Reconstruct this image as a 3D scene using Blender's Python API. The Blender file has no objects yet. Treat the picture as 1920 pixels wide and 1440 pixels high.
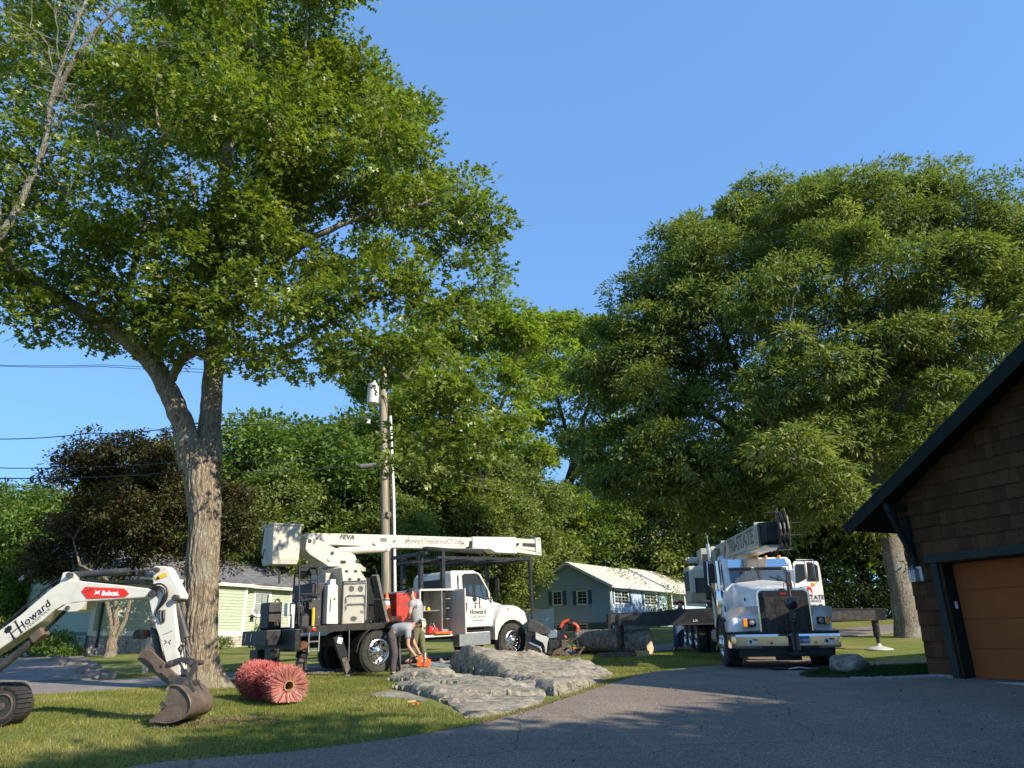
import bpy, bmesh, math, random
import numpy as np
from mathutils import Vector, Matrix
SC = bpy.context.scene
COL = SC.collection
R = math.radians
# ---------------------------------------------------------------- camera
TH, RO, FPX = R(19.8), R(0.8), 1331.0
_F = np.array([0, math.cos(TH), math.sin(TH)]); _U0 = np.array([0, -math.sin(TH), math.cos(TH)]); _R0 = np.array([1., 0, 0])
_RT = _R0*math.cos(RO)-_U0*math.sin(RO); _UP = _U0*math.cos(RO)+_R0*math.sin(RO)
CAMP = np.array([0, 0, 1.6])
cd = bpy.data.cameras.new('camera'); cam = bpy.data.objects.new('camera', cd); COL.objects.link(cam)
cam.matrix_world = Matrix(((_RT[0], _UP[0], -_F[0], 0), (_RT[1], _UP[1], -_F[1], 0), (_RT[2], _UP[2], -_F[2], 1.6), (0, 0, 0, 1)))
cd.sensor_width = 36; cd.lens = 36*FPX/1920; cd.clip_end = 2000; cd.clip_start = .05
SC.camera = cam
# ---------------------------------------------------------------- light
SUN_D = Vector((.80, -.60, 0)).normalized(); SUN_EL = R(33)
W = bpy.data.worlds.new('World'); SC.world = W; W.use_nodes = True
nt = W.node_tree; bg = nt.nodes['Background']
sky = nt.nodes.new('ShaderNodeTexSky'); sky.sky_type = 'NISHITA'; sky.sun_disc = False
sky.sun_elevation = SUN_EL; sky.sun_rotation = math.atan2(SUN_D.x, SUN_D.y)
sky.air_density = 1.0; sky.dust_density = .3; sky.ozone_density = 2.5; sky.altitude = 50
gm = nt.nodes.new('ShaderNodeGamma'); gm.inputs[1].default_value = .4; nt.links.new(sky.outputs[0], gm.inputs[0])
mxs = nt.nodes.new('ShaderNodeMix'); mxs.data_type = 'RGBA'; mxs.blend_type = 'MULTIPLY'; mxs.inputs[0].default_value = 1; nt.links.new(gm.outputs[0], mxs.inputs[6]); mxs.inputs[7].default_value = (.82, 1.46, 2.36, 1)
nt.links.new(mxs.outputs[2], bg.inputs[0]); bg.inputs[1].default_value = .15
sl = bpy.data.lights.new('sun', 'SUN'); so = bpy.data.objects.new('sun', sl); COL.objects.link(so)
sl.energy = 4.5; sl.angle = R(.55); sl.color = (1, .9, .74)
_d = Vector((SUN_D.x*math.cos(SUN_EL), SUN_D.y*math.cos(SUN_EL), math.sin(SUN_EL)))
so.rotation_euler = _d.to_track_quat('Z', 'Y').to_euler(); so.location = (10, -8, 20)
SC.view_settings.view_transform = 'Standard'; SC.view_settings.look = 'None'
SC.view_settings.gamma = 1; SC.view_settings.exposure = 0.75; SC.view_settings.use_curve_mapping = False
SC.cycles.max_bounces = 8; SC.cycles.transparent_max_bounces = 8
# ---------------------------------------------------------------- measuring
def ray(x, y):
    v = _F+_RT*((x-960)/FPX)+_UP*((720-y)/FPX); return v/v[1]
def at(x, y, Y): return CAMP+ray(x, y)*Y
_K = [(-50, -1.6), (0, -1.6), (8, -1.15), (12.5, -.84), (17.5, -.74), (19.2, -.68), (22.2, -.46), (30, -.05), (38, .22), (60, .45), (120, 1.2), (400, 3)]
_KY = [k[0] for k in _K]; _KH = [k[1] for k in _K]
def gz(X, Y):
    s = 0
    for d in (-1.5, -.75, 0, .75, 1.5): s = s+np.interp(np.asarray(Y)+d, _KY, _KH)
    c = np.interp(Y, [0, 12, 38, 80], [.01, .01, .0275, .0275])
    r = 1.6+s/5+c*np.clip(X, -45, 45)
    return float(r) if np.ndim(r) == 0 else r
def G(x, y):
    r = ray(x, y); Y = 2.
    while Y < 300:
        p = CAMP+r*Y
        if p[2] < gz(p[0], p[1]): return p
        Y += .02
def onplane(x, y, O, n):
    r = ray(x, y); return CAMP+r*(((O-CAMP)@n)/(r@n))
# ---------------------------------------------------------------- builders
class MB:
    def __init__(s): s.v = []; s.f = []
    def add(s, vs, fs):
        b = len(s.v); s.v += [tuple(map(float, v)) for v in vs]; s.f += [tuple(i+b for i in f) for f in fs]; return s
    def box(s, c, d, rot=None, taper=1.0):
        h = [x/2 for x in d]; vs = []
        for z in (-1, 1):
            t = taper if z > 0 else 1
            for (x, y) in ((-1, -1), (1, -1), (1, 1), (-1, 1)): vs.append(Vector((x*h[0]*t, y*h[1]*t, z*h[2])))
        if rot: M = Matrix.Rotation(rot[2], 3, 'Z')@Matrix.Rotation(rot[1], 3, 'Y')@Matrix.Rotation(rot[0], 3, 'X'); vs = [M@v for v in vs]
        return s.add([v+Vector(c) for v in vs], [(0, 3, 2, 1), (4, 5, 6, 7), (0, 1, 5, 4), (1, 2, 6, 5), (2, 3, 7, 6), (3, 0, 4, 7)])
    def beam(s, a, b, w, h, up=(0, 0, 1)):
        a = Vector(a); b = Vector(b); d = (b-a).normalized(); u = Vector(up); sd = d.cross(u)
        if sd.length < 1e-3: sd = d.cross(Vector((1, 0, 0)))
        sd.normalize(); u = sd.cross(d); vs = []
        for p in (a, b):
            for (x, y) in ((-1, -1), (1, -1), (1, 1), (-1, 1)): vs.append(p+sd*x*w/2+u*y*h/2)
        return s.add(vs, [(0, 3, 2, 1), (4, 5, 6, 7), (0, 1, 5, 4), (1, 2, 6, 5), (2, 3, 7, 6), (3, 0, 4, 7)])
    def prism(s, pts, y0, y1, ax='xz'):
        n = len(pts)
        def P(a, b, c): return {'xz': (a, c, b), 'xy': (a, b, c), 'yz': (c, a, b)}[ax]
        vs = [P(a, b, y0) for a, b in pts]+[P(a, b, y1) for a, b in pts]
        return s.add(vs, [tuple(range(n-1, -1, -1)), tuple(range(n, 2*n))]+[(i, (i+1) % n, n+(i+1) % n, n+i) for i in range(n)])
    def loft(s, rings, cap=True, closed=True):
        n = len(rings[0]); vs = [p for r in rings for p in r]; fs = []
        for k in range(len(rings)-1):
            for i in range(n if closed else n-1):
                j = (i+1) % n; fs.append((k*n+i, k*n+j, (k+1)*n+j, (k+1)*n+i))
        if cap: fs += [tuple(range(n-1, -1, -1)), tuple(range((len(rings)-1)*n, len(rings)*n))]
        return s.add(vs, fs)
    def tube(s, pts, r, n=8, cap=True):
        pts = [Vector(p) for p in pts]; m = len(pts)
        rr = list(r) if hasattr(r, '__len__') else [r]*m
        rings = []; prev = None
        for i, p in enumerate(pts):
            d = (pts[min(i+1, m-1)]-pts[max(i-1, 0)])
            d = d.normalized() if d.length > 1e-9 else Vector((0, 0, 1))
            if prev is None: u = d.orthogonal().normalized()
            else:
                u = prev-d*prev.dot(d); u = u.normalized() if u.length > 1e-6 else d.orthogonal().normalized()
            prev = u; w = d.cross(u)
            rings.append([p+(u*math.cos(a)+w*math.sin(a))*rr[i] for a in [2*math.pi*k/n for k in range(n)]])
        return s.loft(rings, cap)
    def lathe(s, c, axis, prof, n=24, a0=0, cap=False):
        c = Vector(c); d = Vector(axis).normalized(); u = d.orthogonal().normalized(); w = d.cross(u)
        rings = [[c+d*h+(u*math.cos(a)+w*math.sin(a))*r for a in [a0+2*math.pi*k/n for k in range(n)]] for r, h in prof]
        return s.loft(rings, cap)
    def hose(s, pts, r, n=6, k=4):
        P = [Vector(p) for p in pts]; out = []
        for i in range(len(P)-1):
            p0 = P[max(i-1, 0)]; p1 = P[i]; p2 = P[i+1]; p3 = P[min(i+2, len(P)-1)]
            for j in range(k): t = j/k; out.append(.5*((2*p1)+(-p0+p2)*t+(2*p0-5*p1+4*p2-p3)*t*t+(-p0+3*p1-3*p2+p3)*t**3))
        return s.tube(out+[P[-1]], r, n)
    def cyl(s, a, b, r, n=16, r2=None): return s.tube([a, b], [r, r if r2 is None else r2], n)
    def sphere(s, c, r, n=12, sc=(1, 1, 1)):
        rings = []
        for i in range(1, n):
            t = math.pi*i/n
            rings.append([(c[0]+sc[0]*r*math.sin(t)*math.cos(a), c[1]+sc[1]*r*math.sin(t)*math.sin(a), c[2]+sc[2]*r*math.cos(t)) for a in [-2*math.pi*k/(n*2) for k in range(n*2)]])
        return s.loft(rings)
    def build(s, name, m, parent=None, smooth=False, bevel=0, kind=None, label=None, angle=40):
        me = bpy.data.meshes.new(name); me.from_pydata(s.v, [], s.f); me.update()
        if m is not None: me.materials.append(m)
        o = bpy.data.objects.new(name, me); COL.objects.link(o)
        if smooth:
            me.polygons.foreach_set('use_smooth', [True]*len(me.polygons)); me.set_sharp_from_angle(angle=R(angle))
        if bevel:
            b = o.modifiers.new('b', 'BEVEL'); b.width = bevel; b.segments = 2; b.limit_method = 'ANGLE'; b.angle_limit = R(35); b.use_clamp_overlap = True
        if parent is not None: o.parent = parent
        if kind: o['kind'] = kind
        if label: o['label'] = label
        return o
def npmesh(name, V, faces_flat, sizes, m, parent=None, rnd=None, smooth=False, kind=None):
    me = bpy.data.meshes.new(name); nv = len(V); nf = len(sizes)
    me.vertices.add(nv); me.vertices.foreach_set('co', np.asarray(V, np.float32).ravel())
    me.loops.add(len(faces_flat)); me.loops.foreach_set('vertex_index', np.asarray(faces_flat, np.int32))
    me.polygons.add(nf); st = np.concatenate(([0], np.cumsum(sizes)[:-1])).astype(np.int32)
    me.polygons.foreach_set('loop_start', st); me.polygons.foreach_set('loop_total', np.asarray(sizes, np.int32))
    if rnd is not None:
        a = me.attributes.new('rnd', 'FLOAT', 'FACE'); a.data.foreach_set('value', np.asarray(rnd, np.float32))
    me.update(calc_edges=True)
    if smooth: me.polygons.foreach_set('use_smooth', [True]*nf)
    if m is not None: me.materials.append(m)
    o = bpy.data.objects.new(name, me); COL.objects.link(o)
    if parent is not None: o.parent = parent
    if kind: o['kind'] = kind
    return o
def thing(name, label, cat, loc=(0, 0, 0), rotz=0, group=None, rot=None):
    o = bpy.data.objects.new(name, None); COL.objects.link(o); o.empty_display_size = .2
    o.location = tuple(map(float, loc)); o.rotation_euler = rot if rot else (0, 0, rotz)
    return tag(o, label, cat, group)
def tag(o, label=None, cat=None, group=None, kind=None):
    if label: o['label'] = label
    if cat: o['category'] = cat
    if group: o['group'] = group
    if kind: o['kind'] = kind
    return o
def copy_tree(o, parent=None):
    c = o.copy(); COL.objects.link(c); c.parent = parent
    for ch in [x for x in o.children]: copy_tree(ch, c)
    return c
def text(s, size, m, parent, loc, rot, name='lettering', bold=0, shear=0, sx=1, align='CENTER', space=1):
    cu = bpy.data.curves.new(name, 'FONT'); cu.body = s; cu.size = size; cu.align_x = align; cu.align_y = 'CENTER'
    cu.offset = bold; cu.shear = shear; cu.extrude = .0012; cu.resolution_u = 3; cu.space_character = space; cu.space_line = .8
    t = bpy.data.objects.new(name, cu); COL.objects.link(t)
    dg = bpy.context.evaluated_depsgraph_get(); me = bpy.data.meshes.new_from_object(t.evaluated_get(dg))
    bpy.data.objects.remove(t); me.materials.clear(); me.materials.append(m)
    o = bpy.data.objects.new(name, me); COL.objects.link(o); o.parent = parent
    o.location = loc; o.rotation_euler = rot; o.scale = (sx, 1, 1); return o
# ---------------------------------------------------------------- materials
def mat(name, col, rough=.5, metal=0, var=.12, scale=6, bump=0, bscale=None, coat=0, dirt=None, dirt_amt=.3, dirt_scale=2.5, stretch=None, spec=None, det=6, coords='Object'):
    m = bpy.data.materials.new(name); m.use_nodes = True; t = m.node_tree; N = t.nodes; L = t.links
    b = N['Principled BSDF']; b.inputs['Metallic'].default_value = metal; b.inputs['Roughness'].default_value = rough
    if coat: b.inputs['Coat Weight'].default_value = coat; b.inputs['Coat Roughness'].default_value = .08
    if spec is not None: b.inputs['Specular IOR Level'].default_value = spec
    tc = N.new('ShaderNodeTexCoord'); mp = N.new('ShaderNodeMapping'); L.new(tc.outputs[coords], mp.inputs[0])
    if stretch: mp.inputs['Scale'].default_value = stretch
    nz = N.new('ShaderNodeTexNoise'); nz.inputs['Scale'].default_value = scale; nz.inputs['Detail'].default_value = det; L.new(mp.outputs[0], nz.inputs['Vector'])
    rp = N.new('ShaderNodeValToRGB'); L.new(nz.outputs['Fac'], rp.inputs[0])
    lo = [max(0, c*(1-var)) for c in col]; hi = [min(1, c*(1+var)) for c in col]
    rp.color_ramp.elements[0].position = .3; rp.color_ramp.elements[1].position = .7
    rp.color_ramp.elements[0].color = (*lo, 1); rp.color_ramp.elements[1].color = (*hi, 1)
    out = rp.outputs[0]
    if dirt:
        n2 = N.new('ShaderNodeTexNoise'); n2.inputs['Scale'].default_value = dirt_scale; n2.inputs['Detail'].default_value = 8; n2.inputs['Roughness'].default_value = .7; L.new(mp.outputs[0], n2.inputs['Vector'])
        r2 = N.new('ShaderNodeValToRGB'); r2.color_ramp.elements[0].position = .5; r2.color_ramp.elements[1].position = .72
        r2.color_ramp.elements[1].color = (dirt_amt,)*3+(1,); L.new(n2.outputs['Fac'], r2.inputs[0])
        mx = N.new('ShaderNodeMix'); mx.data_type = 'RGBA'; L.new(r2.outputs[0], mx.inputs[0]); L.new(out, mx.inputs[6]); mx.inputs[7].default_value = (*dirt, 1); out = mx.outputs[2]
    L.new(out, b.inputs['Base Color'])
    if bump:
        n3 = N.new('ShaderNodeTexNoise'); n3.inputs['Scale'].default_value = bscale or scale*4; n3.inputs['Detail'].default_value = 8; L.new(mp.outputs[0], n3.inputs['Vector'])
        bp = N.new('ShaderNodeBump'); bp.inputs['Strength'].default_value = min(1, bump); bp.inputs['Distance'].default_value = .02; L.new(n3.outputs['Fac'], bp.inputs['Height']); L.new(bp.outputs[0], b.inputs['Normal'])
    return m
def ramp(N, pts):
    r = N.new('ShaderNodeValToRGB'); cr = r.color_ramp
    cr.elements[0].position, cr.elements[0].color = pts[0][0], (*pts[0][1], 1)
    cr.elements[1].position, cr.elements[1].color = pts[-1][0], (*pts[-1][1], 1)
    for p, c in pts[1:-1]: e = cr.elements.new(p); e.color = (*c, 1)
    return r
def leafmat(name, cols, trans=.35, rough=.45, tcol=None, spec=.5):
    m = bpy.data.materials.new(name); m.use_nodes = True; t = m.node_tree; N = t.nodes; L = t.links
    b = N['Principled BSDF']; b.inputs['Roughness'].default_value = rough; b.inputs['Specular IOR Level'].default_value = spec
    a = N.new('ShaderNodeAttribute'); a.attribute_name = 'rnd'
    r = ramp(N, [(i/(len(cols)-1), c) for i, c in enumerate(cols)]); L.new(a.outputs['Fac'], r.inputs[0]); L.new(r.outputs[0], b.inputs['Base Color'])
    tr = N.new('ShaderNodeBsdfTranslucent'); mm = N.new('ShaderNodeMix'); mm.data_type = 'RGBA'; mm.blend_type = 'MULTIPLY'; mm.inputs[0].default_value = 1
    L.new(r.outputs[0], mm.inputs[6]); mm.inputs[7].default_value = (*(tcol or (1.5, 1.6, .6)), 1); L.new(mm.outputs[2], tr.inputs[0])
    ms = N.new('ShaderNodeMixShader'); ms.inputs[0].default_value = trans; L.new(b.outputs[0], ms.inputs[1]); L.new(tr.outputs[0], ms.inputs[2]); L.new(ms.outputs[0], N['Material Output'].inputs[0])
    return m
def barkmat(name, c1, c2, sc=6, lich=None):
    m = bpy.data.materials.new(name); m.use_nodes = True; t = m.node_tree; N = t.nodes; L = t.links; b = N['Principled BSDF']; b.inputs['Roughness'].default_value = .95
    b.inputs['Specular IOR Level'].default_value = .15
    tc = N.new('ShaderNodeTexCoord'); mp = N.new('ShaderNodeMapping'); mp.inputs['Scale'].default_value = (1, 1, .16); L.new(tc.outputs['Object'], mp.inputs[0])
    v = N.new('ShaderNodeTexVoronoi'); v.feature = 'DISTANCE_TO_EDGE'; v.inputs['Scale'].default_value = sc*4
    n0 = N.new('ShaderNodeTexNoise'); n0.inputs['Scale'].default_value = sc*1.5; n0.inputs['Detail'].default_value = 5; L.new(mp.outputs[0], n0.inputs['Vector'])
    ad = N.new('ShaderNodeMixRGB'); ad.inputs[0].default_value = .25; L.new(mp.outputs[0], ad.inputs[1]); L.new(n0.outputs['Color'], ad.inputs[2]); L.new(ad.outputs[0], v.inputs['Vector'])
    n = N.new('ShaderNodeTexNoise'); n.inputs['Scale'].default_value = sc*7; n.inputs['Detail'].default_value = 8; L.new(mp.outputs[0], n.inputs['Vector'])
    mu = N.new('ShaderNodeMath'); mu.operation = 'MULTIPLY_ADD'; L.new(v.outputs['Distance'], mu.inputs[0]); mu.inputs[1].default_value = 2.2; L.new(n.outputs['Fac'], mu.inputs[2])
    r = ramp(N, [(.35, c1), (.95, c2)]); L.new(mu.outputs[0], r.inputs[0]); o = r.outputs[0]
    if lich:
        n2 = N.new('ShaderNodeTexNoise'); n2.inputs['Scale'].default_value = 2.2; n2.inputs['Detail'].default_value = 6; L.new(tc.outputs['Object'], n2.inputs['Vector'])
        r2 = ramp(N, [(.52, (0, 0, 0)), (.66, (.7, .7, .7))]); L.new(n2.outputs['Fac'], r2.inputs[0])
        mx = N.new('ShaderNodeMix'); mx.data_type = 'RGBA'; L.new(r2.outputs[0], mx.inputs[0]); L.new(o, mx.inputs[6]); mx.inputs[7].default_value = (*lich, 1); o = mx.outputs[2]
    L.new(o, b.inputs['Base Color'])
    bp = N.new('ShaderNodeBump'); bp.inputs['Strength'].default_value = .9; bp.inputs['Distance'].default_value = .04; L.new(mu.outputs[0], bp.inputs['Height']); L.new(bp.outputs[0], b.inputs['Normal'])
    return m
def glassmat(name, col=(.03, .04, .045), rough=.03):
    m = bpy.data.materials.new(name); m.use_nodes = True; b = m.node_tree.nodes['Principled BSDF']
    b.inputs['Base Color'].default_value = (*col, 1); b.inputs['Roughness'].default_value = rough; b.inputs['Specular IOR Level'].default_value = .9
    b.inputs['Coat Weight'].default_value = .6; b.inputs['Coat Roughness'].default_value = .02
    return m
M = {}
M['white'] = mat('white_paint', (.60, .585, .55), .28, var=.03, coat=.5, dirt=(.42, .38, .32), dirt_amt=.3, dirt_scale=1.6, bump=.03, bscale=40)
M['boomw'] = mat('boom_white', (.56, .53, .46), .4, var=.05, coat=.2, dirt=(.35, .31, .25), dirt_amt=.35, dirt_scale=2.2, bump=.05, bscale=30)
M['cream'] = mat('cream_paint', (.5, .48, .4), .4, var=.05, dirt=(.3, .28, .24), dirt_amt=.4, dirt_scale=2)
M['fiber'] = mat('bucket_fibreglass', (.55, .52, .44), .6, var=.08, dirt=(.32, .3, .26), dirt_amt=.6, dirt_scale=3, bump=.1, bscale=20)
M['black'] = mat('black_paint', (.02, .021, .024), .38, var=.2, dirt=(.07, .065, .06), dirt_amt=.5, dirt_scale=3, bump=.08, bscale=25)
M['dark'] = mat('dark_steel', (.05, .05, .055), .5, metal=.4, var=.3, dirt=(.11, .075, .05), dirt_amt=.5, dirt_scale=5, bump=.1, bscale=30)
M['steel'] = mat('worn_steel', (.13, .115, .105), .45, metal=.6, var=.35, scale=10, dirt=(.12, .07, .045), dirt_amt=.7, dirt_scale=6, bump=.3, bscale=40)
M['alu'] = mat('aluminium', (.55, .56, .57), .38, metal=.9, var=.15, scale=14, bump=.1, bscale=60)
M['chrome'] = mat('chrome', (.8, .81, .82), .1, metal=1, var=.05, bump=.02, bscale=9)
M['rubber'] = mat('tyre_rubber', (.028, .027, .026), .85, var=.3, scale=8, dirt=(.1, .085, .07), dirt_amt=.7, dirt_scale=3, bump=.4, bscale=30)
M['tyreside'] = M['rubber']
M['hose'] = mat('black_hose', (.015, .015, .016), .5, var=.2)
M['glass'] = glassmat('dark_glass')
M['red'] = mat('red_paint', (.55, .02, .012), .35, var=.1, coat=.3)
M['redbox'] = mat('red_smeared_metal', (.42, .03, .02), .5, var=.2, dirt=(.12, .12, .12), dirt_amt=.9, dirt_scale=1.6)
M['orange'] = mat('orange_plastic', (.85, .13, .02), .4, var=.08)
M['amber'] = mat('amber_lens', (.9, .28, .02), .2, var=.05, coat=.5)
M['yellow'] = mat('yellow_paint', (.75, .5, .02), .4, var=.08)
M['ink'] = mat('black_ink', (.012, .012, .014), .5, var=.05)
M['greyink'] = mat('grey_ink', (.16, .17, .18), .5, var=.05)
M['whiteink'] = mat('white_ink', (.85, .85, .85), .5, var=.02)
M['inside'] = mat('cab_interior', (.05, .05, .05), .8, var=.2)
M['box_in'] = mat('locker_interior', (.35, .34, .31), .7, var=.1, dirt=(.1, .09, .08), dirt_amt=.7)
# ================================================================ ground
def groundmat(name, cols, sc, bsc, bump, rough=.95, big=.35, bigcol=None):
    m = bpy.data.materials.new(name); m.use_nodes = True; t = m.node_tree; N = t.nodes; L = t.links; b = N['Principled BSDF']; b.inputs['Roughness'].default_value = rough
    b.inputs['Specular IOR Level'].default_value = .2
    tc = N.new('ShaderNodeTexCoord')
    n = N.new('ShaderNodeTexNoise'); n.inputs['Scale'].default_value = sc; n.inputs['Detail'].default_value = 9; n.inputs['Roughness'].default_value = .75; L.new(tc.outputs['Object'], n.inputs['Vector'])
    r = ramp(N, [(.3+.4*i/(len(cols)-1), c) for i, c in enumerate(cols)]); L.new(n.outputs['Fac'], r.inputs[0]); o = r.outputs[0]
    if bigcol:
        n2 = N.new('ShaderNodeTexNoise'); n2.inputs['Scale'].default_value = big; n2.inputs['Detail'].default_value = 7; n2.inputs['Roughness'].default_value = .65; L.new(tc.outputs['Object'], n2.inputs['Vector'])
        r2 = ramp(N, [(.44, (0, 0, 0)), (.66, (.85, .85, .85))]); L.new(n2.outputs['Fac'], r2.inputs[0])
        mx = N.new('ShaderNodeMix'); mx.data_type = 'RGBA'; L.new(r2.outputs[0], mx.inputs[0]); L.new(o, mx.inputs[6]); mx.inputs[7].default_value = (*bigcol, 1); o = mx.outputs[2]
    L.new(o, b.inputs['Base Color'])
    n3 = N.new('ShaderNodeTexNoise'); n3.inputs['Scale'].default_value = bsc; n3.inputs['Detail'].default_value = 6; L.new(tc.outputs['Object'], n3.inputs['Vector'])
    bp = N.new('ShaderNodeBump'); bp.inputs['Strength'].default_value = bump; bp.inputs['Distance'].default_value = .03; L.new(n3.outputs['Fac'], bp.inputs['Height']); L.new(bp.outputs[0], b.inputs['Normal'])
    return m
M['lawn'] = groundmat('lawn_turf', [(.08, .11, .018), (.15, .185, .032), (.24, .24, .07)], 9, 60, .9, big=.45, bigcol=(.29, .24, .10))
def asphaltmat(name, base, speck):
    m = bpy.data.materials.new(name); m.use_nodes = True; t = m.node_tree; N = t.nodes; L = t.links; b = N['Principled BSDF']; b.inputs['Roughness'].default_value = .88
    tc = N.new('ShaderNodeTexCoord')
    v = N.new('ShaderNodeTexVoronoi'); v.inputs['Scale'].default_value = 110; L.new(tc.outputs['Object'], v.inputs['Vector'])
    sx = N.new('ShaderNodeSeparateColor'); L.new(v.outputs['Color'], sx.inputs[0])
    r = ramp(N, [(0, [c*.6 for c in base]), (.6, base), (.86, [c*1.35 for c in base]), (1, speck)]); L.new(sx.outputs[0], r.inputs[0])
    n = N.new('ShaderNodeTexNoise'); n.inputs['Scale'].default_value = .5; n.inputs['Detail'].default_value = 8; n.inputs['Roughness'].default_value = .7; L.new(tc.outputs['Object'], n.inputs['Vector'])
    r2 = ramp(N, [(.35, (.78, .78, .8)), (.7, (1.25, 1.22, 1.18))]); L.new(n.outputs['Fac'], r2.inputs[0])
    mx = N.new('ShaderNodeMix'); mx.data_type = 'RGBA'; mx.blend_type = 'MULTIPLY'; mx.inputs[0].default_value = 1; L.new(r.outputs[0], mx.inputs[6]); L.new(r2.outputs[0], mx.inputs[7])
    vc = N.new('ShaderNodeTexVoronoi'); vc.feature = 'DISTANCE_TO_EDGE'; vc.inputs['Scale'].default_value = .28
    nw = N.new('ShaderNodeTexNoise'); nw.inputs['Scale'].default_value = 1.6; nw.inputs['Detail'].default_value = 6; L.new(tc.outputs['Object'], nw.inputs['Vector'])
    aw = N.new('ShaderNodeMixRGB'); aw.inputs[0].default_value = .25; L.new(tc.outputs['Object'], aw.inputs[1]); L.new(nw.outputs['Color'], aw.inputs[2]); L.new(aw.outputs[0], vc.inputs['Vector'])
    rc = ramp(N, [(.0, (.5, .5, .5)), (.0022, (.9, .9, .9)), (.004, (1, 1, 1))]); L.new(vc.outputs['Distance'], rc.inputs[0])
    m2 = N.new('ShaderNodeMix'); m2.data_type = 'RGBA'; m2.blend_type = 'MULTIPLY'; m2.inputs[0].default_value = 1; L.new(mx.outputs[2], m2.inputs[6]); L.new(rc.outputs[0], m2.inputs[7])
    L.new(m2.outputs[2], b.inputs['Base Color'])
    bp = N.new('ShaderNodeBump'); bp.inputs['Strength'].default_value = .6; bp.inputs['Distance'].default_value = .006; L.new(v.outputs['Distance'], bp.inputs['Height']); L.new(bp.outputs[0], b.inputs['Normal'])
    return m
M['asphalt'] = asphaltmat('driveway_asphalt', (.19, .152, .118), (.44, .39, .34))
M['road'] = asphaltmat('street_asphalt', (.21, .185, .16), (.4, .38, .35))
def inpoly(X, Y, poly):
    X = np.asarray(X); c = np.zeros(X.shape, bool); n = len(poly)
    for i in range(n):
        x1, y1 = poly[i]; x2, y2 = poly[(i+1) % n]
        if y1 == y2: continue
        k = ((y1 > Y) != (y2 > Y)) & (X < (x2-x1)*(Y-y1)/(y2-y1)+x1); c ^= k
    return c
def sheet(name, poly, m, lift, step=.5, thick=.06):
    """one draped sheet: triangulated outline + inner grid points, with a skirt"""
    from mathutils.geometry import delaunay_2d_cdt
    P = []; n = len(poly)
    for i in range(n):
        a = Vector(poly[i]); b = Vector(poly[(i+1) % n]); k = max(1, int((b-a).length/step))
        for j in range(k):
            P.append(a.lerp(b, j/k))
    nb = len(P); xs = [p[0] for p in poly]; ys = [p[1] for p in poly]
    gx, gy = np.meshgrid(np.arange(min(xs), max(xs), step), np.arange(min(ys), max(ys), step)); gx = gx.ravel()+.013; gy = gy.ravel()+.017
    ok = inpoly(gx, gy, poly)
    P += [Vector((a, b)) for a, b in zip(gx[ok], gy[ok])]
    v, e, f, *_ = delaunay_2d_cdt(P, [(i, (i+1) % nb) for i in range(nb)], [], 1, 1e-5)
    mb = MB(); V = [(p.x, p.y, gz(p.x, p.y)+lift) for p in v]
    mb.add(V, f)
    mb.add([(p.x, p.y, gz(p.x, p.y)+lift) for p in P[:nb]]+[(p.x, p.y, gz(p.x, p.y)+lift-thick) for p in P[:nb]], [(i, (i+1) % nb, nb+(i+1) % nb, nb+i) for i in range(nb)])
    return mb.build(name, m, kind='structure')
def gxy(x, y): p = G(x, y); return (float(p[0]), float(p[1]))
# terrain
ax = np.concatenate((np.linspace(-400, -46, 24), np.arange(-44, 45, 1.), np.linspace(47, 400, 24)))
ay = np.concatenate((np.linspace(-60, -3, 14), np.arange(-2, 46, .75), np.linspace(47, 700, 50)))
XX, YY = np.meshgrid(ax, ay); ZZ = gz(XX, YY); V = np.stack([XX.ravel(), YY.ravel(), ZZ.ravel()], 1)
nx = len(ax); ii, jj = np.meshgrid(np.arange(len(ay)-1), np.arange(nx-1), indexing='ij'); a = (ii*nx+jj).ravel()
F4 = np.stack([a, a+1, a+nx+1, a+nx], 1)
npmesh('lawn', V, F4.ravel(), np.full(len(F4), 4), M['lawn'], smooth=True, kind='structure')
# driveway outline (near garage, round to the crane truck and away to the right)
DL = [gxy(*p) for p in ((300, 1438), (520, 1418), (640, 1403), (773, 1387), (907, 1363), (960, 1347), (1007, 1333), (1073, 1310), (1140, 1290), (1180, 1274), (1218, 1263), (1296, 1255), (1353, 1250))]
DL = [(p[0]+.05*math.sin(i*2.1), p[1]+.05*math.cos(i*1.7)) for i, p in enumerate(DL)]
isl = [(5.35, 14.6), (5.2, 14.2), (5.5, 13.75), (6.3, 13.5), (7.35, 13.62), (9.5, 14.6), (12, 15.7), (12.3, 16.3), (9.6, 15.9), (7.9, 15.7), (6.6, 15.6), (5.9, 15.2)]
DRIVE = [(-9, -4), (-6, 5.5), (-4.2, 7.7)]+DL+[(5.1, 19.0), (5.6, 20.0), (7.2, 19.3), (7.6, 17.6), (9, 17.5), (12, 18.2), (18, 20.2), (22, 22), (24, 19), (14, 15.5), (18, 5), (16, -4)]
sheet('driveway', DRIVE, M['asphalt'], .035)
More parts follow.
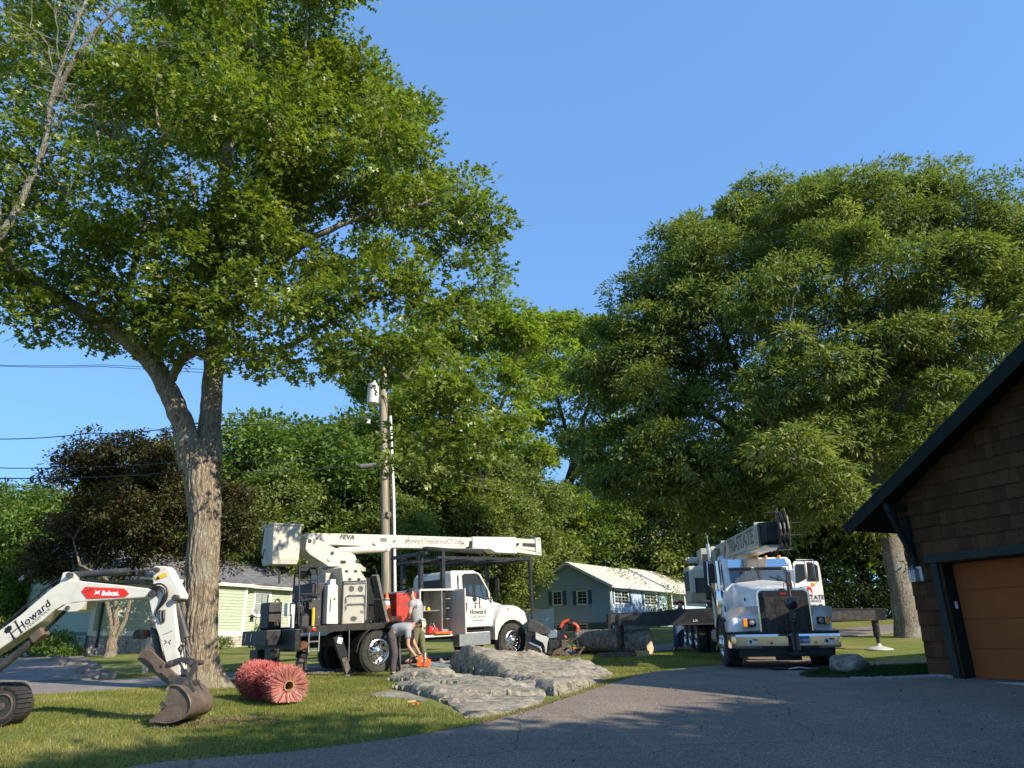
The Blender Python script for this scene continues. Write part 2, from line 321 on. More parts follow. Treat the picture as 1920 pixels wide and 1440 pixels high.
# street
SL = [(-40, 12.2), (-20, 13.6), (-12, 14.3), (-9.9, 14.9), (-8.3, 15.9), (-6.6, 17.6), (-5.4, 18.7), (-3.0, 20.2), (0, 21.9), (3, 22.2), (5, 22.6), (9, 24.5), (20, 30), (40, 44)]
def offs(pl, w):
    o = []
    for i, p in enumerate(pl):
        a = Vector(pl[max(i-1, 0)]); b = Vector(pl[min(i+1, len(pl)-1)]); d = (b-a).normalized(); o.append((p[0]-d.y*w, p[1]+d.x*w))
    return o
SW = [(-40, 17), (-20, 18.2), (-12.5, 18.9), (-10.2, 19.0), (-7.8, 19.9), (-6.3, 20.9), (-4.2, 22.2), (0, 24.2), (3, 24.6), (5, 25.0), (8.4, 27), (19, 33.5), (38, 48)]
STREET = SL+SW[::-1]
sheet('street', STREET, M['road'], .02)
SIDE = [(-13.2, 18.95), (-10.6, 19.1), (-11.5, 21), (-13.5, 24.5), (-16.5, 29), (-19.5, 34), (-25, 35), (-21, 28), (-17.5, 22.5)]
sheet('side_driveway', SIDE, M['road'], .045)
# grass island beside the garage
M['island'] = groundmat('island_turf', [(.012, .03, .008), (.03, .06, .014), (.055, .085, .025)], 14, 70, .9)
ISL2 = [(5.3, 14.35), (5.3, 14.0), (5.75, 13.8), (6.4, 13.75), (7.5, 14.0), (9.5, 14.95), (12, 16.0), (12.3, 16.4), (9.6, 15.95), (7.9, 15.75), (6.6, 15.5), (5.8, 15.0)]
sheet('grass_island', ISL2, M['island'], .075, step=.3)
# brown edge strip where the lawn meets the driveway
# ---- grass blades
M['blade'] = leafmat('grass_blades', [(.06, .09, .012), (.13, .155, .024), (.26, .245, .065), (.48, .39, .18)], .3, .6, spec=.2)
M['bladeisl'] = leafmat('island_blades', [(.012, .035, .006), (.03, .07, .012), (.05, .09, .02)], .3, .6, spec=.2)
def blades(name, poly_in, polys_out, n, h, w, m, seed, wpow=1.0, lift=0):
    rg = np.random.default_rng(seed); xs = [p[0] for p in poly_in]; ys = [p[1] for p in poly_in]
    X = rg.uniform(min(xs), max(xs), n*3); u = rg.uniform(0, 1, n*3)**wpow; Y = min(ys)+u*(max(ys)-min(ys))
    ok = inpoly(X, Y, poly_in)
    for p in polys_out: ok &= ~inpoly(X, Y, p)
    X = X[ok][:n]; Y = Y[ok][:n]; k = len(X); Z = gz(X, Y)+lift
    d1 = np.sin(X*1.3+2*np.sin(Y*.9))*np.cos(Y*1.7+X*.6)+.5*np.sin(X*5.1+Y*3.3)*np.cos(Y*6.1)
    H = h*rg.uniform(.45, 1.2, k)*(1+.25*d1*.6)
    a = rg.uniform(0, 2*np.pi, k); wv = np.stack([np.cos(a), np.sin(a), np.zeros(k)], 1)*w*rg.uniform(.6, 1.3, k)[:, None]
    b = rg.uniform(0, 2*np.pi, k); ln = np.stack([np.cos(b), np.sin(b), np.zeros(k)], 1)*(H*rg.uniform(.1, .8, k))[:, None]
    P = np.stack([X, Y, Z-.004], 1); T = P+ln; T[:, 2] += H
    V = np.stack([P-wv/2, P+wv/2, T], 1).reshape(-1, 3)
    c = np.clip(.45+.22*d1+rg.normal(0, .2, k), 0, 1)
    return npmesh(name, V, np.arange(3*k), np.full(k, 3), m, rnd=c, kind='stuff')
ROCKP = [gxy(690, 1303), gxy(760, 1313), gxy(830, 1330), gxy(880, 1348), gxy(940, 1342), gxy(1010, 1322), gxy(1060, 1312), gxy(1130, 1277), gxy(1090, 1262), gxy(1000, 1238), gxy(860, 1232), gxy(800, 1250), gxy(760, 1270), gxy(745, 1290)]
near = [(-13, 6.2), (8, 6.2), (9, 24), (-13, 20)]
# ================================================================ trees
M['bark'] = barkmat('oak_bark', (.10, .075, .052), (.37, .295, .21), 5, (.31, .31, .24))
M['bark2'] = barkmat('grey_bark', (.09, .078, .06), (.33, .29, .23), 6, (.36, .37, .33))
M['barkd'] = barkmat('dark_bark', (.02, .018, .015), (.07, .06, .05), 6)
M['twig'] = mat('dead_twigs', (.3, .27, .22), .9, var=.3)
LF = {
 'oak': leafmat('oak_leaves', [(.075, .11, .016), (.145, .195, .026), (.22, .275, .04), (.36, .38, .10)], .42, .38, spec=.5),
 'oak2': leafmat('glossy_oak_leaves', [(.07, .10, .026), (.135, .18, .044), (.22, .26, .068), (.34, .35, .12)], .35, .52, spec=.3),
 'maple': leafmat('maple_leaves', [(.085, .125, .014), (.16, .215, .024), (.25, .305, .04), (.38, .42, .08)], .5, .45, spec=.4),
 'dull': leafmat('woodland_leaves', [(.055, .10, .018), (.105, .17, .03), (.165, .23, .045), (.27, .32, .08)], .35, .5, spec=.35),
 'copper': leafmat('copper_leaves', [(.024, .032, .009), (.048, .054, .014), (.07, .064, .018), (.12, .095, .028)], .25, .5, tcol=(1.8, 1.0, .5), spec=.3),
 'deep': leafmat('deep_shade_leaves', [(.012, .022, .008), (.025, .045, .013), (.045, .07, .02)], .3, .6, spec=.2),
 'shrub': leafmat('shrub_leaves', [(.03, .07, .012), (.06, .13, .02), (.1, .2, .03)], .3, .35, spec=.5),
}
TPL = {
 'oak': (np.array([(0, 0, 0), (.5, .10, .0), (1, 0, -.06), (.5, -.10, 0), (.1, 0, .012), (.38, .36, .07), (.5, 0, .012), (.5, 0, .02), (.78, .36, .05), (.86, 0, .0), (.1, 0, .016), (.38, -.36, .07), (.5, 0, .016), (.5, 0, .024), (.78, -.36, .05), (.86, 0, .004)]),
         [(0, 1, 2, 3), (4, 6, 5), (7, 9, 8), (10, 11, 12), (13, 14, 15)]),
 'leaf': (np.array([(0, 0, 0), (.5, .3, .1), (1, 0, -.05), (.5, -.3, .1)]), [(0, 1, 2, 3)]),
 'star': (np.array([(0, 0, 0), (.25, .5, .08), (.5, .16, .02), (1, 0, -.05), (.5, -.16, .02), (.25, -.5, .08)]), [(0, 1, 2), (0, 2, 3, 4), (0, 4, 5)]),
 'slim': (np.array([(0, 0, 0), (.45, .17, .05), (1, 0, -.1), (.45, -.17, .05)]), [(0, 1, 2, 3)]),
}
def unit(a): return a/np.maximum(1e-9, np.linalg.norm(a, axis=1))[:, None]
def leafcloud(name, C, O, per, size, rad, m, parent, rg, tpl='leaf', droop=.25, flat=.6, spread=1., clump_rnd=None, upb=.85):
    """C clump centres, O outward directions, per leaves per clump"""
    n = len(C)*per; c = np.repeat(C, per, 0); o = np.repeat(O, per, 0)
    off = rg.normal(0, 1, (n, 3)); off[:, 2] *= flat; off = off*rad*.55
    p = c+off; a = unit(off*1.0/rad+o*.7+rg.normal(0, .45*spread, (n, 3))+np.array([0, 0, -droop]))
    nn = rg.normal(0, .5*spread, (n, 3))+np.array([0, 0, upb])+o*.35; nn = unit(nn-a*(nn*a).sum(1)[:, None]); b = np.cross(nn, a)
    s = size*rg.uniform(.65, 1.25, n)
    T, FS = TPL[tpl]; k = len(T)
    V = p[:, None, :]+s[:, None, None]*(T[None, :, 0, None]*a[:, None]+T[None, :, 1, None]*b[:, None]+T[None, :, 2, None]*nn[:, None])
    base = (np.arange(n)*k)[:, None]; ff = []; sz = []; 
    pat = np.concatenate([np.array(f) for f in FS]); flat_f = (base+pat[None]).ravel(); sizes = np.tile([len(f) for f in FS], n)
    cr = np.repeat(rg.normal(0, .16, len(C)) if clump_rnd is None else clump_rnd, per)
    rn = np.clip(.45+cr+rg.normal(0, .16, n), 0, 1)
    return npmesh(name, V.reshape(-1, 3), flat_f, sizes, m, parent, rnd=np.repeat(rn, len(FS)), kind='stuff')
def blob_clumps(blobs, rg, dens, sub_r, per_sub, gap=.0, low=-.35):
    """blobs (x,y,z,r[,squash]) -> sub-blobs on their shells -> clumps on the sub-blobs' upper shells"""
    S = []
    for bl in blobs:
        x, y, z, r = bl[:4]; sq = bl[4] if len(bl) > 4 else .8
        k = max(2, int(dens*r*r)); d = unit(rg.normal(0, 1, (k, 3)))
        d = d[d[:, 2] > low-.5*rg.uniform(0, 1, len(d))]
        rr = r*rg.uniform(.25, 1, len(d))**(.45); S.append(np.array([x, y, z])+d*rr[:, None]*np.array([1, 1, sq]))
    S = np.concatenate(S)
    if gap:
        q = np.sin(S[:, 0]*1.1+3)*np.sin(S[:, 1]*1.3+1)*np.sin(S[:, 2]*1.2+2)+.4*np.sin(S[:, 0]*2.7)*np.sin(S[:, 2]*2.9); S = S[q > -1+gap+rg.normal(0, .12, len(S))]
    cen = S.mean(0); k = per_sub
    d = unit(rg.normal(0, 1, (len(S)*k, 3))+np.array([0, 0, .45])); sr = np.repeat(sub_r*rg.uniform(.6, 1.3, len(S)), k)
    c = np.repeat(S, k, 0)+d*sr[:, None]*np.array([1, 1, .62]); cr = np.repeat(rg.normal(0, .1, len(S)), k)+rg.normal(0, .1, len(c))
    return S, c, d, cr
def limb_mesh(mb, pts, radii, n=10, jit=.0, rg=None, sub=4):
    """smooth limb through points (Catmull-Rom)"""
    P = [Vector(p) for p in pts]; out = []; rr = []
    for i in range(len(P)-1):
        p0 = P[max(i-1, 0)]; p1 = P[i]; p2 = P[i+1]; p3 = P[min(i+2, len(P)-1)]
        for k in range(sub):
            t = k/sub; q = .5*((2*p1)+(-p0+p2)*t+(2*p0-5*p1+4*p2-p3)*t*t+(-p0+3*p1-3*p2+p3)*t**3)
            out.append(q); rr.append(radii[i]*(1-t)+radii[i+1]*t)
    out.append(P[-1]); rr.append(radii[-1])
    if rg is not None:
        for i in range(1, len(out)-1): out[i] = out[i]+Vector(rg.normal(0, jit, 3))
    mb.tube(out, rr, n); return out, rr
def grow(mb, nodes, S, rg, r0=.03, r1=.012, n=5, limit=None):
    """attach every sub-blob to the nearest grown node"""
    N = np.array([list(p) for p in nodes]); root = N[0]
    order = np.argsort(np.linalg.norm(S-N.mean(0), axis=1)); cost = np.zeros(len(N))
    for i in order[:limit]:
        s = S[i]; d = np.linalg.norm(N-s, axis=1)+np.maximum(0, N[:, 2]-s[2])*.8+cost*.25; j = int(np.argmin(d)); a = N[j]
        L = np.linalg.norm(s-a)
        if L < .25: continue
        mid = (a+s)/2+rg.normal(0, .07, 3)*L+np.array([0, 0, .08*L]); q1 = a*.55+mid*.45+rg.normal(0, .03, 3)*L; q2 = mid*.45+s*.55+rg.normal(0, .04, 3)*L
        ra = min(.09, r0+.012*L); mb.tube([a, q1, mid, q2, s], [ra, ra*.8, ra*.6, ra*.42, r1], n, cap=False)
        N = np.concatenate([N, [q1, mid, q2, s]]); cost = np.concatenate([cost, cost[j]+np.array([.25, .5, .75, 1])*L])
    return N
def bl(lst, Y=None):
    o = []
    for b in lst:
        x, y, YY, r = b[:4]; p = at(x, y, YY); o.append((*p, r, *(b[4:])))
    return o
# ---------------- the near oak
rg = np.random.default_rng(7)
base = G(368, 1292); tb = Vector((float(base[0]), float(base[1]), float(base[2])))
TY = float(base[1])
oak = thing('oak_tree', 'big oak with a forked trunk rising from the lawn behind the excavator', 'tree', tb)
def rel(p): return Vector(p)-tb
mb = MB(); nodes = []
trunk_px = [((372, 1286, TY), .43), ((371, 1235, TY), .37), ((374, 1150, TY), .355), ((378, 1060, TY), .345), ((383, 980, TY), .345), ((381, 930, TY), .38), ((377, 880, TY), .38), ((376, 830, TY), .36)]
# bark relief: dense trunk tube with ridges
P = [Vector(at(*p)) for p, r in trunk_px]; P[0].z = tb.z-.1; RR = [r for p, r in trunk_px]
ns, nr = 96, 150; Vt = []
for i in range(nr+1):
    t = i/nr*(len(P)-1); k = min(int(t), len(P)-2); u = t-k
    c = P[k].lerp(P[k+1], u); r = RR[k]*(1-u)+RR[k+1]*u; hgt = c.z-tb.z
    for j in range(ns):
        a = 2*math.pi*j/ns
        fl = math.exp(-max(0, hgt)/.28)*(.16+.13*math.sin(5*a+.6)+.08*math.sin(3*a))
        z = c.z*1.4; rid = abs(math.sin(11*a+1.6*math.sin(z*1.9+a*2)+.8*math.sin(z*4.1)))**.6*.022+.014*math.sin(23*a+3*math.sin(z*3))
        big = .025*math.sin(2*a+z*.7)+.02*math.sin(3*a-z*1.1)
        seam = -.075*math.exp(-((math.atan2(math.sin(a+2.0+.06*hgt), math.cos(a+2.0+.06*hgt)))/.09)**2)*(hgt < 3.6)
        rr = r+fl+rid-.02+big+seam
        Vt.append((c.x+rr*math.cos(a)-tb.x, c.y+rr*math.sin(a)-tb.y, c.z-tb.z))
Ft = [(i*ns+j, i*ns+(j+1) % ns, (i+1)*ns+(j+1) % ns, (i+1)*ns+j) for i in range(nr) for j in range(ns)]
tr = MB().add(Vt, Ft+[tuple(range(nr*ns, (nr+1)*ns))]).build('trunk', M['bark'], oak, smooth=True, angle=180)
mb = MB()
limbs = [
 ([(362, 880, 15.6), (345, 800, 15.5), (318, 735, 15.4), (292, 690, 15.3), (255, 650, 15.1), (205, 612, 14.9), (140, 575, 14.7), (90, 545, 14.5), (30, 500, 14.2), (-40, 430, 14)], [.30, .24, .225, .21, .195, .165, .14, .12, .10, .06]),
 ([(390, 870, 15.8), (394, 790, 15.9), (400, 710, 15.9), (404, 620, 16), (408, 520, 16), (412, 400, 16), (430, 270, 16), (455, 120, 16), (480, -60, 16)], [.31, .245, .235, .22, .2, .17, .14, .11, .06]),
 ([(318, 718, 15.4), (332, 690, 15.2), (352, 668, 15.0), (392, 655, 14.8), (440, 640, 14.4)], [.11, .1, .09, .07, .04]),
 ([(285, 682, 15.3), (290, 640, 15.1), (318, 600, 15), (335, 560, 14.8), (355, 520, 14.6), (385, 480, 14.4), (430, 430, 14)], [.13, .12, .11, .1, .09, .07, .05]),
 ([(200, 612, 14.9), (215, 580, 14.8), (238, 545, 14.7), (250, 510, 14.5), (270, 420, 14)], [.1, .09, .08, .07, .04]),
 ([(402, 650, 16), (440, 662, 15.9), (490, 660, 15.7), (560, 640, 15.4), (620, 600, 15), (700, 560, 14.8)], [.1, .09, .08, .07, .055, .04]),
 ([(405, 600, 16), (450, 560, 15.8), (500, 515, 15.6), (540, 480, 15.4), (600, 440, 15), (700, 400, 15), (800, 380, 15.4)], [.14, .13, .12, .1, .08, .06, .04]),
 ([(410, 450, 16), (470, 380, 16), (560, 300, 16), (650, 220, 16), (720, 170, 16)], [.12, .1, .08, .06, .03]),
 ([(410, 560, 16), (350, 430, 16.2), (280, 330, 16.5), (220, 220, 16.5)], [.12, .1, .07, .04]),
 ([(620, 600, 15), (680, 640, 14.3), (740, 690, 13.8), (800, 740, 13.4), (850, 790, 13.2)], [.05, .045, .035, .025, .015]),
]
nodes = []
for pts, rad in limbs:
    o_, r_ = limb_mesh(mb, [rel(at(*p)) for p in pts], rad, 12, .012, rg, 5); nodes += o_
blobs = bl([(260, 40, 15, 3.0), (430, -60, 15.5, 3.2), (500, 130, 15, 2.9), (610, 130, 16, 1.7), (660, 210, 15.5, 1.7), (420, 290, 13.6, 2.6), (600, 330, 14.6, 2.6), (720, 200, 16.5, 1.25), (740, 320, 16, 1.7),
 (800, 330, 16.2, 1.2), (810, 430, 16, 1.5), (865, 420, 16, 1.0), (900, 480, 16, .95), (935, 475, 15.8, .55), (700, 480, 15.4, 1.8), (560, 480, 14.5, 1.7), (240, 300, 14.2, 2.5), (100, 380, 14, 1.9), (350, 440, 14, 1.8),
 (150, 560, 14.8, 1.0), (90, 585, 14.7, .8), (280, 560, 14.8, 1.1), (400, 580, 14.4, 1.25), (520, 600, 14.8, 1.15), (610, 590, 14.6, 1.2), (700, 600, 14.5, 1.15), (780, 560, 14.8, 1.1), (60, 530, 14.3, .8), (130, 610, 14.6, .7), (195, 560, 14.5, .9), (110, 500, 14.2, .9), (250, 610, 14.6, .6), (330, 600, 14.4, .8), (20, 560, 14.4, .6), (200, 480, 14, 1.1), (850, 540, 15.2, .95),
 (215, 640, 14.9, .55), (330, 650, 14.6, .7), (470, 660, 14.6, .7), (560, 670, 14.3, .75), (640, 690, 14, .7), (20, 480, 14.2, 1.0), (-120, 420, 14, 1.8), (300, 510, 14.6, 1.1), (360, 545, 14.3, 1.0), (440, 545, 14.3, 1.1), (490, 470, 14.2, 1.2), (390, 490, 14, 1.1), (330, 440, 14.4, 1.1), (420, 625, 14.6, .8), (240, 570, 14.6, .7), (510, 545, 14.4, 1.0), (350, 200, 16, 2.2), (470, 240, 15.5, 1.8), (540, 380, 14.8, 1.7), (640, 400, 15, 1.6), (420, 60, 18.5, 3), (600, 260, 18.5, 2.6), (300, 250, 18.5, 2.8),
 (120, 150, 17.5, 2.6), (560, 20, 14, 2.0), (880, 500, 15.6, .8),
 (790, 665, 15.2, .7), (860, 600, 14.9, .8), (700, 665, 13.8, .5), (760, 680, 13.6, .85), (812, 770, 13.3, .7), (830, 790, 13.2, .65), (860, 840, 13.2, .5), (800, 860, 13.2, .35)])
S, C, D, cr = blob_clumps(blobs, rg, 3.3, .56, 23, gap=.04)
Sr = S-np.array(tb); grow(mb, nodes, Sr, rg, .022, .008, 5, limit=700)
mb.build('limb', M['bark'], oak, smooth=True)
print('oak clumps', len(C))
leafcloud('crown', C-np.array(tb), D, 11, .182, .25, LF['oak'], oak, rg, 'oak', droop=.35, flat=.55, clump_rnd=cr)
# ---------------- tree at the left edge of the view, with dead twigs
rg = np.random.default_rng(11)
b2 = Vector((-12.2, 13.2, gz(-12.2, 13.2)))
t2 = thing('oak_tree', 'leaning oak with pale bark and bare dead twigs at the left edge of the photo', 'tree', b2)
mb = MB(); nodes = []
for pts, rad in [([(-640, 1300, 13.2), (-420, 1000, 13), (-220, 700, 12.7), (-80, 520, 12.5), (-10, 452, 12.4), (28, 400, 12.4), (55, 340, 12.4), (84, 270, 12.4), (96, 190, 12.4), (120, 110, 12.3), (150, 30, 12.3), (190, -80, 12.3)], [.4, .24, .17, .12, .085, .068, .062, .056, .05, .042, .032, .018]),
                 ([(-20, 455, 12.4), (-5, 400, 12.3), (-20, 330, 12.2), (-60, 200, 12)], [.1, .07, .06, .04]), ([(96, 190, 12.4), (160, 80, 12.2), (230, 10, 12)], [.06, .04, .02])]:
    P = [rel_ for rel_ in [Vector(at(*p))-b2 for p in pts]]
    if rad[0] == .4: P[0] = Vector((0, 0, -.1))
    o_, r_ = limb_mesh(mb, P, rad, 10, .01, rg, 5); nodes += o_
blobs = bl([(60, 60, 12.6, 1.3), (-80, 100, 12.4, 1.8), (0, 230, 12.6, 1.2), (70, 330, 12.2, .7), (20, 120, 12.2, 1.0), (-150, 300, 12.4, 1.8), (-260, 150, 12.4, 2), (150, -60, 12.4, 1.4), (-60, -80, 12.4, 2.2), (10, 390, 12.1, .6), (110, 250, 12, .5), (-250, 450, 12.4, 1.4)])
S, C, D, cr = blob_clumps(blobs, rg, 5, .38, 9, gap=.25)
grow(mb, nodes, S-np.array(b2), rg, .018, .007, 5, limit=200)
mb.build('trunk', M['bark2'], t2, smooth=True)
leafcloud('crown', C-np.array(b2), D, 10, .155, .25, LF['oak'], t2, rg, 'oak', droop=.3, flat=.55, clump_rnd=cr)
mb = MB()
def dead(mb, p, d, L, r, dep):
    pts = [p]; q = p.copy(); dd = d.copy()
    for i in range(5):
        dd = (dd+Vector(rg.normal(0, .2, 3))).normalized(); q = q+dd*L/5; pts.append(q.copy())
        if dep and i > 0: dead(mb, q, (dd+Vector(rg.normal(0, .7, 3))).normalized(), L*.55, r*.6, dep-1)
    mb.tube(pts, [r*(1-.16*i) for i in range(6)], 4, cap=False)
for (x, y, Y, tx, ty) in [(90, 150, 12.2, 180, 100), (96, 180, 12.2, 190, 150), (100, 130, 12.1, 60, 40), (110, 110, 12.1, 120, 0), (90, 240, 12.1, 190, 130), (80, 270, 12.0, 150, 200), (190, 100, 12.0, 270, 120), (60, 70, 12, 0, 20), (70, 60, 12, 30, 70)]:
    p = Vector(at(x, y, Y))-b2; q = Vector(at(tx, ty, Y-.3))-b2; dead(mb, p, (q-p).normalized(), (q-p).length*1.1, .013, 2)
mb.build('dead_twigs', M['twig'], t2, kind='stuff')
# ---------------- big oaks on the right
def bigtree(name, label, bpx, bY, limbs, blist, seed, dens, sub_r, per_sub, per, size, rad, lm, bark, tpl='slim', gap=.25, gl=500, droop=.45, K=1.0):
    bY *= K; limbs = [([(a, b_, c*K) for a, b_, c in pts], [r*K for r in rad_]) for pts, rad_ in limbs]; blist = [(b_[0], b_[1], b_[2]*K, b_[3]*K) for b_ in blist]; size *= K; rad *= K; sub_r *= K; dens /= K*K
    rg = np.random.default_rng(seed); p = at(bpx, 1200, bY); b = Vector((float(p[0]), bY, gz(float(p[0]), bY)))
    t = thing(name, label, 'tree', b); mb = MB(); nodes = []
    for k, (pts, rad_) in enumerate(limbs):
        P = [Vector(at(*q))-b for q in pts]
        if k == 0: P[0] = Vector((0, 0, -.15)); 
        o_, r_ = limb_mesh(mb, P, rad_, 12 if k == 0 else 8, .02, rg, 4); nodes += o_
    S, C, D, cr = blob_clumps(bl(blist), rg, dens, sub_r, per_sub, gap=gap)
    grow(mb, nodes, S-np.array(b), rg, .03, .012, 5, limit=gl)
    mb.build('trunk', bark, t, smooth=True)
    leafcloud('crown', C-np.array(b), D, per, size, rad, lm, t, rg, tpl, droop=droop, flat=.5, clump_rnd=cr)
    print(name, len(C)*per); return t
bigtree('oak_tree', 'huge round-topped oak with a thick leaning trunk behind the shingled garage', 1703, 24.6,
 [([(1703, 1195, 24.6), (1690, 1110, 24.6), (1672, 1020, 24.8), (1652, 940, 25), (1640, 885, 25.1)], [.43, .36, .33, .31, .29]),
  ([(1642, 890, 25), (1618, 800, 25), (1606, 740, 25), (1590, 650, 25.2), (1585, 560, 25.5), (1600, 440, 26)], [.3, .24, .2, .16, .12, .06]),
  ([(1642, 890, 25), (1665, 830, 24.8), (1690, 760, 24.8), (1730, 690, 25), (1755, 600, 25.2), (1770, 470, 25.8)], [.27, .22, .2, .16, .12, .05]),
  ([(1690, 760, 24.8), (1660, 700, 24.4), (1690, 640, 24), (1650, 540, 24)], [.12, .1, .08, .04]),
  ([(1606, 740, 25), (1560, 690, 24.6), (1520, 640, 24.2), (1480, 600, 24)], [.13, .11, .08, .04]),
  ([(1652, 940, 25), (1580, 900, 24.2), (1520, 890, 23.6)], [.14, .09, .04])],
 [(1600, 430, 27, 2.6), (1560, 400, 28, 2.2), (1700, 420, 27, 2.8), (1790, 420, 27.5, 2.4), (1860, 480, 27, 2.4), (1950, 520, 27, 2.6), (1650, 380, 28, 1.9), (1780, 370, 28.5, 1.6), (1500, 460, 27, 2.4),
  (1560, 520, 24.6, 2.0), (1680, 520, 24, 2.2), (1800, 560, 24, 2.4), (1900, 620, 24, 2.4), (1470, 580, 25, 1.9), (1560, 640, 23.8, 1.5), (1680, 660, 23.6, 1.5), (1790, 680, 23.6, 1.9), (1880, 760, 23.6, 1.8), (1740, 790, 23, 1.6),
  (1560, 740, 23.4, 1.3), (1480, 700, 24, 1.5), (1620, 850, 22.8, 1.1), (1540, 860, 23, 1.4), (1700, 880, 23, 1.2), (1480, 820, 24, 1.3), (1600, 960, 22.6, 1.1), (1520, 950, 23.4, 1.1), (1830, 850, 24, 1.6), (1950, 800, 25, 2), (1660, 1000, 24, .8), (1690, 1020, 25.5, .8), (1980, 620, 26, 2.5), (1620, 600, 25.6, 2.2), (1700, 700, 25.4, 2.0), (1500, 760, 26, 1.7), (1570, 820, 25.4, 1.5), (1650, 930, 25.8, 1.0), (1780, 790, 25.4, 1.7), (1840, 900, 25, 1.2)],
 21, 3.0, 1.0, 44, 14, .215, .23, LF['oak2'], M['bark2'], 'slim', gap=.12)
bigtree('oak_tree', 'dense dark oak with drooping boughs over the blue house, left of the garage oak', 1440, 31,
 [([(1450, 1180, 31), (1440, 1050, 31), (1432, 900, 31), (1428, 790, 31)], [.5, .4, .36, .33]),
  ([(1428, 790, 31), (1400, 730, 31), (1370, 660, 31), (1340, 560, 31)], [.2, .18, .13, .06]),
  ([(1428, 790, 31), (1440, 720, 31), (1450, 620, 31.5), (1440, 500, 32)], [.22, .18, .13, .06]),
  ([(1430, 860, 31), (1370, 810, 30.5), (1320, 770, 30), (1250, 740, 29.6)], [.16, .13, .1, .05]),
  ([(1432, 900, 31), (1360, 880, 30), (1290, 850, 29), (1200, 830, 28.6)], [.15, .12, .08, .04])],
 [(1340, 450, 32, 2.6), (1420, 410, 32.5, 2.7), (1490, 400, 32, 2.2), (1280, 510, 31.5, 2.2), (1250, 560, 31, 2.2), (1360, 530, 30, 2.8), (1450, 520, 29.6, 2.2), (1200, 620, 31, 1.9), (1280, 640, 29.5, 2.6), (1180, 700, 31, 2.2),
  (1140, 760, 31.5, 1.6), (1230, 760, 29, 2.2), (1160, 850, 30, 1.9), (1240, 880, 28, 1.9), (1310, 890, 27.5, 1.7), (1170, 920, 30, 1.2), (1260, 940, 28.6, 1.2), (1340, 945, 28.6, 1.2), (1420, 950, 28.5, 1.5), (1400, 640, 29.5, 1.8), (1450, 690, 29.5, 1.4),
  (1390, 860, 29, 1.1), (1140, 910, 31, 1.3), (1215, 560, 31.5, 1.4), (1130, 640, 32, 1.0), (1400, 770, 32, 1.7), (1320, 700, 32, 1.9), (1270, 800, 31, 1.8), (1480, 880, 30, 1.5), (1220, 680, 31, 1.6), (1500, 980, 28.5, 1.1)],
 22, 3.0, 1.1, 42, 14, .245, .26, LF['oak2'], M['barkd'], 'slim', gap=.14)
# ---------------- maples in the middle
bigtree('maple_tree', 'bright green maple with two dark bare trunks behind the bucket truck cab', 905, 38,
 [([(905, 1190, 38), (906, 1060, 38), (905, 960, 38), (900, 870, 38), (890, 780, 38)], [.4, .34, .32, .27, .2]),
  ([(905, 960, 38), (882, 880, 37.6), (880, 820, 37.4), (840, 740, 37)], [.2, .18, .12, .05]),
  ([(900, 870, 38), (870, 760, 38.5), (860, 680, 39), (850, 600, 39)], [.14, .12, .09, .05]),
  ([(900, 870, 38), (930, 790, 38), (960, 700, 38), (980, 630, 38)], [.14, .12, .08, .04])],
 [(860, 620, 39, 2.5), (900, 560, 40, 1.6), (930, 640, 38, 2.2), (800, 650, 38, 2.2), (1000, 640, 38, 1.7), (830, 740, 37, 2.2), (920, 740, 36.5, 2.0), (770, 760, 38, 2.2), (850, 850, 37, 1.8), (760, 860, 38, 2), (950, 820, 37, 1.6), (700, 700, 40, 2.4), (1010, 720, 39, 1.6), (900, 930, 38, 1.6), (820, 950, 39, 2), (960, 950, 39.5, 1.6)],
 31, 3.1, .95, 26, 13, .24, .34, LF['maple'], M['barkd'], 'star', gap=.22, K=1.3)
bigtree('maple_tree', 'open-crowned maple with many spreading dark branches above the blue house', 1040, 46,
 [([(1035, 1185, 46), (1045, 1010, 46), (1062, 920, 46), (1075, 870, 46)], [.45, .36, .3, .27]),
  ([(1075, 870, 46), (1090, 800, 46), (1110, 740, 46), (1120, 680, 46)], [.2, .16, .12, .05]),
  ([(1062, 920, 46), (1100, 860, 45), (1150, 800, 44), (1200, 760, 44)], [.16, .13, .1, .05]),
  ([(1045, 1010, 46), (1100, 910, 45.5), (1160, 860, 45), (1220, 850, 45)], [.15, .12, .1, .05]),
  ([(1075, 870, 46), (1060, 800, 46), (1040, 730, 46), (1030, 660, 46)], [.16, .13, .1, .05])],
 [(1060, 640, 47, 2.2), (1110, 650, 47, 2.2), (1000, 680, 46, 2.0), (1130, 620, 48, 1.4), (1060, 740, 46, 1.9), (1150, 730, 45, 2.2), (1000, 860, 45, 1.6), (1000, 950, 46, 1.8), (1080, 960, 45, 1.6), (1150, 900, 45, 1.5), (1090, 700, 46, 2.0), (1020, 620, 47, 1.6), (1150, 820, 45, 1.6), (1030, 800, 46, 1.4), (1090, 830, 47, 1.5), (960, 880, 47, 2)],
 32, 6, .8, 17, 12, .24, .4, LF['maple'], M['barkd'], 'star', gap=.3, K=1.6)
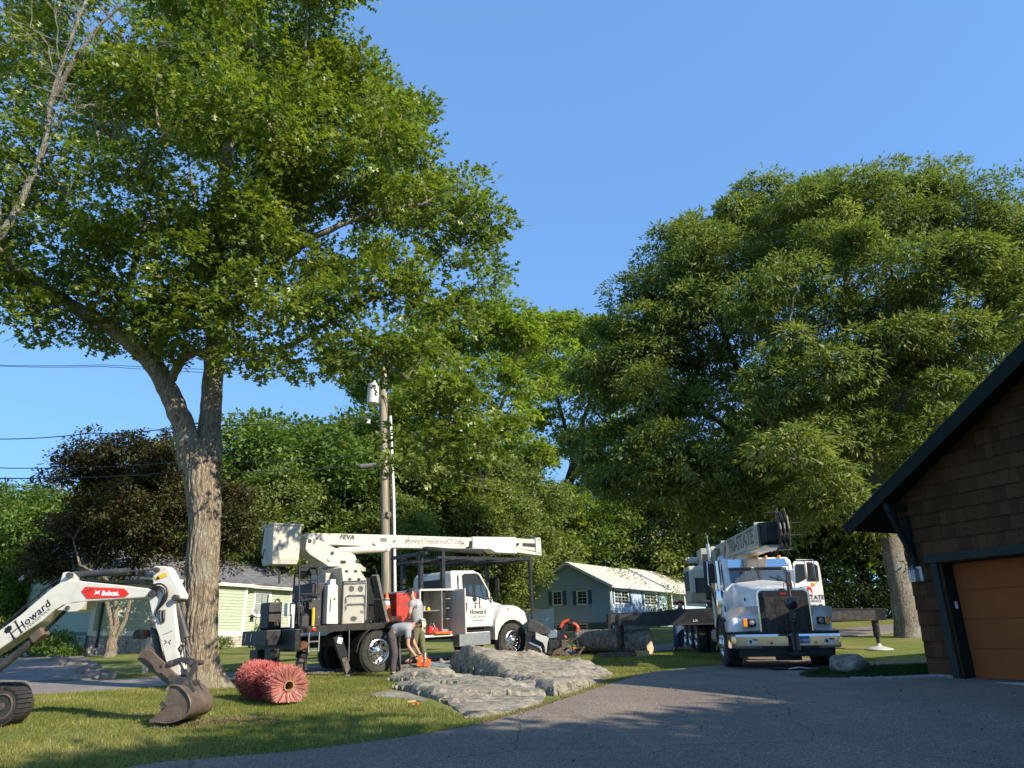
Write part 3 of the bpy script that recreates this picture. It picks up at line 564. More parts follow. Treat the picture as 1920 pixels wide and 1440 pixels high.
# ---------------- prototypes for the wood behind and for the shade trees
def proto(name, label, group, lm, seed, H, Rr, size, nb, bark, per=9, tpl='leaf', squash=.8, bare=.25):
    rg = np.random.default_rng(seed); t = thing(name, label, 'tree', (0, 0, -200), group=group)
    mb = MB(); o_, r_ = limb_mesh(mb, [(0, 0, -.3), (.1, 0, H*.2), (-.1, .1, H*.45), (.1, -.1, H*.8)], [.035*H*.55, .02*H, .015*H, .004*H], 9, .03, rg, 4)
    nodes = list(o_)
    B = []
    for i in range(nb):
        u = bare+(.93-bare)*((i+.5)/nb); prof = math.sin(math.pi*min(1, max(.12, (u-bare)/(1-bare)*.8+.16)))
        a = i*2.4+rg.uniform(-.4, .4); q = Rr*prof*.62
        B.append((q*math.cos(a), q*math.sin(a), H*u, Rr*prof*.5+.4, squash))
    S, C, D, cr = blob_clumps(B, rg, 2.6, .8*Rr/4, 20, gap=.1)
    grow(mb, nodes, S, rg, .03, .012, 4, limit=110); mb.build('trunk', bark, t, smooth=True)
    leafcloud('crown', C, D, per, size, .5*Rr/4, lm, t, rg, tpl, droop=.25, flat=.6, clump_rnd=cr); print(name, len(C)*per); return t
GW = 'trees of the wood behind the houses'
pA = proto('woodland_tree', 'x', GW, LF['dull'], 41, 14, 4.6, .34, 15, M['barkd'])
pB = proto('woodland_tree', 'x', GW, LF['maple'], 42, 13, 4.8, .34, 14, M['barkd'], tpl='leaf')
pC = proto('woodland_tree', 'x', GW, LF['oak2'], 43, 16, 4.4, .34, 16, M['barkd'], squash=1.0, bare=.12)
def put(p, first, px, Y, s, rz, label, sz=None, group=None, X=None):
    o = p if first else copy_tree(p)
    X = float(at(px, 1200, Y)[0]) if X is None else X
    o.location = (X, Y, gz(X, Y)-.2); o.scale = (s, s, sz or s); o.rotation_euler = (0, 0, rz); o['label'] = label
    if group: o['group'] = group
    return o
wood = [(pB, 55, 62, 1.02, 'yellow-green tree rising behind the excavator boom, at the far left of the wood'), (pB, 160, 70, 1.22, 'rounded light green tree between the far left tree and the copper maple'), (pA, -60, 60, 1.0, 'dull green tree cut by the left edge of the photo'),
 (pB, 300, 56, 1.2, 'tall pale green tree showing above the copper maple'), (pA, 440, 52, 1.2, 'tall green tree directly right of the forked oak trunk'), (pB, 560, 58, 1.35, 'full green tree above the raised bucket'), (pA, 640, 48, 1.05, 'green tree just left of the utility pole'),
 (pC, 500, 44, .72, 'low dark tree behind the green house roof'), (pA, 720, 54, 1.25, 'tall green tree directly behind the utility pole'), (pC, 800, 50, .9, 'dark leafy tree right of the utility pole'), (pA, 640, 66, 1.5, 'tallest tree in the back row left of the pole'), (pB, 380, 66, 1.2, 'light green tree half hidden by the forked oak trunk'),
 (pC, 1000, 66, 1.0, 'dark tree behind the left end of the blue house'), (pA, 1100, 74, 1.05, 'dull tree behind the blue house ridge'), (pC, 1230, 76, 1.15, 'dark tree behind the blue house chimney'), (pA, 1340, 76, 1.15, 'tree behind the crane truck boom'), (pC, 1450, 44, .9, 'dark dense tree right behind the crane cab'), (pC, 1540, 44, .9, 'shadowy tree between crane door and garage'),
 (pA, 1640, 42, 1.0, 'tree behind the leaning oak trunk'), (pC, 1760, 40, 1.0, 'dark tree behind the garage roof'), (pC, 880, 60, 1.1, 'deep green tree seen between the maple trunks'), (pA, 1860, 46, 1.2, 'tree seen above the garage eave'), (pC, 260, 50, .75, 'dark tree low behind the copper maple'), (pC, 20, 48, .6, 'low dark tree at the left edge under the wires'), (pA, 28, 36, .6, 'leafy garden tree hiding the left end of the green house'), (pC, 750, 45, .6, 'low dark tree behind the truck bed'), (pC, 940, 50, .7, 'low dark tree left of the blue house gable')]
used = set(); rr = random.Random(3)
for (p, px, Y, s, lab) in wood:
    put(p, id(p) not in used, px, Y, s, rr.uniform(0, 6.28), lab, group=GW); used.add(id(p))
# off-frame trees on the sunny side that shade the drive, garage and crane truck
pS = proto('shade_tree', 'x', None, LF['dull'], 44, 15, 5.2, .34, 16, M['barkd'])
# ---------------- copper maple on the neighbour's lawn
_c = G(211, 1232); CY = float(_c[1]); print('copper Y', CY)
bigtree('copper_maple', 'dark reddish-brown maple splitting into several stems in front of the green house', 211, CY,
 [([(211, 1232, CY), (210, 1205, CY), (212, 1185, CY)], [.26, .19, .17]),
  ([(211, 1190, CY), (206, 1150, CY), (192, 1100, CY), (170, 1040, CY), (140, 960, CY)], [.11, .09, .07, .05, .03]),
  ([(213, 1190, CY), (218, 1150, CY), (216, 1100, CY), (222, 1020, CY), (230, 930, CY)], [.12, .1, .08, .05, .03]),
  ([(216, 1200, CY), (232, 1170, CY), (244, 1130, CY), (260, 1080, CY), (300, 1000, CY)], [.085, .08, .07, .05, .03]),
  ([(216, 1110, CY), (190, 1080, CY-1), (150, 1060, CY-1.5)], [.08, .06, .03])],
 [(230, 880, CY, 2.0), (160, 900, CY, 1.7), (300, 880, CY, 1.9), (260, 960, CY-1, 1.9), (170, 990, CY-.5, 1.7), (340, 960, CY, 1.7), (400, 990, CY+.5, 1.5), (120, 1000, CY+1, 1.0), (120, 1075, CY, .9), (60, 1070, CY+3, 1.0), (160, 1110, CY+.5, .5), (90, 1040, CY+1, .7), (200, 1050, CY, 1.1), (300, 1040, CY, 1.2), (390, 1060, CY+.5, .9), (415, 930, CY+1, 1.1), (430, 1010, CY+1, .9)],
 51, 15.0, .45, 12, 13, .15, .28, LF['copper'], M['bark'], 'leaf', gap=.16, gl=300)
# ---------------- shade trees (outside the frame, sun side)
first = True
for (X, Y, s, lab) in [(15.5, .5, .72, 'garden tree standing right of the driveway near the camera'), (11, -2.5, .84, 'garden tree behind the camera, second from the garage'), (6, -6.5, .84, 'garden tree behind the camera on the lawn side'), (22.5, 5.0, .78, 'garden tree beyond the far side of the garage')]:
    put(pS, first, 0, Y, s, X*1.3, lab, X=X); first = False

# ---------------- the wood far behind, one mass
rg = np.random.default_rng(77); n = 3000
u = rg.uniform(0, 1, n); X = -95+190*u; Y = 84+9*np.sin(X*.07)+rg.uniform(-5, 5, n)-np.abs(X)*.12; top = 9.5+2.2*np.sin(X*.21)+1.4*np.sin(X*.47+1)
Z = gz(X, Y)+top*rg.uniform(0, 1, n)**.8
Cw = np.stack([X, Y, Z], 1); Dw = np.tile(np.array([[0, -.6, .4]]), (n, 1))
fw = leafcloud('far_woods', Cw, Dw, 16, .95, 1.6, LF['dull'], None, rg, 'leaf', flat=.7)
blades('lawn_grass', near, [DRIVE, ROCKP, STREET], 205000, .05, .009, M['blade'], 5, 1.35)
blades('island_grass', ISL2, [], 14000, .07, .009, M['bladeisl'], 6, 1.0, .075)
# ================================================================ vehicles: helpers
class Frame:
    def __init__(s, loc, psi, pitch=0, roll=0):
        s.loc = Vector(loc); s.M = Matrix.Translation(s.loc)@Matrix.Rotation(psi, 4, 'Z')@Matrix.Rotation(-pitch, 4, 'Y')@Matrix.Rotation(roll, 4, 'X'); s.I = s.M.inverted(); s.e = s.M.to_euler()
        s.R3 = s.M.to_3x3()
    def y(s, px, py, yl):
        n = np.array(s.R3@Vector((0, 1, 0))); O = np.array(s.M@Vector((0, yl, 0))); q = s.I@Vector(onplane(px, py, O, n)); return (q.x, q.z)
    def x(s, px, py, xl):
        n = np.array(s.R3@Vector((1, 0, 0))); O = np.array(s.M@Vector((xl, 0, 0))); q = s.I@Vector(onplane(px, py, O, n)); return (q.y, q.z)
    def ys(s, pts, yl): return [s.y(a, b, yl) for a, b in pts]
    def xs(s, pts, xl): return [s.x(a, b, xl) for a, b in pts]
def ccw(p):
    a = sum(p[i][0]*p[(i+1) % len(p)][1]-p[(i+1) % len(p)][0]*p[i][1] for i in range(len(p))); return p if a > 0 else p[::-1]
M['wheelal'] = mat('polished_wheel', (.74, .74, .75), .2, metal=1, var=.12, scale=9, dirt=(.25, .22, .2), dirt_amt=.5, bump=.05)
def wheel(parent, c, side, r=.51, w=.27, dual=False, deep=False, lugs=True, name='wheel', rimm=None):
    """axis along local y; side = -1 or +1 is the outer face"""
    s = side; rr = r*.58
    mb = MB(); prof = [(rr, .02), (rr+.03, .0), (r*.80, -.012), (r*.9, -.004), (r*.965, .03), (r, .06), (r*.985, .075), (r, .085), (r, .13), (r*.975, .14), (r, .15), (r, w-.085), (r*.985, w-.075), (r, w-.06), (r*.965, w-.03), (r*.8, w+.01), (rr, w-.02)]
    mb.lathe((c[0], c[1]-s*0, c[2]), (0, -s, 0), prof, 56)
    if lugs:
        for k in range(64):
            a = 2*math.pi*(k+.5)/64
            for h in (.055, w-.055): mb.box((c[0]+r*math.cos(a), c[1]-s*h, c[2]+r*math.sin(a)), (.022, .06, .028), (0, -a, 0))
    if dual: mb.lathe((c[0], c[1]-s*(w+.06), c[2]), (0, -s, 0), prof, 40)
    t = mb.build(name, M['rubber'], parent, smooth=True, angle=30)
    rb = MB(); f = rr
    if deep: pr = [(f+.012, -.004), (f-.012, -.012), (f-.03, .01), (f-.045, .12), (f*.62, .145), (f*.52, .10), (f*.46, .03), (f*.30, .0), (f*.28, -.03), (f*.12, -.045), (0.001, -.045)]
    else: pr = [(f+.012, -.004), (f-.012, -.012), (f-.035, .0), (f-.05, .045), (f*.72, .055), (f*.62, .02), (f*.55, -.015), (f*.36, -.02), (f*.33, -.07), (f*.15, -.09), (0.001, -.09)]
    rb.lathe((c[0], c[1], c[2]), (0, -s, 0), pr, 48)
    rim = rb.build('rim', rimm or M['wheelal'], t, smooth=True, angle=35)
    hb = MB(); kk = 10; hh = .10 if deep else .045
    for k in range(kk):
        a = 2*math.pi*k/kk; q = (c[0]+f*.76*math.cos(a), c[1]-s*(.112 if deep else .04), c[2]+f*.76*math.sin(a))
        hb.lathe(q, (0, s, 0), [(.001, .012), (.03, .012), (.034, 0)], 10)
    hb.build('hand_hole', M['ink'], t, kind='stuff')
    nb = MB()
    for k in range(kk):
        a = 2*math.pi*(k+.5)/kk; q = Vector((c[0]+f*.5*math.cos(a), c[1]-s*(.06 if deep else -.01), c[2]+f*.5*math.sin(a))); nb.cyl(q, q+Vector((0, s*.04, 0)), .014, 6)
    nb.build('lug_nut', M['chrome'], t, kind='stuff')
    return t
def mesh_grid(name, mb, a, b, c, n, m_, r, matl, parent):
    """diamond expanded-metal sheet spanned by corners a (origin), b, c"""
    a, b, c = Vector(a), Vector(b), Vector(c); u = b-a; v = c-a
    N_ = n+m_
    for sgn in (1, -1):
        for k in range(-m_, n+1):
            p0 = k/n; 
            # line from (p0,0) to (p0+m_/n,1)
            x0, x1 = p0, p0+m_/n; t0, t1 = 0., 1.
            if x0 < 0: t0 = (0-x0)/(x1-x0)
            if x1 > 1: t1 = (1-x0)/(x1-x0)
            if t1 <= t0: continue
            q0 = x0+(x1-x0)*t0; q1 = x0+(x1-x0)*t1
            if sgn < 0: q0, q1 = 1-q0, 1-q1
            mb.beam(a+u*q0+v*t0, a+u*q1+v*t1, r, r*.5)
    return mb.build(name, matl, parent, kind='stuff')
# ================================================================ bucket truck
bt = Frame((-4.07, 19.98, .85), R(41), R(2.5))
T = thing('bucket_truck', 'white tree-service bucket truck with raised boom parked on the grass by the utility pole', 'truck', bt.loc, rot=bt.e)
YS = -1.15
wheel(T, (-.15, -1.17, .51), -1, .51, .27, dual=True, deep=True)
wheel(T, (-.15, 1.17, .51), 1, .51, .27, dual=True, deep=True)
wheel(T, (4.34, -1.13, .51), -1, .51, .28)
wheel(T, (4.34, 1.13, .51), 1, .51, .28)
# chassis
mb = MB(); [mb.box((1.5, s*.43, .82), (7.2, .09, .26)) for s in (-1, 1)]; [mb.box((x, 0, .8), (.12, .8, .18)) for x in (-2, -1, .6, 1.8, 3, 4.6)]
mb.cyl((-.15, -.9, .51), (-.15, .9, .51), .1, 12); mb.sphere((-.15, 0, .51), .22, 8); mb.cyl((4.34, -.9, .5), (4.34, .9, .5), .07, 10); mb.cyl((0, 0, .55), (2.6, 0, .75), .05, 8)
mb.box((1.7, .7, .72), (.9, .5, .5)); mb.build('chassis', M['black'], T, bevel=.008)
# bed deck
mb = MB(); mb.box((-.62, 0, 1.13), (3.25, 2.3, .06)); mb.build('deck', M['black'], T)
mb = MB(); mb.box((-1.2, -1.16, 1.13), (2.1, .03, .15)); mb.prism([(-.15, 1.06), (-.15, 1.205), (1.0, 1.205), (1.0, 1.06), (.62, 1.13), (.2, 1.14)], -1.175, -1.145); mb.box((-.62, 1.16, 1.13), (3.25, .03, .15)); mb.build('bed_rail', M['black'], T)
g = MB(); mesh_grid('tread_plate', g, (-2.22, -1.18, 1.07), (.1, -1.18, 1.07), (-2.22, -1.18, 1.19), 90, 5, .006, M['steel'], T)
mb = MB(); mb.lathe((-1.92, -1.18, 1.13), (0, -1, 0), [(.05, 0), (.05, .02), (.02, .03), (.001, .03)], 16); o = mb.build('marker_light', M['red'], T); 
# tail structure
mb = MB(); mb.box((-2.3, 0, .9), (.14, 2.3, .5)); mb.box((-2.5, .35, .98), (.5, 1.5, .34)); mb.box((-2.36, .9, .55), (.3, .5, .3)); mb.box((-2.36, .7, .42), (.55, .9, .03))
mb.build('rear_bumper', M['black'], T, bevel=.012)
mb = MB(); mb.box((-2.6, -.45, .55), (.25, .3, .35)); mb.build('hitch', M['black'], T, bevel=.01)
for yy in (.5, .85):
    mb = MB(); mb.box((-2.755, yy, 1.0), (.01, .05, .2), (.35, 0, 0)); mb.build('reflector', M['alu'], T)
# side step ladder
mb = MB(); a = bt.y(579, 1185, YS)[0]; b = bt.y(598, 1185, YS)[0]
for x in (a, b): mb.tube([(x, -1.17, 1.06), (x, -1.17, .62)], .018, 6)
for z in (.64, .85): mb.tube([(a, -1.17, z), (b, -1.17, z)], .018, 6)
mb.build('step_ladder', M['alu'], T)
# outriggers (A legs)
def aleg(x0, z0, x1, z1, y):
    mb = MB(); mb.beam((x0, y+.05, z0), (x0*.45+x1*.55, y, z0*.45+z1*.55), .2, .2); o = mb.build('outrigger_leg', M['black'], T, bevel=.01)
    mb = MB(); mb.beam((x0*.5+x1*.5, y, z0*.5+z1*.5), (x1, y-.02, z1), .14, .14); mb.build('inner_leg', M['steel'], o, bevel=.008)
    mb = MB(); mb.box((x1, y-.02, z1-.02), (.34, .3, .05)); mb.build('foot_pad', M['steel'], o, bevel=.006)
    return o
p = bt.y(630, 1193, -1.2); q = bt.y(652, 1264, -1.5); o = aleg(p[0], p[1], q[0]+.12, .06, -1.28)
mb = MB(); mb.box((p[0]+.02, -1.36, p[1]-.1), (.13, .01, .13), (0, .25, 0)); mb.build('decal', M['whiteink'], o)
text('14', .1, M['ink'], o, (p[0]+.02, -1.368, p[1]-.1), (R(90), 0, 0))
p = bt.y(584, 1195, -.9); q = bt.y(561, 1256, -.9); aleg(p[0], p[1], q[0], .1, -.7)
mb = MB(); mb.beam((-2.2, -.7, .9), (-1.95, -.9, .72), .12, .2); mb.build('leg_bracket', mat('rusty_steel', (.2, .09, .05), .8, var=.4), T)
mb = MB(); mb.box((-1.75, -.3, .45), (.06, .35, .5)); mb.build('mud_flap', M['rubber'], T)
mb = MB(); mb.tube([bt.y(655, 1182, -1.18)[:1]+(-1.18,)+bt.y(655, 1182, -1.18)[1:], (bt.y(654, 1240, -1.18)[0], -1.18, .35)], .008, 5); mb.build('rope', M['alu'], T)
# fender arch over rear wheel
mb = MB(); rg_ = []
for k in range(13):
    a = math.pi*(.02+.96*k/12); rg_.append([(-.15+math.cos(a)*.64, y, .5+math.sin(a)*.64) for y in (-1.19, -.55)]+[(-.15+math.cos(a)*.61, y, .5+math.sin(a)*.61) for y in (-.55, -1.19)])
mb.loft(rg_); mb.build('fender', M['black'], T)
# tall rack at the back
def P3(px, py, y): q = bt.y(px, py, y); return (q[0], y, q[1])
mb = MB()
fr = [P3(562, 1062, -1.0), P3(560, 1173, -1.0)], [P3(597, 1063, -1.0), P3(596, 1110, -1.0)], [P3(582, 1058, -.7), P3(582, 1120, -.7)], [P3(553, 1075, -.3), P3(546, 1172, -.3)], [P3(562, 1062, -1.0), P3(597, 1063, -1.0)], [P3(562, 1087, -1.0), P3(597, 1087, -1.0)], [P3(562, 1114, -1.0), P3(600, 1114, -1.0)], [P3(553, 1076, -.3), P3(562, 1070, -1)], [P3(562, 1062, -1), P3(583, 1058, -.3)], [P3(565, 1127, -.9), P3(583, 1123, -.9)]
for a, b in fr: mb.tube([a, b], .022, 6)
mb.build('tool_rack', M['dark'], T)
mb = MB(); x0, z0 = bt.y(562, 1064, -.7); mb.box((x0+.25, -.7, z0-.08), (.55, .25, .16)); mb.cyl((x0+.25, -.95, z0-.09), (x0+.25, -.3, z0-.09), .1, 12); mb.build('winch_box', M['black'], T, bevel=.01)
mb = MB(); x0, z0 = bt.y(535, 1155, -.6); mb.box((-2.35, .35, 1.5), (.35, .5, .62)); mb.build('battery_box', M['dark'], T, bevel=.02)
mb = MB(); x0, z0 = bt.y(553, 1142, -.9); mb.box((x0, -.6, z0), (.2, .2, .3)); mb.box((x0+.3, -.6, z0+.1), (.16, .16, .1)); mb.cyl((x0+.04, -.7, 1.17), (x0+.04, -.7, z0-.1), .05, 8); mb.build('white_jug', M['white'], T, bevel=.02)
mb = MB(); x0, z0 = bt.y(587, 1160, -1.0); mb.cyl((x0, -1.0, 1.17), (x0, -1.0, 1.62), .035, 10); mb.build('yellow_bar', M['yellow'], T)
mb = MB(); rnd = random.Random(4)
for k in range(12): mb.box((-2.1+rnd.uniform(0, .55), -.8+rnd.uniform(-.1, .7), 1.2+rnd.uniform(0, .5)), (rnd.uniform(.06, .2), rnd.uniform(.06, .2), rnd.uniform(.1, .3)))
for k in range(10):
    x = -2.1+rnd.uniform(0, .6); y = -.9+rnd.uniform(0, .6); mb.tube([(x, y, 1.17), (x+rnd.uniform(-.1, .1), y, 1.6), (x+rnd.uniform(-.2, .2), y+.1, 1.9)], .012, 5)
mb.build('valve_bank', M['dark'], T, bevel=.005)
# boxes under the turret
a = P3(572, 1100, -.6); mb = MB(); mb.box((-1.62, -.35, 1.68), (.5, 1.1, 1.05)); mb.build('hydraulic_tank', M['dark'], T, bevel=.02)
for k in range(8):
    mb = MB(); mb.box((-1.62+.12*(k % 4)-.18, -.905, 1.4+.42*(k//4)), (.02, .01, .03)); mb.build('latch', M['alu'], T)
pw = bt.ys([(620, 1086), (630, 1086), (630, 1095), (634, 1098), (634, 1170), (612, 1170), (615, 1098), (619, 1096)], -1.12)
mb = MB(); mb.prism(ccw(pw), -1.12, -.9); wb = mb.build('white_locker', M['white'], T, bevel=.012)
mb = MB(); x0, z0 = bt.y(619, 1135, -1.12); mb.box((x0, -1.125, z0), (.02, .012, .3)); mb.build('handle', M['ink'], wb); mb = MB(); x0, z0 = bt.y(627, 1123, -1.12); mb.cyl((x0, -1.12, z0), (x0, -1.14, z0), .02, 10); mb.build('knob', M['ink'], wb)
# white turret guard with round holes
def facep(pts, y): return [(a, b) for a, b in bt.ys(pts, y)]
body = facep([(640, 1064), (672, 1064), (688, 1088), (688, 1160), (680, 1172), (641, 1172), (643, 1088)], -1.0)
mb = MB(); mb.prism(ccw(body), -1.0, .6); tg = mb.build('turret_housing', M['boomw'], T, bevel=.015)
mb = MB(); holes = [(650, 1071, .05, .03), (667, 1071, .05, .03), (656, 1086, .05, .03), (673, 1086, .05, .03), (659, 1104, .075, .075), (676, 1104, .075, .075), (663, 1160, .09, .06)]
for px, py, rx, rz in holes:
    x0, z0 = bt.y(px, py, -1.01); mb.add([(x0+rx*math.cos(2*math.pi*k/20), -1.008, z0+rz*math.sin(2*math.pi*k/20)) for k in range(20)]+[(x0+rx*math.cos(2*math.pi*k/20), -.985, z0+rz*math.sin(2*math.pi*k/20)) for k in range(20)], [tuple(range(20))]+[(k, k+20, (k+1) % 20+20, (k+1) % 20) for k in range(20)])
mb.build('opening', M['ink'], tg, kind='stuff')
for py, hh in ((1124, .19), (1138, .13)):
    x0, z0 = bt.y(666, py, -1.01); x1, _ = bt.y(648, py, -1.01); w_ = (x0-x1)
    mb = MB(); mb.tube([(x0-w_, -1.03, z0-hh/2), (x0-w_, -1.03, z0+hh*.2), (x0-w_*.85, -1.03, z0+hh/2), (x0+w_*.85, -1.03, z0+hh/2), (x0+w_, -1.03, z0+hh*.2), (x0+w_, -1.03, z0-hh*.4)], .016, 6); mb.build('grab_bar', M['ink'], tg)
mb = MB(); x0, z0 = bt.y(680, 1147, -1.01); mb.box((x0, -1.01, z0), (.13, .006, .06)); mb.build('plate', M['greyink'], tg)
g = MB(); a = P3(646, 1094, -1.09); b = P3(688, 1092, -1.09); c = P3(641, 1168, -1.09); mesh_grid('mesh_screen', g, a, b, c, 18, 16, .006, M['alu'], T)
mb = MB(); 
for q0, q1 in (((643, 1091), (690, 1089)), ((643, 1091), (640, 1171)), ((690, 1089), (688, 1168)), ((640, 1171), (688, 1169))): mb.beam(P3(*q0, -1.08), P3(*q1, -1.08), .035, .035, (0, 1, 0))
mb.build('screen_frame', M['black'], T)
# dark mesh wall + leaning boards
g = MB(); mesh_grid('mesh_screen', g, P3(690, 1084, -1.0), P3(701, 1080, -1.0), P3(690, 1168, -1.0), 7, 24, .01, M['dark'], T)
mb = MB(); mb.box((-.42, 0, 1.75), (.12, 1.9, 1.15)); mb.build('headboard', M['black'], T)
for k in range(4):
    p0 = P3(699+k*2.8, 1078, -1.05-.05*k); p1 = P3(717+k*3.2, 1166, -1.05-.05*k)
    mb = MB(); mb.beam(p0, p1, .03, .075, (1, 0, 0)); mb.build('long_board', mat('weathered_board', (.13, .12, .11), .8, var=.3, stretch=(1, 1, 8)), T)
mb = MB(); mb.tube([P3(699, 1124, -1.2), P3(730, 1125, -1.2)], .022, 6); mb.build('board_rail', M['black'], T); mb = MB(); mb.tube([P3(699, 1066, -1.0), P3(702, 1060, -.6), P3(706, 1072, -1.0), P3(707, 1092, -1)], .014, 6); mb.build('rail_hoop', M['black'], T)
# red smeared box behind the standing worker + tool compartment
mb = MB(); mb.box((.72, -.55, 1.55), (.62, 1.1, .75)); mb.build('red_tool_box', M['redbox'], T, bevel=.015)
mb = MB(); mb.box((.35, -.9, 1.27), (.45, .4, .15)); 
for k in range(9): mb.tube([(.15+.05*k, -1.0, 1.22), (.2+.06*k, -1.05, 1.5+.02*k), (.3+.06*k, -.95, 1.25)], .012, 5)
mb.build('coiled_hose', M['hose'], T)
x0, z1 = bt.y(788, 1105, YS); x1, z0 = bt.y(854, 1193, YS); z1 = 1.99; z0 = .80
mb = MB(); mb.box(((x0+x1)/2, -.3, z1), (x1-x0, 1.7, .05)); mb.box(((x0+x1)/2, -.3, z0), (x1-x0, 1.72, .06)); mb.box((x0, -.3, (z0+z1)/2), (.04, 1.7, z1-z0)); mb.box((x1, -.3, (z0+z1)/2), (.04, 1.7, z1-z0)); mb.build('tool_compartment', M['white'], T, bevel=.006)
mb = MB(); mb.box(((x0+x1)/2, -.55, (z0+z1)/2), (x1-x0-.05, .03, z1-z0-.06)); xm = x0+(x1-x0)*.62; mb.box((xm, -.85, (z0+z1)/2), (.02, .6, z1-z0-.06)); mb.build('liner', M['box_in'], T)
for (fx0, fx1, z) in ((.03, .6, 1.45), (.64, .97, 1.75), (.64, .97, 1.5), (.64, .97, 1.22)):
    mb = MB(); mb.box((x0+(x1-x0)*(fx0+fx1)/2, -.82, z), ((x1-x0)*(fx1-fx0), .5, .02)); mb.build('shelf', M['alu'], T)
mb = MB(); mb.box((x1+.02, -1.38, (z0+z1)/2), (.04, .46, z1-z0)); mb.build('open_door', M['white'], T, bevel=.008)
def item(name, c, d, m, lab, cat, rot=None):
    w = bt.M@Vector(c); mb = MB(); mb.box((0, 0, d[2]/2), d, None, .9); o = mb.build(name, m, None, bevel=.01); o.location = w; o.rotation_euler = bt.e; tag(o, lab, cat); return o
# cab
CY = 1.0
side = bt.ys([(860, 1184), (858, 1070), (866, 1066), (900, 1065), (912, 1069), (930, 1108), (938, 1124), (936, 1176), (933, 1184)], -CY)
sx = [(2.28, .95), (2.28, 2.42), (2.36, 2.52), (3.15, 2.53), (3.28, 2.47), (3.62, 1.98), (3.74, 1.70), (3.78, .95)]
mb = MB(); rings = []
for y, s in ((-1.02, 0), (-.93, .0), (.93, 0), (1.02, 0)):
    rings.append([(x if z < 1.7 else x, y if z < 1.75 else y*.93, z-(.05 if abs(y) > 1 and z > 2.4 else 0)) for x, z in sx])
mb.loft(rings); cab = mb.build('cab', M['white'], T, bevel=.035)
# windows: side, rear, windscreen
def pane(name, pts, y, parent, th=.012, mm=None):
    mb = MB(); mb.prism(ccw(pts), y, y-th); return mb.build(name, mm or M['glass'], parent)
wn = [(2.62, 2.36), (2.68, 2.41), (3.14, 2.42), (3.22, 2.38), (3.52, 1.95), (3.56, 1.72), (3.46, 1.70), (3.2, 1.78), (2.72, 1.82), (2.66, 1.86)]
def door(ys, s):
    mb = MB(); dp = [(2.5, 1.0), (2.5, 2.40), (2.6, 2.46), (3.2, 2.46), (3.30, 2.40), (3.62, 1.9), (3.66, 1.65), (3.66, 1.15), (3.50, 1.0)]
    # door skin as ring round the window
    mb.prism(ccw(dp), s*1.0, s*1.028); d = mb.build('door', M['white'], T, bevel=.012)
    mb = MB(); mb.prism(ccw(wn), s*1.02, s*1.034); mb.build('window', M['glass'], d)
    for a, b in zip(wn, wn[1:]+wn[:1]): pass
    mb = MB(); mb.tube([(a, s*1.034, b) for a, b in wn]+[(wn[0][0], s*1.034, wn[0][1])], .012, 6); mb.build('window_seal', M['ink'], d)
    mb = MB(); mb.beam((3.20, s*1.036, 2.39), (3.36, s*1.036, 1.76), .02, .012); mb.build('window_divider', M['ink'], d)
    mb = MB(); mb.prism(ccw([(2.62, 1.36), (2.62, 1.6), (2.66, 1.64), (2.76, 1.64), (2.78, 1.58), (2.76, 1.4), (2.72, 1.34)]), s*1.03, s*1.042); mb.build('handle_recess', M['dark'], d, bevel=.006)
    mb = MB(); mb.tube([(2.70, s*1.045, 1.40), (2.70, s*1.065, 1.5), (2.70, s*1.045, 1.6)], .014, 6); mb.build('handle', M['ink'], d)
    return d
d1 = door(-1.02, -1); d2 = door(1.02, 1)
text('Howard', .185, M['ink'], d1, (3.16, -1.033, 1.37), (R(90), 0, 0), bold=.003, sx=.95, space=1.05)
text('Tree Service', .095, M['greyink'], d1, (3.16, -1.033, 1.24), (R(90), 0, 0), space=1.1)
text('860-388-0069', .06, M['greyink'], d1, (3.16, -1.033, 1.14), (R(90), 0, 0), space=1.1)
def logo(parent, x, z, y, s, yaw=0, M3=None, col='ink'):
    f = M3 or (lambda a, b: (x+a*s, y, z+b*s)); mb = MB(); rn = random.Random(1)
    def poly(pts): mb.add([f(a, b) for a, b in pts], [tuple(range(len(pts)))])
    poly([(-.34+.30*math.cos(t)*(1+.12*math.sin(5*t)), .36+.24*math.sin(t)*(1+.15*math.sin(7*t))) for t in [2*math.pi*k/28 for k in range(28)]])
    poly([(-.38, -.5), (-.34, .2), (-.28, .2), (-.22, -.5), (-.12, -.55), (-.48, -.55)]); poly([(-.24, -.08), (.26, -.08), (.26, -.0), (-.24, -.0)])
    poly([(.26, -.55), (.26, .55), (.38, .55), (.38, -.55)]); poly([(.18, .5), (.46, .5), (.46, .56), (.18, .56)]); poly([(.18, -.56), (.46, -.56), (.46, -.5), (.18, -.5)])
    return mb.build('tree_emblem', M[col], parent)
logo(d1, 3.14, 1.62, -1.0345, .27)
mb = MB(); mb.prism([(-.55, 1.9), (.55, 1.9), (.5, 2.3), (-.5, 2.3)], 2.27, 2.255, 'yz'); mb.build('rear_window', M['ink'], cab)
mb = MB(); mb.add([(3.33, -.85, 2.40), (3.33, .85, 2.40), (3.73, .9, 1.75), (3.73, -.9, 1.75)], [(0, 1, 2, 3)]); mb.build('windscreen', M['glass'], cab)
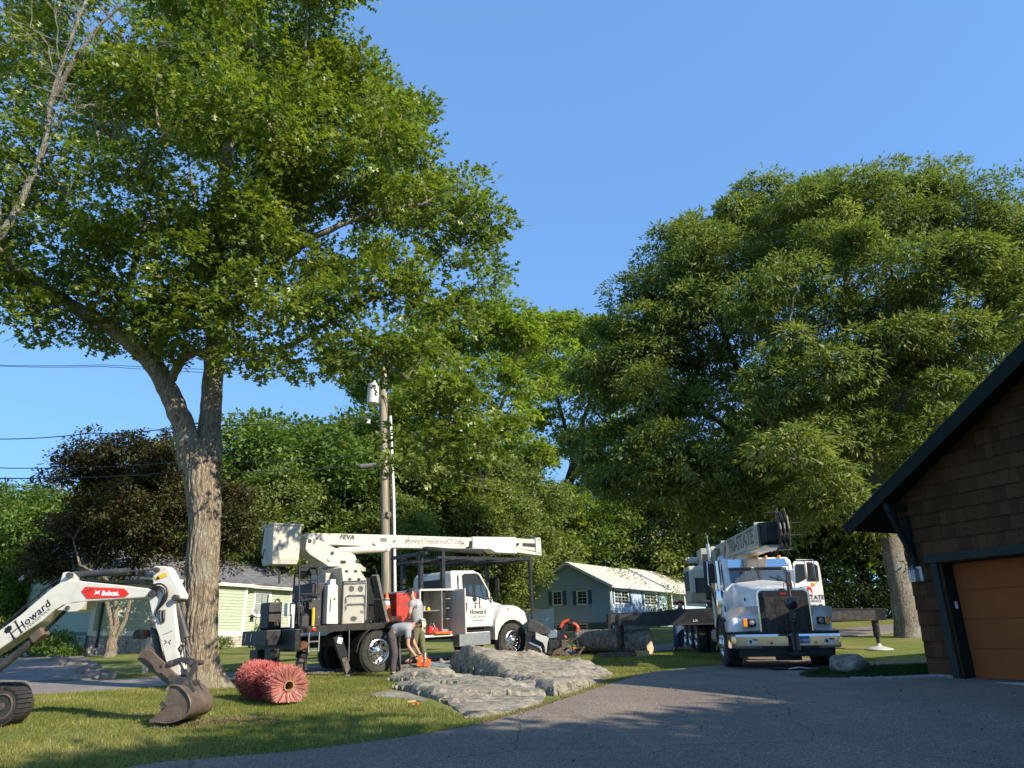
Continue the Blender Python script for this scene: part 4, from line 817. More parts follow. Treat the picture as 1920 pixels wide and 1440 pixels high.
# hood: lofted cross sections
hx = [3.70, 3.95, 4.35, 4.75, 5.0, 5.14]; top = [1.74, 1.70, 1.62, 1.50, 1.38, 1.2]; wid = [.82, .76, .70, .66, .60, .5]; bot = [.95, .95, .95, .8, .75, .8]
rings = []
for x, t, w, b in zip(hx, top, wid, bot): rings.append([(x, -w, b), (x, -w, t-.22), (x, -w+.06, t-.08), (x, -w+.2, t-.01), (x, 0, t+.03), (x, w-.2, t-.01), (x, w-.06, t-.08), (x, w, t-.22), (x, w, b)])
mb = MB(); mb.loft(rings); hood = mb.build('hood', M['white'], T, smooth=True, angle=50)
def fender(s):
    mb = MB(); rg_ = []
    # outer arch silhouettes: outer radius profile around wheel, flowing back to the cab
    outer = [(3.68, .62), (3.68, .95), (3.72, 1.15), (3.84, 1.32), (4.0, 1.44), (4.2, 1.5), (4.45, 1.5), (4.66, 1.45), (4.84, 1.34), (4.97, 1.18), (5.05, 1.0), (5.12, .84)]
    inner = [(3.78, .60)]+[(4.34+.60*math.cos(t), .52+.60*math.sin(t)) for t in [math.pi*(1-.04-k*.92/9) for k in range(10)]]+[(4.96, .78)]
    inner = inner[:len(outer)]
    for (ox, oz), (ix, iz) in zip(outer, inner): rg_.append([(ix, s*1.13, iz), (ox, s*1.13, oz-.03), (ox-.0, s*1.05, oz+.02), (ox, s*.62, oz+.05), (ix, s*.62, iz)])
    mb.loft(rg_); return mb.build('fender', M['white'], T, smooth=True, angle=35, bevel=0)
fender(-1); fender(1)
mb = MB(); mb.lathe((4.2, -1.135, 1.41), (0, -1, 0), [(.03, 0), (.03, .012), (.001, .015)], 12); mb.build('turn_signal', M['amber'], T)
mb = MB(); mb.prism(ccw([(4.93, 1.05), (4.85, 1.3), (4.72, 1.42), (4.98, 1.22), (5.06, 1.06)]), -1.12, -1.14); mb.build('headlight', M['glass'], T)
mb = MB(); mb.box((5.22, 0, .75), (.16, 2.2, .32)); mb.build('bumper', M['dark'], T, bevel=.02)
# mirrors
for s in (-1, 1):
    mb = MB(); mb.tube([(3.55, s*1.03, 1.72), (3.72, s*1.25, 1.7), (3.72, s*1.28, 2.3), (3.5, s*1.05, 2.42)], .014, 6); mr = mb.build('mirror_bracket', M['ink'], T)
    mb = MB(); mb.box((3.72, s*1.26, 2.08), (.07, .15, .36)); mb.box((3.72, s*1.26, 1.83), (.07, .15, .11)); mb.build('mirror', M['ink'], mr, bevel=.025)
mb = MB(); mb.tube([(3.62, -1.03, 2.3), (3.66, -1.2, 2.32)], .012, 6); mb.sphere((3.44, -.98, 2.47), .035, 6); mb.build('cab_light', M['ink'], T)
# steps and tank
mb = MB(); mb.box((2.92, -1.02, .66), (1.1, .32, .36)); mb.build('tank_step', M['alu'], T, bevel=.02)
mb = MB(); mb.box((2.92, -1.1, .88), (1.16, .22, .03)); mb.box((2.9, -1.12, .96), (1.1, .16, .03)); mb.build('step_board', M['black'], T, bevel=.005)
# headache rack / cab guard
mb = MB(); zt = 2.86
for y in (-1.05, 1.05): mb.beam((1.75, y, zt), (5.28, y, zt), .07, .07)
for x in (1.75, 2.9, 4.1, 5.28): mb.beam((x, -1.05, zt-.003), (x, 1.05, zt-.003), .065, .065)
for y in (-.7, -.35, 0, .35, .7): mb.beam((1.75, y, zt+.02), (5.28, y, zt+.02), .04, .03)
mb.build('cab_guard', M['black'], T)
for (x, y) in ((5.22, -1.06), (5.22, 1.06)):
    mb = MB(); mb.beam((x, y, zt-.04), (x, y, .55), .08, .08); mb.build('guard_post', M['black'], T)
    mb = MB(); mb.beam((x, y*1.0, .95), (x, y, .55), .1, .1); mb.build('post_foot', M['steel'], T)
for (x, y) in ((1.95, -1.02), (1.95, 1.02), (1.5, -.6)):
    mb = MB(); mb.beam((x, y, zt+.18), (x, y, 1.2), .12, .1); mb.build('guard_post', M['black'], T)
mb = MB(); mb.beam((1.45, -.9, 3.12), (3.9, -.3, 3.1), .2, .08); mb.beam((1.5, -.9, 3.0), (1.5, .9, 3.0), .1, .1); mb.beam((1.2, -.6, 2.75), (2.0, -1.0, 2.8), .03, .03); mb.build('boom_rest', M['black'], T, bevel=.01)
# boom
Yb = -.26
def prismpx(name, pts, y0, y1, m, parent, bevel=.012): mb = MB(); mb.prism(ccw(bt.ys(pts, y0)), y0, y1); return mb.build(name, m, parent, bevel=bevel)
ub = prismpx('upper_boom', [(577, 1002), (584, 999), (735, 1003), (736, 1027), (705, 1025), (618, 1021), (590, 1016), (574, 1010)], Yb, .14, M['boomw'], T)
prismpx('boom_extension', [(734, 1003), (890, 1008), (890, 1029), (734, 1027)], Yb+.02, .12, M['boomw'], T)
prismpx('boom_tip', [(886, 1006), (968, 1007), (968, 1028), (970, 1038), (930, 1036), (920, 1030), (886, 1029)], Yb-.02, .14, M['white'], T, .02)
prismpx('boom_tip', [(966, 1009), (1008, 1012), (1008, 1034), (966, 1028)], Yb+.02, .1, M['boomw'], T)
prismpx('tip_bracket', [(1004, 1008), (1014, 1008), (1016, 1042), (1006, 1041)], Yb-.03, .15, M['white'], T, .02)
prismpx('boom_lower_rib', [(930, 1032), (971, 1036), (1006, 1041), (1005, 1035), (967, 1028)], Yb, .1, M['boomw'], T)
prismpx('slot', [(980, 1018), (1003, 1019), (1005, 1022), (1003, 1026), (980, 1024)], Yb+.012, Yb+.03, M['dark'], T, 0)
for px, py, r_ in ((972, 1020, .04), (1011, 1012, .03), (1011, 1037, .03), (642, 1032, .0), (741, 1014, .02), (763, 1014, .016), (870, 1018, .016)):
    if r_: q = bt.y(px, py, Yb-.04); mb = MB(); mb.cyl((q[0], Yb-.035, q[1]), (q[0], Yb+.05, q[1]), r_, 12); mb.build('pin', M['dark'], T)
mb = MB()
for px in (767, 865):
    for k in range(5): q = bt.y(px, 1007.5+k*4, Yb); mb.cyl((q[0], Yb+.01, q[1]), (q[0], Yb+.03, q[1]), .012, 6)
mb.build('bolt', M['dark'], T, kind='stuff')
q = bt.y(882, 1021, Yb); mb = MB(); mb.box((q[0], Yb-.02, q[1]), (.07, .06, .2), (0, .2, 0)); mb.box((q[0]-.06, Yb-.02, q[1]-.09), (.2, .05, .03)); mb.build('boom_lock', M['ink'], T)
q = bt.y(817, 1015, Yb); text('HowardTreeServiceCT.com', .215, M['greyink'], T, (q[0], Yb+.018, q[1]), (R(90), R(-.8), 0), sx=.80)
q = bt.y(650, 1007.5, Yb); text('FEVA', .17, M['ink'], T, (q[0], Yb-.003, q[1]), (R(90), R(-.5), 0), bold=.006, shear=.3, sx=1.15)
q = bt.y(719, 1012, Yb); mb = MB(); mb.box((q[0], Yb-.005, q[1]), (.2, .008, .1)); mb.build('data_plate', M['greyink'], ub)
# lower arm + turntable
la = prismpx('lower_arm', [(575, 1011), (592, 1009), (628, 1027), (652, 1033), (666, 1041), (674, 1062), (617, 1062), (580, 1039), (573, 1030)], Yb-.1, .22, M['boomw'], T)
prismpx('elbow_plate', [(566, 1008), (578, 1004), (576, 1034), (612, 1056), (606, 1060), (570, 1037), (565, 1022)], .24, .0, M['cream'], T)
for px, py, r_ in ((581, 1014, .045), (623, 1037, .045), (618, 1048, .06), (595, 1009, .03), (670, 1052, .05)):
    q = bt.y(px, py, Yb-.11); mb = MB(); mb.cyl((q[0], Yb-.125, q[1]), (q[0], Yb-.05, q[1]), r_, 16); mb.build('pin', M['dark'] if r_ < .06 else M['alu'], T)
q = bt.ys([(638, 1051), (648, 1051), (649, 1057), (638, 1057)], Yb-.1); mb = MB(); mb.prism(ccw(q), Yb-.105, Yb-.09); mb.build('slot', M['ink'], T)
a = bt.y(633, 1033, Yb); b = bt.y(722, 1030, Yb); c_ = bt.y(700, 1031, Yb)
mb = MB(); mb.cyl((a[0], Yb-.02, a[1]), (b[0]-.1, Yb-.02, b[1]), .095, 16); cyl_ = mb.build('lift_cylinder', M['boomw'], T, smooth=True)
prismpx('cylinder_bracket', [(700, 1018), (736, 1024), (730, 1034), (722, 1034), (708, 1026)], Yb-.06, .1, M['boomw'], T)
q = bt.y(727, 1030, Yb-.1); mb = MB(); mb.cyl((q[0], Yb-.09, q[1]), (q[0], Yb, q[1]), .05, 14); mb.build('pin', M['alu'], T)
mb = MB(); q = bt.y(650, 1064, -.1); mb.lathe((q[0], 0, q[1]-.12), (0, 0, 1), [(.55, 0), (.55, .1), (.5, .12), (.42, .2)], 28, cap=True); mb.build('turntable', M['cream'], T)
mb = MB(); mb.box((-.95, 0, 1.85), (.75, 1.0, 1.25)); mb.build('pedestal', M['cream'], T, bevel=.02)
# bucket
q0 = bt.y(520, 983, -.35); q1 = bt.y(566, 983, -.35); zb = bt.y(560, 1058, -.35)[1]; zt_ = q1[1]
cx = q1[0]-.36; mb = MB(); yb0 = .02
def ring(x0, x1, y0, y1, z): return [(x0, y0, z), (x1, y0, z), (x1, y1, z), (x0, y1, z)]
X0, X1 = q1[0]-.74, q1[0]; Y0_, Y1_ = -.35, .35; zz0, zz1 = zb, zt_
mb.loft([ring(X0+.04, X1-.06, Y0_+.05, Y1_-.05, zz0), ring(X0+.02, X1-.03, Y0_+.02, Y1_-.02, zz0+.12), ring(X0, X1, Y0_, Y1_, zz1-.05), ring(X0-.035, X1+.035, Y0_-.035, Y1_+.035, zz1-.045), ring(X0-.035, X1+.035, Y0_-.035, Y1_+.035, zz1), ring(X0+.02, X1-.02, Y0_+.02, Y1_-.02, zz1), ring(X0+.07, X1-.09, Y0_+.07, Y1_-.07, zz0+.05)])
bk = mb.build('bucket', M['fiber'], T, bevel=.012)
mb = MB(); mb.beam((X0+.1, .38, zz0+.55), (X0+1.0, .2, zz0+.75), .12, .2); mb.build('bucket_mount', M['dark'], T)
mb = MB(); mb.sphere((X0+.45, 0, zz0-.12), .1, 6); mb.box((X0+.35, -.05, zz0-.25), (.04, .04, .4)); mb.build('bucket_valve', M['ink'], T); mb = MB(); mb.tube([(X0-.06, .1, zz1-.1), (X0-.1, .1, zz0+.3), (X0-.05, .1, zz0+.15), (X0-.02, .1, zz0+.4)], .015, 5); mb.build('bucket_hose', M['ink'], T)
# loose things on the truck
def world(f, c): return f.M@Vector(c)
def cone_(f, c, h, lab):
    t = thing('traffic_cone', lab, 'traffic cone', world(f, c), rot=f.e)
    mb = MB(); mb.box((0, 0, .015), (h*.5, h*.5, .03)); mb.build('base', M['ink'], t, bevel=.004)
    def sec(z0, z1, m, n): mb = MB(); r = lambda z: .17*h*(1-z)+.035; mb.lathe((0, 0, 0), (0, 0, 1), [(r(z0)+(.003 if n == 'reflective_band' else 0), .03+z0*h), (r(z1)+(.003 if n == 'reflective_band' else 0), .03+z1*h)], 20, cap=True); mb.build(n, m, t, smooth=True)
    sec(0, 1, M['orange'], 'body'); sec(.58, .8, M['whiteink'], 'reflective_band'); return t
cone_(bt, (.16, -1.02, 1.17), .74, 'orange traffic cone with white band standing on the truck bed beside the boards')
ch = None
M['cranew'] = mat('crane_white_paint', (.80, .80, .79), .22, var=.03, coat=.6, dirt=(.5, .48, .44), dirt_amt=.2, dirt_scale=1.6)
# ================================================================ crane truck
ct = Frame((5.97, 17.3, .94), R(-96.1), R(-2.0))
K = thing('crane_truck', 'white crane truck with long lettered boom, black grille and hook ball, facing the driveway', 'truck', ct.loc, rot=ct.e)
def c5(x, y): return 1270+x/4.115, 940+y/4.115
def cx(x, y, xl): a, b = ct.x(*c5(x, y), xl); return (a, b)
wheel(K, (0, -1.22, .52), -1, .53, .36); wheel(K, (0, 1.12, .52), 1, .53, .36)
for x in (-4.5, -5.85, -7.1):
    wheel(K, (x, -1.22, .5), -1, .51, .27, dual=True, deep=True); wheel(K, (x, 1.12, .5), 1, .51, .27, dual=True, deep=True)
mb = MB()
for s in (-.45, .35): mb.box((-3.6, s, .85), (9.2, .12, .3))
mb.cyl((0, -1, .5), (0, 1, .5), .08, 8); mb.box((.5, -.05, .45), (.25, 1.6, .25)); mb.box((-2.9, 0, .75), (1.6, 1.6, .5)); mb.box((0, -.05, .62), (1.5, 1.5, .25)); mb.box((-6, 0, .62), (4, 1.6, .3)); mb.box((-9, 0, .7), (2, 2, .5)); mb.build('chassis', M['black'], K, bevel=.01)
# hood (narrow nose widening to the cowl)
st = [(.98, -.50, .52, .80, 1.60), (.6, -.53, .55, .80, 1.70), (0, -.60, .60, .85, 1.76), (-.55, -.66, .66, .9, 1.82), (-1.0, -.74, .74, .95, 1.90)]
rings = []
for x, a, b, z0, z1 in st: rings.append([(x, a, z0), (x, a, z1-.16), (x, a+.05, z1-.05), (x, a+.16, z1), (x, 0, z1+.045), (x, b-.16, z1), (x, b-.05, z1-.05), (x, b, z1-.16), (x, b, z0)])
mb = MB(); mb.loft(rings); hd = mb.build('hood', M['cranew'], K, smooth=True, angle=45)
# grille: chrome shell, black surround, mesh panel
def rect(y0, y1, z0, z1, r=.06): 
    o = []
    for (cy, cz, a0) in ((y0+r, z0+.01, 180), (y1-r, z0+.01, 270), (y1-r, z1-r, 0), (y0+r, z1-r, 90)):
        if cz < z0+.05: o.append((y0 if a0 == 180 else y1, z0))
        else:
            for k in range(5): a = R(a0+k*22.5); o.append((cy+r*math.cos(a), cz+r*math.sin(a)))
    return o
mb = MB(); mb.prism(rect(-.555, .575, .76, 1.68, .1), .93, 1.02, 'yz'); gs = mb.build('grille_shell', M['chrome'], K, bevel=.012)
mb = MB(); mb.prism(rect(-.515, .535, .74, 1.64, .09), 1.0, 1.03, 'yz'); mb.build('grille_surround', M['black'], K, bevel=.006)
mb = MB(); mb.prism([(-.405, .8), (.425, .8), (.425, 1.50), (-.405, 1.50)], 1.025, 1.035, 'yz'); mb.build('grille_core', M['dark'], K)
mb = MB()
for k in range(60): y = -.40+.82*k/59; mb.box((1.038, y, 1.15), (.006, .005, .69))
for k in range(26): z = .81+.68*k/25; mb.box((1.041, .01, z), (.005, .82, .007))
mb.build('grille_mesh', M['steel'], K, kind='stuff')
for y in (-.17, .12, .3):
    mb = MB(); mb.box((1.045, y, 1.15), (.01, .012, .7)); mb.build('grille_bar', M['dark'], K)
mb = MB(); mb.lathe((1.03, .01, 1.565), (1, 0, 0), [(.001, .008), (.06, .006), (.065, 0)], 20); o = mb.build('badge', mat('badge_red', (.25, .02, .02), .4), K); o.scale = (1, 1.2, .4); o.location = (0, -.002, 1.565*.6)
# fenders
def fend(s, yi, yo):
    rg_ = []; n = 16
    for k in range(n+1):
        a = math.pi*(1.02-k*1.04/n) if False else math.pi*(1.0-.96*k/n)
        r = .70; ox, oz = r*math.cos(a)*1.05, .50+r*math.sin(a)*.99
        if k > n*.70: t = (k-n*.7)/(n*.3); ox = max(ox, .5+.44*t); oz = .50+.70*math.sin(a)*.99*(1-t)+t*(.80)
        ix, iz = .60*math.cos(a), .50+.60*math.sin(a)
        if ox > .6: iz = max(iz, .76)
        rg_.append([(ix, yo, iz), (ox, yo-.02*s, oz-.06), (ox, yo-.09*s, oz), (ox, yi, oz+.02), (ix, yi, iz)])
    mb = MB(); mb.loft(rg_); f = mb.build('fender', M['cranew'], K, smooth=True, angle=40)
    mb = MB(); mb.tube([(x_[1][0]*1.0, yo+.015*s, x_[1][2]) for x_ in rg_[:13]], .03, 6); mb.build('fender_flare', M['rubber'], f)
    # front apron
    mb = MB(); mb.loft([[(x, yo-o_*s, .78), (x, yo-o_*s, zt-.16), (x, yo-(o_+.03)*s, zt-.07), (x, yo-(o_+.09)*s, zt-.015), (x, yo-(o_+.2)*s, zt+.01), (x, yi, zt+.03), (x, yi, .78)] for x, zt, o_ in ((.40, 1.20, .0), (.56, 1.19, .005), (.70, 1.16, .02), (.80, 1.11, .04), (.87, 1.03, .07), (.90, .92, .1), (.91, .80, .12))]); mb.build('fender_front', M['cranew'], f, smooth=True, angle=60)
    return f
fend(-1, -.45, -1.19); fend(1, .47, 1.06)
# headlights
for (a, b, am) in (((495, 905), (603, 968), -1), ((1060, 888), (1168, 948), 1)):
    y0, z1 = cx(*a, .92); y1, z0 = cx(*b, .92); w = y1-y0
    mb = MB(); mb.box((.93, (y0+y1)/2, (z0+z1)/2), (.2, w, z1-z0)); h = mb.build('headlight', M['chrome'], K, bevel=.03)
    ya, yb = (y0, y0+w*.3) if am < 0 else (y1-w*.3, y1)
    mb = MB(); mb.box((1.0, (ya+yb)/2, (z0+z1)/2), (.12, w*.3, (z1-z0)*1.02)); mb.build('indicator', M['amber'], h, bevel=.012)
    yc = y0+w*.66 if am < 0 else y0+w*.34
    mb = MB(); mb.box((1.03, yc, (z0+z1)/2), (.05, w*.62, (z1-z0)*.92)); mb.build('lamp_bezel', M['ink'], h, bevel=.01)
    mb = MB(); mb.lathe((1.05, yc, (z0+z1)/2), (1, 0, 0), [(.06, 0), (.05, .02), (.001, .028)], 20); mb.build('lens', M['alu'], h, smooth=True)
# bumper
bz0, bz1 = .455, .735
mb = MB(); mb.loft([[(x, y, bz0), (x+.03, y, bz0+.05), (x+.03, y, bz1-.04), (x, y, bz1), (x-.08, y, bz1), (x-.08, y, bz0)] for x, y in ((.8, -1.22), (1.08, -1.20), (1.16, -1.12), (1.16, 1.0), (1.06, 1.07), (.8, 1.09))]); bp_ = mb.build('bumper', M['chrome'], K, smooth=True, angle=25)
for y in (-.38, .52):
    mb = MB(); mb.box((1.175, y, .56), (.03, .06, .05)); mb.build('tow_slot', M['ink'], bp_)
for y in (-.77, .80):
    mb = MB(); mb.box((1.197, y, .60), (.006, .21, .11)); dc = mb.build('decal', M['whiteink'], bp_); mb = MB(); mb.box((1.203, y+.05, .63), (.004, .10, .03)); mb.build('red_stripe', M['red'], dc)
    mb = MB(); mb.box((1.203, y-.05, .59), (.004, .05, .06)); mb.build('pictogram', M['ink'], dc)
M['plateb'] = mat('plate_blue', (.08, .2, .5), .4, var=.1)
py0, pz1 = cx(925, 1040, 1.2); py1, pz0 = cx(1025, 1095, 1.2)
mb = MB(); mb.box((1.2, (py0+py1)/2, (pz0+pz1)/2), (.012, abs(py1-py0), abs(pz1-pz0))); pl_ = mb.build('number_plate', M['plateb'], bp_)
text('AE 43878', .075, M['whiteink'], pl_, (1.208, (py0+py1)/2, (pz0+pz1)/2-.01), (R(90), 0, R(90)), bold=.002)
mb = MB(); mb.box((.98, -.06, .765), (.34, 2.2, .05)); mb.build('bumper_top', M['black'], K)
mb = MB(); mb.box((.9, -.06, .38), (.3, 1.9, .2)); mb.box((.9, .0, .30), (.2, .5, .2)); mb.build('front_crossmember', M['black'], K)
# cab
cs = [(-.93, .95), (-.93, 1.86), (-1.12, 2.22), (-1.18, 2.44), (-1.28, 2.49), (-1.9, 2.52), (-2.1, 2.48), (-2.14, .9)]
mb = MB(); mb.loft([[(x, y*(1 if z < 1.9 else .965), z-(.05 if abs(y) > .85 and z > 2.4 else 0)) for x, z in cs] for y in (-.88, -.80, 0, .80, .88)]); cb = mb.build('cab', M['cranew'], K, bevel=.03)
def wsq(y0, y1): return [(-.938, y0, 1.90), (-.938, y1, 1.90), (-1.115, y1*.97, 2.235), (-1.115, y0*.97, 2.235)]
for y0, y1 in ((-.72, -.03), (.03, .72)):
    mb = MB(); mb.add([(x+.012, y, z) for x, y, z in wsq(y0, y1)]+[(x-.01, y, z) for x, y, z in wsq(y0, y1)], [(0, 1, 2, 3), (4, 5, 1, 0), (5, 6, 2, 1), (6, 7, 3, 2), (7, 4, 0, 3)]); mb.build('windscreen', glassmat('windscreen_glass', (.05, .07, .1)), cb)
    mb = MB(); c = [(-1.10, y0*1.02, 2.27), (-1.10, y1*1.02, 2.27), (-1.20, y1*.97, 2.45), (-1.20, y0*.97, 2.45)]; mb.add([(x+.10, y, z-.02) for x, y, z in c[:2]]+[(x+.06, y, z) for x, y, z in c[2:]]+[(x+.085, y, z-.02) for x, y, z in c[:2]]+[(x+.045, y, z) for x, y, z in c[2:]], [(0, 1, 2, 3), (7, 6, 5, 4), (0, 4, 5, 1), (1, 5, 6, 2), (2, 6, 7, 3), (3, 7, 4, 0)]); mb.build('sun_visor', M['chrome'], cb)
mb = MB(); mb.beam((-.925, .0, 1.88), (-1.10, 0, 2.24), .05, .03, (0, 1, 0)); mb.tube([(-.92, -.7, 1.895), (-.92, .7, 1.895)], .012, 6); mb.tube([(-.91, -.5, 1.9), (-.93, -.1, 1.93)], .009, 5); mb.tube([(-.91, .55, 1.9), (-.97, .25, 2.02)], .009, 5); mb.build('wiper', M['ink'], cb)
for px in (430, 545, 612, 680, 783):
    y, z = cx(px, 428, -1.25); mb = MB(); mb.sphere((-1.22, y, 2.50), .042, 7, (1.3, 1, .9)); mb.build('roof_marker', M['amber'], cb, smooth=True)
mb = MB(); mb.lathe((-1.5, -.78, 2.46), (0, 0, 1), [(.11, 0), (.11, .05), (.07, .11), (.001, .13)], 16); mb.build('roof_dome', M['alu'], cb, smooth=True)
# closed door on the passenger side
dpt = [(-.98, 1.0), (-.98, 1.86), (-1.16, 2.24), (-1.24, 2.38), (-1.95, 2.4), (-1.95, 1.0)]
mb = MB(); mb.prism(ccw(dpt), -.89, -.905); dr = mb.build('door', M['cranew'], K, bevel=.008)
mb = MB(); mb.prism(ccw([(-1.06, 1.86), (-1.21, 2.2), (-1.27, 2.32), (-1.86, 2.33), (-1.86, 1.84)]), -.903, -.915); mb.build('window', M['ink'], dr)
mb = MB(); mb.prism([(-1.15, 1.3), (-1.35, 1.3), (-1.35, 1.5), (-1.15, 1.5)], -.9, -.92); mb.prism([(-1.05, 1.25), (-1.12, 1.25), (-1.12, 1.75), (-1.05, 1.75)], -.9, -.915); mb.build('handle', M['ink'], dr)
text('TRI-STATE', .12, M['greyink'], dr, (-1.5, -.912, 1.62), (R(90), 0, 0)); text('CRANE SERVICE', .07, M['greyink'], dr, (-1.5, -.912, 1.52), (R(90), 0, 0))
# open door on the driver side, swung forward
def D_(x, y): a, b = cx(x, y, -.93); return (a, b)
dp = [D_(890, 480), D_(900, 462), D_(1070, 462), D_(1085, 470), D_(1098, 520), D_(1120, 660), D_(1147, 860), D_(1150, 1000), D_(960, 1000), D_(905, 640)]
mb = MB(); mb.prism(ccw(dp), -.95, -.91, 'yz'); od = mb.build('open_door', M['cranew'], K, bevel=.012)
wp = [D_(905, 500), D_(912, 485), D_(975, 484), D_(985, 500), D_(990, 600), D_(930, 630), D_(910, 625)]
mb = MB(); mb.prism(ccw(wp), -.905, -.90, 'yz'); mb.build('vent_window', M['glass'], od)
wp = [D_(1003, 486), D_(1062, 486), D_(1078, 500), D_(1092, 615), D_(1003, 618)]
mb = MB(); mb.prism(ccw(wp), -.905, -.90, 'yz'); mb.build('window', M['glass'], od)
y, z = cx(1107, 815, -.9); mb = MB(); mb.box((-.89, y, z), (.03, .09, .13)); mb.build('handle', M['ink'], od, bevel=.015)
y, z = cx(1058, 742, -.9); text('TRI-STATE', .14, M['ink'], od, (-.903, y-.09, z), (R(90), 0, R(90)), bold=.002)
y, z = cx(1060, 770, -.9); text('CRANE SERVICE', .07, M['ink'], od, (-.903, y-.09, z), (R(90), 0, R(90)))
y, z = cx(1050, 800, -.9); text('860-399-9763', .05, M['greyink'], od, (-.903, y-.05, z), (R(90), 0, R(90)))
y, z = cx(1018, 695, -.9); mb = MB(); mb.prism(ccw([(y-.1, z-.01), (y-.02, z+.12), (y+.06, z+.08), (y+.075, z-.06), (y+.02, z-.1)]), -.903, -.898, 'yz'); mb.build('emblem', M['red'], od)
mb = MB(); mb.prism(ccw([(y-.03, z-.06), (y+.0, z+.05), (y+.04, z-.02), (y+.05, z-.07)]), -.8985, -.895, 'yz'); mb.build('emblem_mark', M['whiteink'], od)
# mirrors
for (ya, x0, za, zb, side) in ((-1.18, -.75, 1.86, 2.36, -1), (1.12, -.55, 1.87, 2.33, 1)):
    mb = MB(); mb.box((x0, ya, (za+zb)/2), (.07, .15, (zb-za)*.92)); m_ = mb.build('mirror', M['ink'], K, bevel=.03)
    mb = MB(); mb.tube([(x0-.2, ya-side*.25, zb+.06), (x0, ya+side*.09, zb+.04), (x0, ya+side*.11, za-.03), (x0-.1, ya-side*.02, za-.12), (x0-.25, ya-side*.3, za-.14)], .013, 6); mb.tube([(x0-.2, ya-side*.25, zb+.03), (x0, ya-side*.12, zb), (x0, ya-side*.12, za)], .011, 6); mb.build('mirror_bracket', M['chrome'], m_)
    mb = MB(); mb.sphere((x0+.03, ya+.0, za-.08), .05, 7, (.6, 1, 1)); mb.build('side_marker', M['amber'], m_, smooth=True)
# air cleaner stack / exhaust on the left of the picture
mb = MB(); mb.lathe((-.75, -1.02, 1.1), (0, 0, 1), [(.02, 0), (.12, .0), (.13, .03), (.13, .55), (.12, .6), (.07, .62), (.07, 1.3), (.001, 1.3)], 20); mb.build('air_cleaner', M['chrome'], K, smooth=True, angle=40)
mb = MB(); mb.tube([(-2.3, -.95, .8), (-2.3, -.95, 2.3), (-2.32, -.97, 2.95)], .05, 10); mb.build('exhaust_stack', M['alu'], K)
mb = MB(); mb.tube([(-1.9, -1.0, 2.4), (-1.95, -1.02, 3.15)], .008, 5); mb.build('antenna', M['alu'], K)
mb = MB()
for k in range(4): mb.tube([(-.9, -1.15-.03*k, 2.4), (-.92, -1.2-.02*k, 1.9), (-.95, -1.1, 1.2)], .01, 5)
mb.build('hose_bundle', M['steel'], K)
mb = MB(); mb.box((-1.5, -1.02, .62), (.9, .3, .3)); mb.build('tank', M['alu'], K, bevel=.08)
mb = MB(); 
for k in range(3): mb.tube([(-.9, -1.1+.02*k, .55), (-1.4, -1.15, .3+.03*k)], .018, 6)
mb.build('step', M['alu'], K)
mb = MB(); mb.lathe((.0, -.606, 1.47), (0, -1, 0), [(.04, 0), (.035, .015), (.001, .02)], 14); mb.build('hood_latch', M['ink'], hd)
mb = MB(); mb.box((-.45, -.72, 1.2), (.14, .1, .22)); mb.build('intake', M['ink'], K, bevel=.03)
# boom
mb = MB(); mb.prism([(-.24, 2.66), (.30, 2.66), (.30, 3.12), (.26, 3.17), (-.20, 3.17), (-.24, 3.12)], .45, -6.6, 'yz'); bm_ = mb.build('boom', M['cream'], K, bevel=.01)
mb = MB(); mb.prism([(-.20, 2.60), (.26, 2.60), (.26, 2.66), (-.20, 2.66)], .45, -6.4, 'yz'); mb.build('boom_bottom_plate', M['cream'], bm_)
q0 = ct.y(1365, 1026, -.25); q1 = ct.y(1424, 1000, -.25)
def ontruck_text(s, size, m, x, y, z, par, **k): return text(s, size, m, par, (x, y, z), (R(90), 0, 0), **k)
# raised outline letters on the boom's side
t_ = ontruck_text('TRI-STATE', .50, M['dark'], -1.72, -.246, 2.915, bm_, sx=1.48, bold=.01); t2_ = ontruck_text('TRI-STATE', .50, M['cream'], -1.69, -.252, 2.925, bm_, sx=1.48, bold=-.012); t2_.name = 'letter_face'
mb = MB(); mb.add([(-4.15, -.247, 2.72), (-3.72, -.247, 2.9), (-3.86, -.247, 3.12), (-4.1, -.247, 2.95)], [(0, 1, 2, 3)]); mb.build('emblem', mat('dull_red', (.35, .05, .04), .5), bm_)
for x in (-4.3, -6.2, .35):
    mb = MB(); mb.prism([(-.27, 2.62), (.33, 2.62), (.33, 3.2), (-.27, 3.2)], x, x-.09, 'yz'); mb.build('boom_collar', M['cream'], bm_, bevel=.01)
for k, (w, x0, x1) in enumerate(((.0, .45, .62), (.03, .62, .72), (.05, .72, .82), (.07, .82, .95))):
    mb = MB(); mb.prism([(-.23+w, 2.66+w*.6), (.29-w*.4, 2.66+w*.6), (.29-w*.4, 3.16-w*.3), (-.23+w, 3.16-w*.3)], x0, x1, 'yz'); mb.build('boom_section', M['black'], K, bevel=.012)
